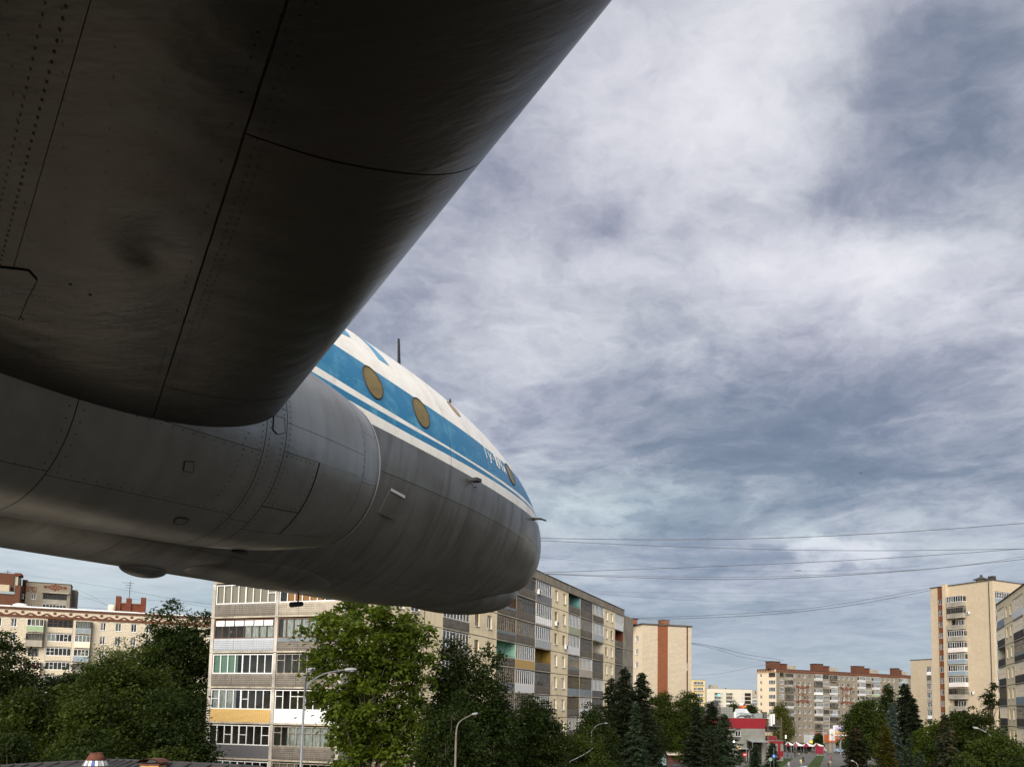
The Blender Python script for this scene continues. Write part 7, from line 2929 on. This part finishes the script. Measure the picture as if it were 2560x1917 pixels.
for k in range(3):
    box_part('hatch_shutter', kk, FKk, uk(1672 + 9 * k), uk(1679 + 9 * k), -.06, -.003, 1.0, zkr - .6, mat('rust_red_board', (.12, .035, .03), .7))

# --- market tents
WT = mat('white_tent_cloth', (.66, .66, .66), .7, 0, .2)
RT = mat('red_tent_cloth', (.19, .014, .032), .75, 0, .2, noise=(1, .3, (.18, .014, .04)))
TG = 'market tents in a row'


def tent(pxa, pxb, py, label, wall=False, h=2.0, ph=3.1, dY=0):
    A_, B_ = gp(pxa, py), gp(pxb, py)
    Y = A_.y + dY
    a, b = at(pxa, 1800, Y), at(pxb, 1800, Y)
    e = Vector((b.x - a.x, 0, 0))
    w = e.length
    root = empty('market_tent', ((a.x + b.x) / 2, Y, 0), label, 'market tent', TG)
    x0, x1, d = a.x, b.x, 3.4
    xm = x0 + w * .42
    for X in (x0, x1):
        for yy in (Y, Y + d):
            mb = MB()
            mb.tube([(X, yy, 0), (X, yy, h)], .045, 5, POLE)
            mb.build('pole', POLE, root)
    mb = MB()
    # red gable facing the walk, white slopes running back to the right
    mb.face([(x0 - .1, Y - .1, h - .28), (xm + w * .06, Y - .1, h - .28), (xm + w * .06, Y - .1, h + .02), (x0 + w * .20, Y - .1, ph), (x0 - .1, Y - .1, h + .1)], RT)
    mb.build('red_gable', RT, root)
    mb = MB()
    mb.grid([[(x0 - .1, Y - .12, h + .1), (x0 + w * .20, Y - .12, ph), (x1 + .3, Y + .3, h + .12)], [(x0 + .3, Y + d, h + .1), (x0 + w * .55, Y + d, ph), (x1 + .5, Y + d, h + .12)]], WT)
    mb.face([(xm + w * .06, Y - .11, h + .02), (x1 + .3, Y + .29, h - .1), (x1 + .3, Y + .29, h + .12), (x0 + w * .20, Y - .11, ph)], WT)
    mb.build('white_roof', WT, root)
    if wall:
        mb = MB()
        mb.box(x0 + .1, x1 + .25, Y + .05, Y + .1, 0.02, h - .05, RT)
        mb.build('side_wall', RT, root)
    else:
        mb = MB()
        mb.box(x0 + .4, x1 - .4, Y + 1.6, Y + 2.4, .1, .85, DARKI)
        mb.build('stall_table', DARKI, root)
        mb = MB()
        mb.box(x0, x1, Y + d + .02, Y + d + .06, 0, h, DARKI)
        mb.build('back_cloth', DARKI, root)
    return root


tent(1966, 1983, 1880, 'market tent nearest the red annex, red gable and white roof', h=2.3, ph=3.4)
tent(1983, 2008, 1880.5, 'second market tent from the annex, red gable over dark stalls', h=2.2, ph=3.4, dY=-1)
tent(2009, 2036, 1881, 'third market tent with a broad white roof slope', h=2.2, ph=3.3, dY=-2)
tent(2037, 2057, 1881.5, 'last market tent closed by a plain red wall', wall=True, h=2.35, ph=3.2, dY=-3)

# --- cars
TYRE = mat('tyre_rubber', (.02, .02, .02), .8)
RIM = mat('wheel_rim', (.40, .40, .42), .35, .6)
CGL = mat('car_glass', (.02, .03, .035), .06, 0, .6)
TLI = mat('red_tail_light', (.35, .01, .01), .3)
HLI = mat('clear_headlight', (.55, .56, .58), .15)


def car(p, rz, colr, label, suv=False, group='cars parked behind the market tents'):
    root = empty('parked_car', (p.x, p.y, 0), label, 'car', group, rz)
    cm = mat('car_paint_%02x%02x%02x' % tuple(int(255 * c) for c in colr), colr, .22, .25, .6)
    W, H1, H2, LN = .88, (.86 if not suv else 1.0), (1.42 if not suv else 1.66), 2.15
    prof = [(-LN, .35), (-LN, .70), (-LN + .1, H1 - .02), (-1.45, H1 + .02), (-1.0 if not suv else -1.8, H2 - .08), (-.6, H2), (.45, H2 - .02), (1.15, H1 + .05), (1.95, H1 - .12), (LN, .62), (LN, .35)]
    if suv:
        prof[3] = (-LN + .12, H1 + .05)
    mb = MB()
    rows = []
    for y, k in ((-W, .0), (-W * .97, .55), (-W * .80, 1), (W * .80, 1), (W * .97, .55), (W, 0)):
        rows.append([Vector((x * (1 if k < 1 else .985), y if z < H1 + .03 else y * .84, .35 + (z - .35) * (.92 + .08 * k))) for x, z in prof])
    mb.grid(rows, cm)
    mb.face(rows[0], cm)
    mb.face(rows[-1][::-1], cm)
    mb.face([rows[0][0], rows[-1][0], rows[-1][-1], rows[0][-1]], SEAM)
    b = mb.build('body', cm, None, smooth=False)
    b.parent = root
    mb = MB()
    for s in (-1, 1):
        y = s * W * .855
        q = [(-1.25 if not suv else -1.85, H1 + .06), (-.95 if not suv else -1.7, H2 - .14), (.35, H2 - .12), (.92, H1 + .06)]
        mb.face([Vector((x, y * (1 if z < H1 + .1 else .97) * 1.02, z)) for x, z in (q if s < 0 else q[::-1])], CGL)
    g_ = mb.build('side_windows', CGL, None)
    g_.parent = root
    mb = MB()
    mb.face([Vector(q) for q in ((1.14, -.66, H1 + .09), (1.14, .66, H1 + .09), (.50, .58, H2 - .05), (.50, -.58, H2 - .05))], CGL)
    o = mb.build('windscreen', CGL, None); o.parent = root
    mb = MB()
    xr = -1.46 if not suv else -2.06
    mb.face([Vector(q) for q in ((xr, .62, H1 + .09), (xr, -.62, H1 + .09), (-1.02 if not suv else -1.83, -.55, H2 - .10), (-1.02 if not suv else -1.83, .55, H2 - .10))], CGL)
    o = mb.build('rear_window', CGL, None); o.parent = root
    for x in (-1.3, 1.32):
        for y in (-W + .06, W - .06):
            mb = MB()
            mb.tube([(x, y - .10, .33), (x, y + .10, .33)], .33, 14, TYRE)
            w = mb.build('wheel', TYRE, None); w.parent = root
            mb = MB()
            mb.tube([(x, y - .108, .33), (x, y + .108, .33)], .19, 10, RIM)
            r_ = mb.build('rim', RIM, None); r_.parent = w
    for y in (-.66, .66):
        mb = MB(); mb.box(LN - .04, LN + .015, y - .16, y + .16, .62, .74, HLI)
        o = mb.build('headlight', HLI, None); o.parent = root
        mb = MB(); mb.box(-LN - .015, -LN + .04, y - .14, y + .14, .68, .88, TLI)
        o = mb.build('tail_light', TLI, None); o.parent = root
    return root


car(gp(2063, 1879.3), R(-78), (.72, .72, .72), 'white off-road car beside the red walled tent', True)
car(gp(2078, 1876.5), R(80), (.045, .045, .05), 'dark grey estate car showing red tail lights', True)
car(gp(2097, 1876.2), R(12), (.04, .07, .12), 'dark blue car behind the light blue one', False)
car(gp(2096, 1880.6), R(8), (.30, .42, .50), 'light blue metallic car nearest the avenue trees', False)
car(gp(2088, 1873.5), R(95), (.10, .11, .13), 'grey car half hidden between dark and blue ones', False)
car(gp(1852, 1898), R(10), (.34, .36, .38), 'silver car parked by the shop loading door', False, 'cars parked at the shop')
car(gp(1846, 1890), R(15), (.30, .04, .05), 'red car behind the no entry sign', False, 'cars parked at the shop')
car(gp(1700, 1925), R(20), (.05, .045, .05), 'dark car in front of the kiosk', False, 'cars parked at the shop')
car(gp(2006, 1930), R(170), (.16, .22, .26), 'pale blue car whose roof shows at the bottom edge', False, 'cars parked at the shop')
pv = gp(2006, 1924)

# --- people
def person(px, py, colr, legs, label, skirt=False, bag=None, face=0.0, hair=(.03, .02, .015), step=.18, h=1.7, group='people walking on the avenue'):
    p = gp(px, py)
    root = empty('person', p, label, 'person', group, face)
    cm = mat('clothes_%02x%02x%02x' % tuple(int(255 * c) for c in colr), colr, .9)
    lm = mat('clothes_%02x%02x%02x' % tuple(int(255 * c) for c in legs), legs, .9)
    hm = mat('hair_%02x%02x%02x' % tuple(int(255 * c) for c in hair), hair, .8)
    s = h / 1.75
    V_ = lambda *q: Vector(q) * s
    # one continuous body grown by a skin over a posed skeleton
    P = [V_(0, 0, .95), V_(0, .01, 1.15), V_(0, 0, 1.38), V_(0, 0, 1.50), V_(0, -.01, 1.60),
         V_(.10, 0, .90), V_(.11, -step * .6, .50), V_(.11, -step * .2 - .05, .08), V_(.11, -step * .2 - .19, .04),
         V_(-.10, 0, .90), V_(-.11, step * .4, .50), V_(-.11, step + .10, .10), V_(-.11, step - .03, .04),
         V_(.19, 0, 1.38), V_(.25, .05, 1.12), V_(.24, -.06, .88), V_(-.19, 0, 1.38), V_(-.25, -.02, 1.12), V_(-.24, -.14, .90)]
    E_ = [(0, 1), (1, 2), (2, 3), (3, 4), (0, 5), (5, 6), (6, 7), (7, 8), (0, 9), (9, 10), (10, 11), (11, 12), (2, 13), (13, 14), (14, 15), (2, 16), (16, 17), (17, 18)]
    rd = [.14, .125, .15, .06, .055, .095, .07, .045, .04, .095, .07, .045, .04, .07, .05, .038, .07, .05, .038]
    me = bpy.data.meshes.new('body')
    me.from_pydata([tuple(q) for q in P], E_, [])
    me.materials.append(cm)
    me.materials.append(lm)
    o = bpy.data.objects.new('body', me)
    col.objects.link(o)
    o.parent = root
    sk = o.modifiers.new('skin', 'SKIN')
    for v, r_ in zip(me.skin_vertices[0].data, rd):
        v.radius = (r_ * s * 1.05, r_ * s * .85)
    me.skin_vertices[0].data[0].use_root = True
    sub = o.modifiers.new('sub', 'SUBSURF')
    sub.levels = sub.render_levels = 1
    mb = MB()
    if skirt:
        mb.lathe([(.13 * s, 1.02 * s), (.20 * s, .85 * s), (.27 * s, .48 * s), (.25 * s, .47 * s), (.12 * s, .95 * s)], 12, lm)
        q = mb.build('skirt', lm, None, smooth=True)
    else:
        mb.tube([V_(.10, 0, .93), V_(.11, -step * .6, .50), V_(.11, -step * .2 - .05, .12)], [.115 * s, .09 * s, .07 * s], 8, lm)
        mb.tube([V_(-.10, 0, .93), V_(-.11, step * .4, .50), V_(-.11, step + .09, .14)], [.115 * s, .09 * s, .07 * s], 8, lm)
        q = mb.build('trousers', lm, None, smooth=True)
    q.parent = root
    mb = MB()
    mb.ico(V_(0, -.02, 1.67), (.078 * s, .095 * s, .115 * s), SKIN, 10, 8)
    mb.ico(V_(0, -.115, 1.66), (.014 * s, .02 * s, .02 * s), SKIN, 6, 4)
    for x in (.24, -.24):
        mb.ico(V_(x, -.08 if x > 0 else -.16, .83), (.03 * s, .035 * s, .06 * s), SKIN, 6, 5)
    q = mb.build('head_and_hands', SKIN, None, smooth=True)
    q.parent = root
    mb = MB()
    mb.ico(V_(0, .015, 1.70), (.088 * s, .098 * s, .105 * s), hm, 10, 8)
    q = mb.build('hair', hm, None, smooth=True)
    q.parent = root
    if bag:
        bm_ = mat('bag_%02x%02x%02x' % tuple(int(255 * c) for c in bag), bag, .7)
        b = empty('hand_bag', p + Vector((.27, 0, .35)), 'dark bag carried by the figure in black', 'bag')
        mb = MB()
        mb.box(p.x + .20, p.x + .34, p.y - .22, p.y + .12, .42, .74, bm_)
        mb.build('bag_body', bm_, b)
        mb = MB()
        mb.tube(spline([(p.x + .27, p.y - .15, .74), (p.x + .27, p.y - .05, .86), (p.x + .27, p.y + .06, .74)]), .012, 5, bm_)
        mb.build('bag_handle', bm_, b)
    return root


person(2007.8, 1904.8, (.025, .025, .03), (.02, .02, .022), 'person in black carrying a dark bag down the walk', bag=(.02, .02, .02))
person(2002.3, 1912.5, (.60, .52, .20), (.45, .40, .34), 'person in a pale yellow top behind the one in black', h=1.6)
person(1999.5, 1913.5, (.12, .11, .14), (.10, .10, .13), 'small figure in grey beside the yellow top', h=1.35)
person(2078.4, 1902.6, (.32, .03, .05), (.06, .05, .06), 'person in a dark red shirt on the right lane')
person(2076.0, 1915.5, (.50, .38, .27), (.30, .22, .16), 'woman in a beige dress with dark hair on the right lane', skirt=True, hair=(.06, .02, .015), h=1.65)
person(2071.5, 1921.0, (.02, .02, .025), (.02, .02, .02), 'dark haired figure cut by the bottom edge', h=1.65)
person(1972.0, 1920.5, (.35, .33, .40), (.20, .19, .22), 'person in lilac grey at the kerb near the bottom edge')
person(1987.5, 1891.5, (.022, .02, .022), (.02, .02, .02), 'dark figure standing under the first tent poles')
person(1991.8, 1889.5, (.10, .09, .07), (.05, .05, .04), 'person bending over goods by the tents', h=1.35)
person(1997.5, 1890.5, (.30, .26, .18), (.06, .05, .05), 'person in a light jacket crouching by the goods', h=1.2)
person(2003.8, 1886.0, (.03, .03, .04), (.03, .03, .04), 'dark seated looking figure before the second tent', h=1.45)
person(2016.2, 1884.5, (.02, .02, .03), (.02, .02, .025), 'figure in dark blue before the third tent')
person(1968.5, 1891.0, (.05, .08, .14), (.04, .05, .08), 'person in blue beside the red annex corner')

# --- signs
def disc_sign(px, py, Y, rpx, face_mt, draw, label, back=None, pole_top=None, ground=True):
    c = at(px, py, Y)
    r_ = rpx / FPX * Y
    root = empty('road_sign', (c.x, c.y, 0), label, 'road sign')
    mb = MB()
    mb.tube([(c.x, c.y + .05, 0), (c.x, c.y + .05, c.z + (pole_top or r_))], .035, 6, POLE)
    mb.build('pole', POLE, root)
    mb = MB()
    Mx = Matrix.Translation(c) @ Matrix.Rotation(R(90), 4, 'X')
    mb.lathe([(.001, 0), (r_, 0), (r_, .03), (.001, .03)], 26, face_mt, Mx)
    f_ = mb.build('disc', face_mt, root)
    draw(c + Vector((0, -.035, 0)), r_, f_)
    return root


def flat(parent, c, pts, mt_, name):
    mb = MB()
    mb.face([c + Vector((x, 0, z)) for x, z in pts], mt_)
    mb.build(name, mt_, parent)


SRED = mat('sign_red', (.50, .02, .02), .4)
SBLU = mat('sign_blue', (.015, .08, .36), .4)
SWHI = mat('sign_white', (.75, .75, .75), .4)
SGRN = mat('sign_green_mark', (.06, .40, .18), .4)
SGRY = mat('grey_sign_disc', (.20, .24, .22), .35)
disc_sign(1862.3, 1885.4, 205, 4.9, SRED, lambda c, r_, f_: flat(f_, c, [(-r_ * .68, -r_ * .16), (r_ * .68, -r_ * .16), (r_ * .68, r_ * .18), (-r_ * .68, r_ * .18)], SWHI, 'white_bar'), 'round red no entry sign with a white bar')


def ped(c, r_, f_):
    mb = MB()
    mb.ico(c + Vector((0, 0, r_ * .52)), (r_ * .11, .01, r_ * .12), SWHI, 8, 6)
    q = [[(0, .40), (-.03, .0)], [(-.03, .02), (-.26, -.50)], [(0, 0), (.24, -.52)], [(0, .34), (-.26, .04)], [(0, .34), (.22, .10)]]
    for a, b in q:
        mb.tube([c + Vector((a[0] * r_, 0, a[1] * r_)), c + Vector((b[0] * r_, 0, b[1] * r_))], r_ * .085, 5, SWHI)
    mb.build('walking_figure', SWHI, f_)


disc_sign(1934.7, 1889.2, 150, 5.0, SBLU, ped, 'round blue sign with a white walking figure', pole_top=1.6)
disc_sign(1926.2, 1897.0, 148, 4.7, SGRY, lambda c, r_, f_: flat(f_, c, [(-.05 * r_, -.75 * r_), (.62 * r_, -.60 * r_), (.60 * r_, -.05 * r_), (.05 * r_, .05 * r_)], SGRN, 'green_mark'), 'grey round sign with a green mark beside the blue one')

# --- hoardings
BBF = mat('hoarding_white_frame', (.75, .75, .77), .5)


def bb_extra(g, tc, c, bs):
    x, y, z = g.sep(N(g.t, 'ShaderNodeTexCoord').outputs['Generated'])
    n = g.noise(g.comb(g.m('MULTIPLY', x, 3.), 0., g.m('MULTIPLY', z, 2.)), 3., 5, .6, .5)
    c = g.ramp(g.m('ADD', z, g.m('MULTIPLY', g.m('SUBTRACT', n, .5), .35)), [(.0, (.22, .12, .09)), (.10, (.45, .20, .12)), (.22, (.50, .36, .14)), (.42, (.50, .42, .20)), (.55, (.34, .32, .40)), (.8, (.40, .36, .50)), (1., (.5, .46, .58))])
    ex = g.m('MULTIPLY', g.m('SUBTRACT', x, .56), 2.6)
    ez = g.m('MULTIPLY', g.m('SUBTRACT', z, .50), 2.9)
    d = g.m('ADD', g.m('ADD', g.m('MULTIPLY', ex, ex), g.m('MULTIPLY', ez, ez)), g.m('MULTIPLY', g.m('SUBTRACT', n, .5), 1.1))
    c = g.mix(g.mr(d, .55, .35), c, (.07, .07, .09))
    hx = g.m('MULTIPLY', g.m('SUBTRACT', x, .10), 2.4)
    hz2 = g.m('MULTIPLY', g.m('SUBTRACT', z, .86), 2.0)
    d2 = g.m('ADD', g.m('MULTIPLY', hx, hx), g.m('MULTIPLY', hz2, hz2))
    return g.mix(g.mr(d2, .32, .26), c, (.52, .40, .60))


BBM = mat('faded_colour_poster', (.4, .3, .3), .5, extra=bb_extra)
FBb = Facade(2102, 262, 9000)
ub_0, ub_1 = FBb.u(2084.5, 1830), FBb.u(2119.5, 1830)
zb0, zb1 = FBb.z(2102, 1837.5), FBb.z(2102, 1812.5)
bb = empty('billboard', FBb.at((ub_0 + ub_1) / 2, 0), 'large white framed billboard with a mottled orange and grey picture', 'billboard')
box_part('board', bb, FBb, ub_0, ub_1, 0, .4, zb0, zb1, BBF)
box_part('poster', bb, FBb, ub_0 + .25, ub_1 - .25, -.03, -.002, zb0 + .25, zb1 - .25, BBM)
mb = MB(); um = (ub_0 + ub_1) / 2
mb.tube([FBb.at(um, .25, 0), FBb.at(um, .25, zb0)], .22, 8, POLE)
mb.build('post', POLE, bb)
FBc = Facade(2082, 266, 9000)
ub_0, ub_1 = FBc.u(2074.5, 1830), FBc.u(2087.5, 1830)
zb0, zb1 = FBc.z(2081, 1850), FBc.z(2081, 1822)
cb = empty('advertising_pylon', FBc.at((ub_0 + ub_1) / 2, 0), 'upright white poster board with a small yellow and black emblem', 'advertising board')
box_part('board', cb, FBc, ub_0, ub_1, 0, .3, zb0, zb1, BBF)
um, zm = (ub_0 + ub_1) / 2, zb0 + (zb1 - zb0) * .50
mb = MB()
for a, sx in ((1, 1), (-1, -1)):
    stroke(mb, FBc, [(um, zm - .30), (um + sx * .45, zm), (um + sx * .25, zm + .42)], .16, SEAM, -.02, .015)
mb.build('emblem', SEAM, cb)
YL = mat('emblem_yellow', (.60, .40, .05), .5)
mb = MB()
stroke(mb, FBc, [(um - .3, zm - .05), (um, zm + .25), (um + .3, zm - .05), (um, zm - .18)], .20, YL, -.03, .015)
mb.build('emblem', YL, cb)
mb = MB()
for k in range(3):
    stroke(mb, FBc, [(um - .38 + .1 * k, zb0 + .75 - .22 * k), (um + .38 - .1 * k, zb0 + .75 - .22 * k)], .05, GRWOOD, -.02, .015)
mb.build('small_print', GRWOOD, cb)
box_part('post', cb, FBc, um - .2, um + .2, .05, .25, 0, zb0, POLE)
ORG = mat('orange_sheet', (.52, .13, .03), .5)
FBo = Facade(2080, 272, 9000)
ob = empty('market_booth', FBo.at(0, 0), 'orange booth wall behind the upright white board', 'booth')
box_part('orange_wall', ob, FBo, FBo.u(2071, 1850), FBo.u(2092, 1850), 0, 2.5, FBo.z(2080, 1855), FBo.z(2080, 1836), ORG)
box_part('booth_base', ob, FBo, FBo.u(2073, 1850), FBo.u(2090, 1850), .2, 2.4, 0, FBo.z(2080, 1855) - .01, BARE)
ob = empty('fuel_canopy', FBo.at(3, 8), 'flat orange edged canopy to the right of the boards', 'canopy')
box_part('fascia', ob, FBo, FBo.u(2098, 1845), FBo.u(2124, 1845), 3, 8, FBo.z(2110, 1849), FBo.z(2110, 1845), ORG)
for px in (2101, 2120):
    box_part('column', ob, FBo, FBo.u(px, 1850), FBo.u(px, 1850) + .3, 5, 5.3, 0, FBo.z(2110, 1849) - .01, BARE)
p = at(2028, 1853.5, 268)
ys = empty('shop_sign', (p.x, p.y, 0), 'small square yellow sign above the tents', 'sign')
mb = MB(); mb.box(p.x - .45, p.x + .45, p.y, p.y + .15, p.z - .38, p.z + .38, mat('yellow_sign', (.80, .48, .02), .5)); mb.build('sign_box', MATS['yellow_sign'], ys)
mb = MB(); mb.tube([(p.x, p.y + .08, 0), (p.x, p.y + .08, p.z - .38)], .05, 5, POLE); mb.build('post', POLE, ys)
for px, pyt, pyb, lab in ((1979, 1863, 1896, 'thin pole standing on the lawn corner by the walk'), (1984, 1858, 1883, 'thin pole before the first tent'), (1988, 1858, 1884, 'thin pole right of the first tent'), (1991.5, 1858, 1884, 'thin pole before the second tent'), (1975.5, 1862, 1880, 'thin pole beside the annex')):
    g0 = gp(px, pyb)
    tp = at(px, pyt, g0.y)
    mb = MB()
    mb.tube([(g0.x, g0.y, 0), (tp.x, tp.y, tp.z)], .07, 5, POLE)
    mb.build('pole', POLE, None, smooth=True, label=lab, cat='pole')
# pale banner beside the gallery
p = at(1964.5, 1841, 222)
bn = empty('banner', (p.x, p.y, 0), 'small white banner right of the shop gallery', 'banner')
mb = MB(); mb.box(p.x - .22, p.x + .22, p.y, p.y + .06, p.z - .45, p.z + .5, WPVC); mb.build('cloth', WPVC, bn)
mb = MB(); mb.tube([(p.x, p.y + .1, 0), (p.x, p.y + .1, p.z + .55)], .04, 5, POLE); mb.build('pole', POLE, bn)
# hut with an orange wall and white roof between the trees
FHt = Facade(1862, 330, 9000)
ht = empty('hut', FHt.at(1, 1), 'small hut with an orange wall and rounded white roof between trees', 'hut')
u0_, u1_ = FHt.u(1856.5, 1770), FHt.u(1866, 1770)
box_part('orange_wall', ht, FHt, u0_, u1_, 0, 4, 0, FHt.z(1860, 1763), ORG)
mb = MB()
zr_t = FHt.z(1862, 1756); zr_b = FHt.z(1860, 1763)
mb.grid([[FHt.at(u0_ + (u1_ - u0_) * t_, y_, zr_b + (zr_t - zr_b) * math.sin(math.pi * t_)) for t_ in [k / 8 for k in range(9)]] for y_ in (-.3, 4)], WPVC)
mb.build('roof', WPVC, ht, smooth=True)
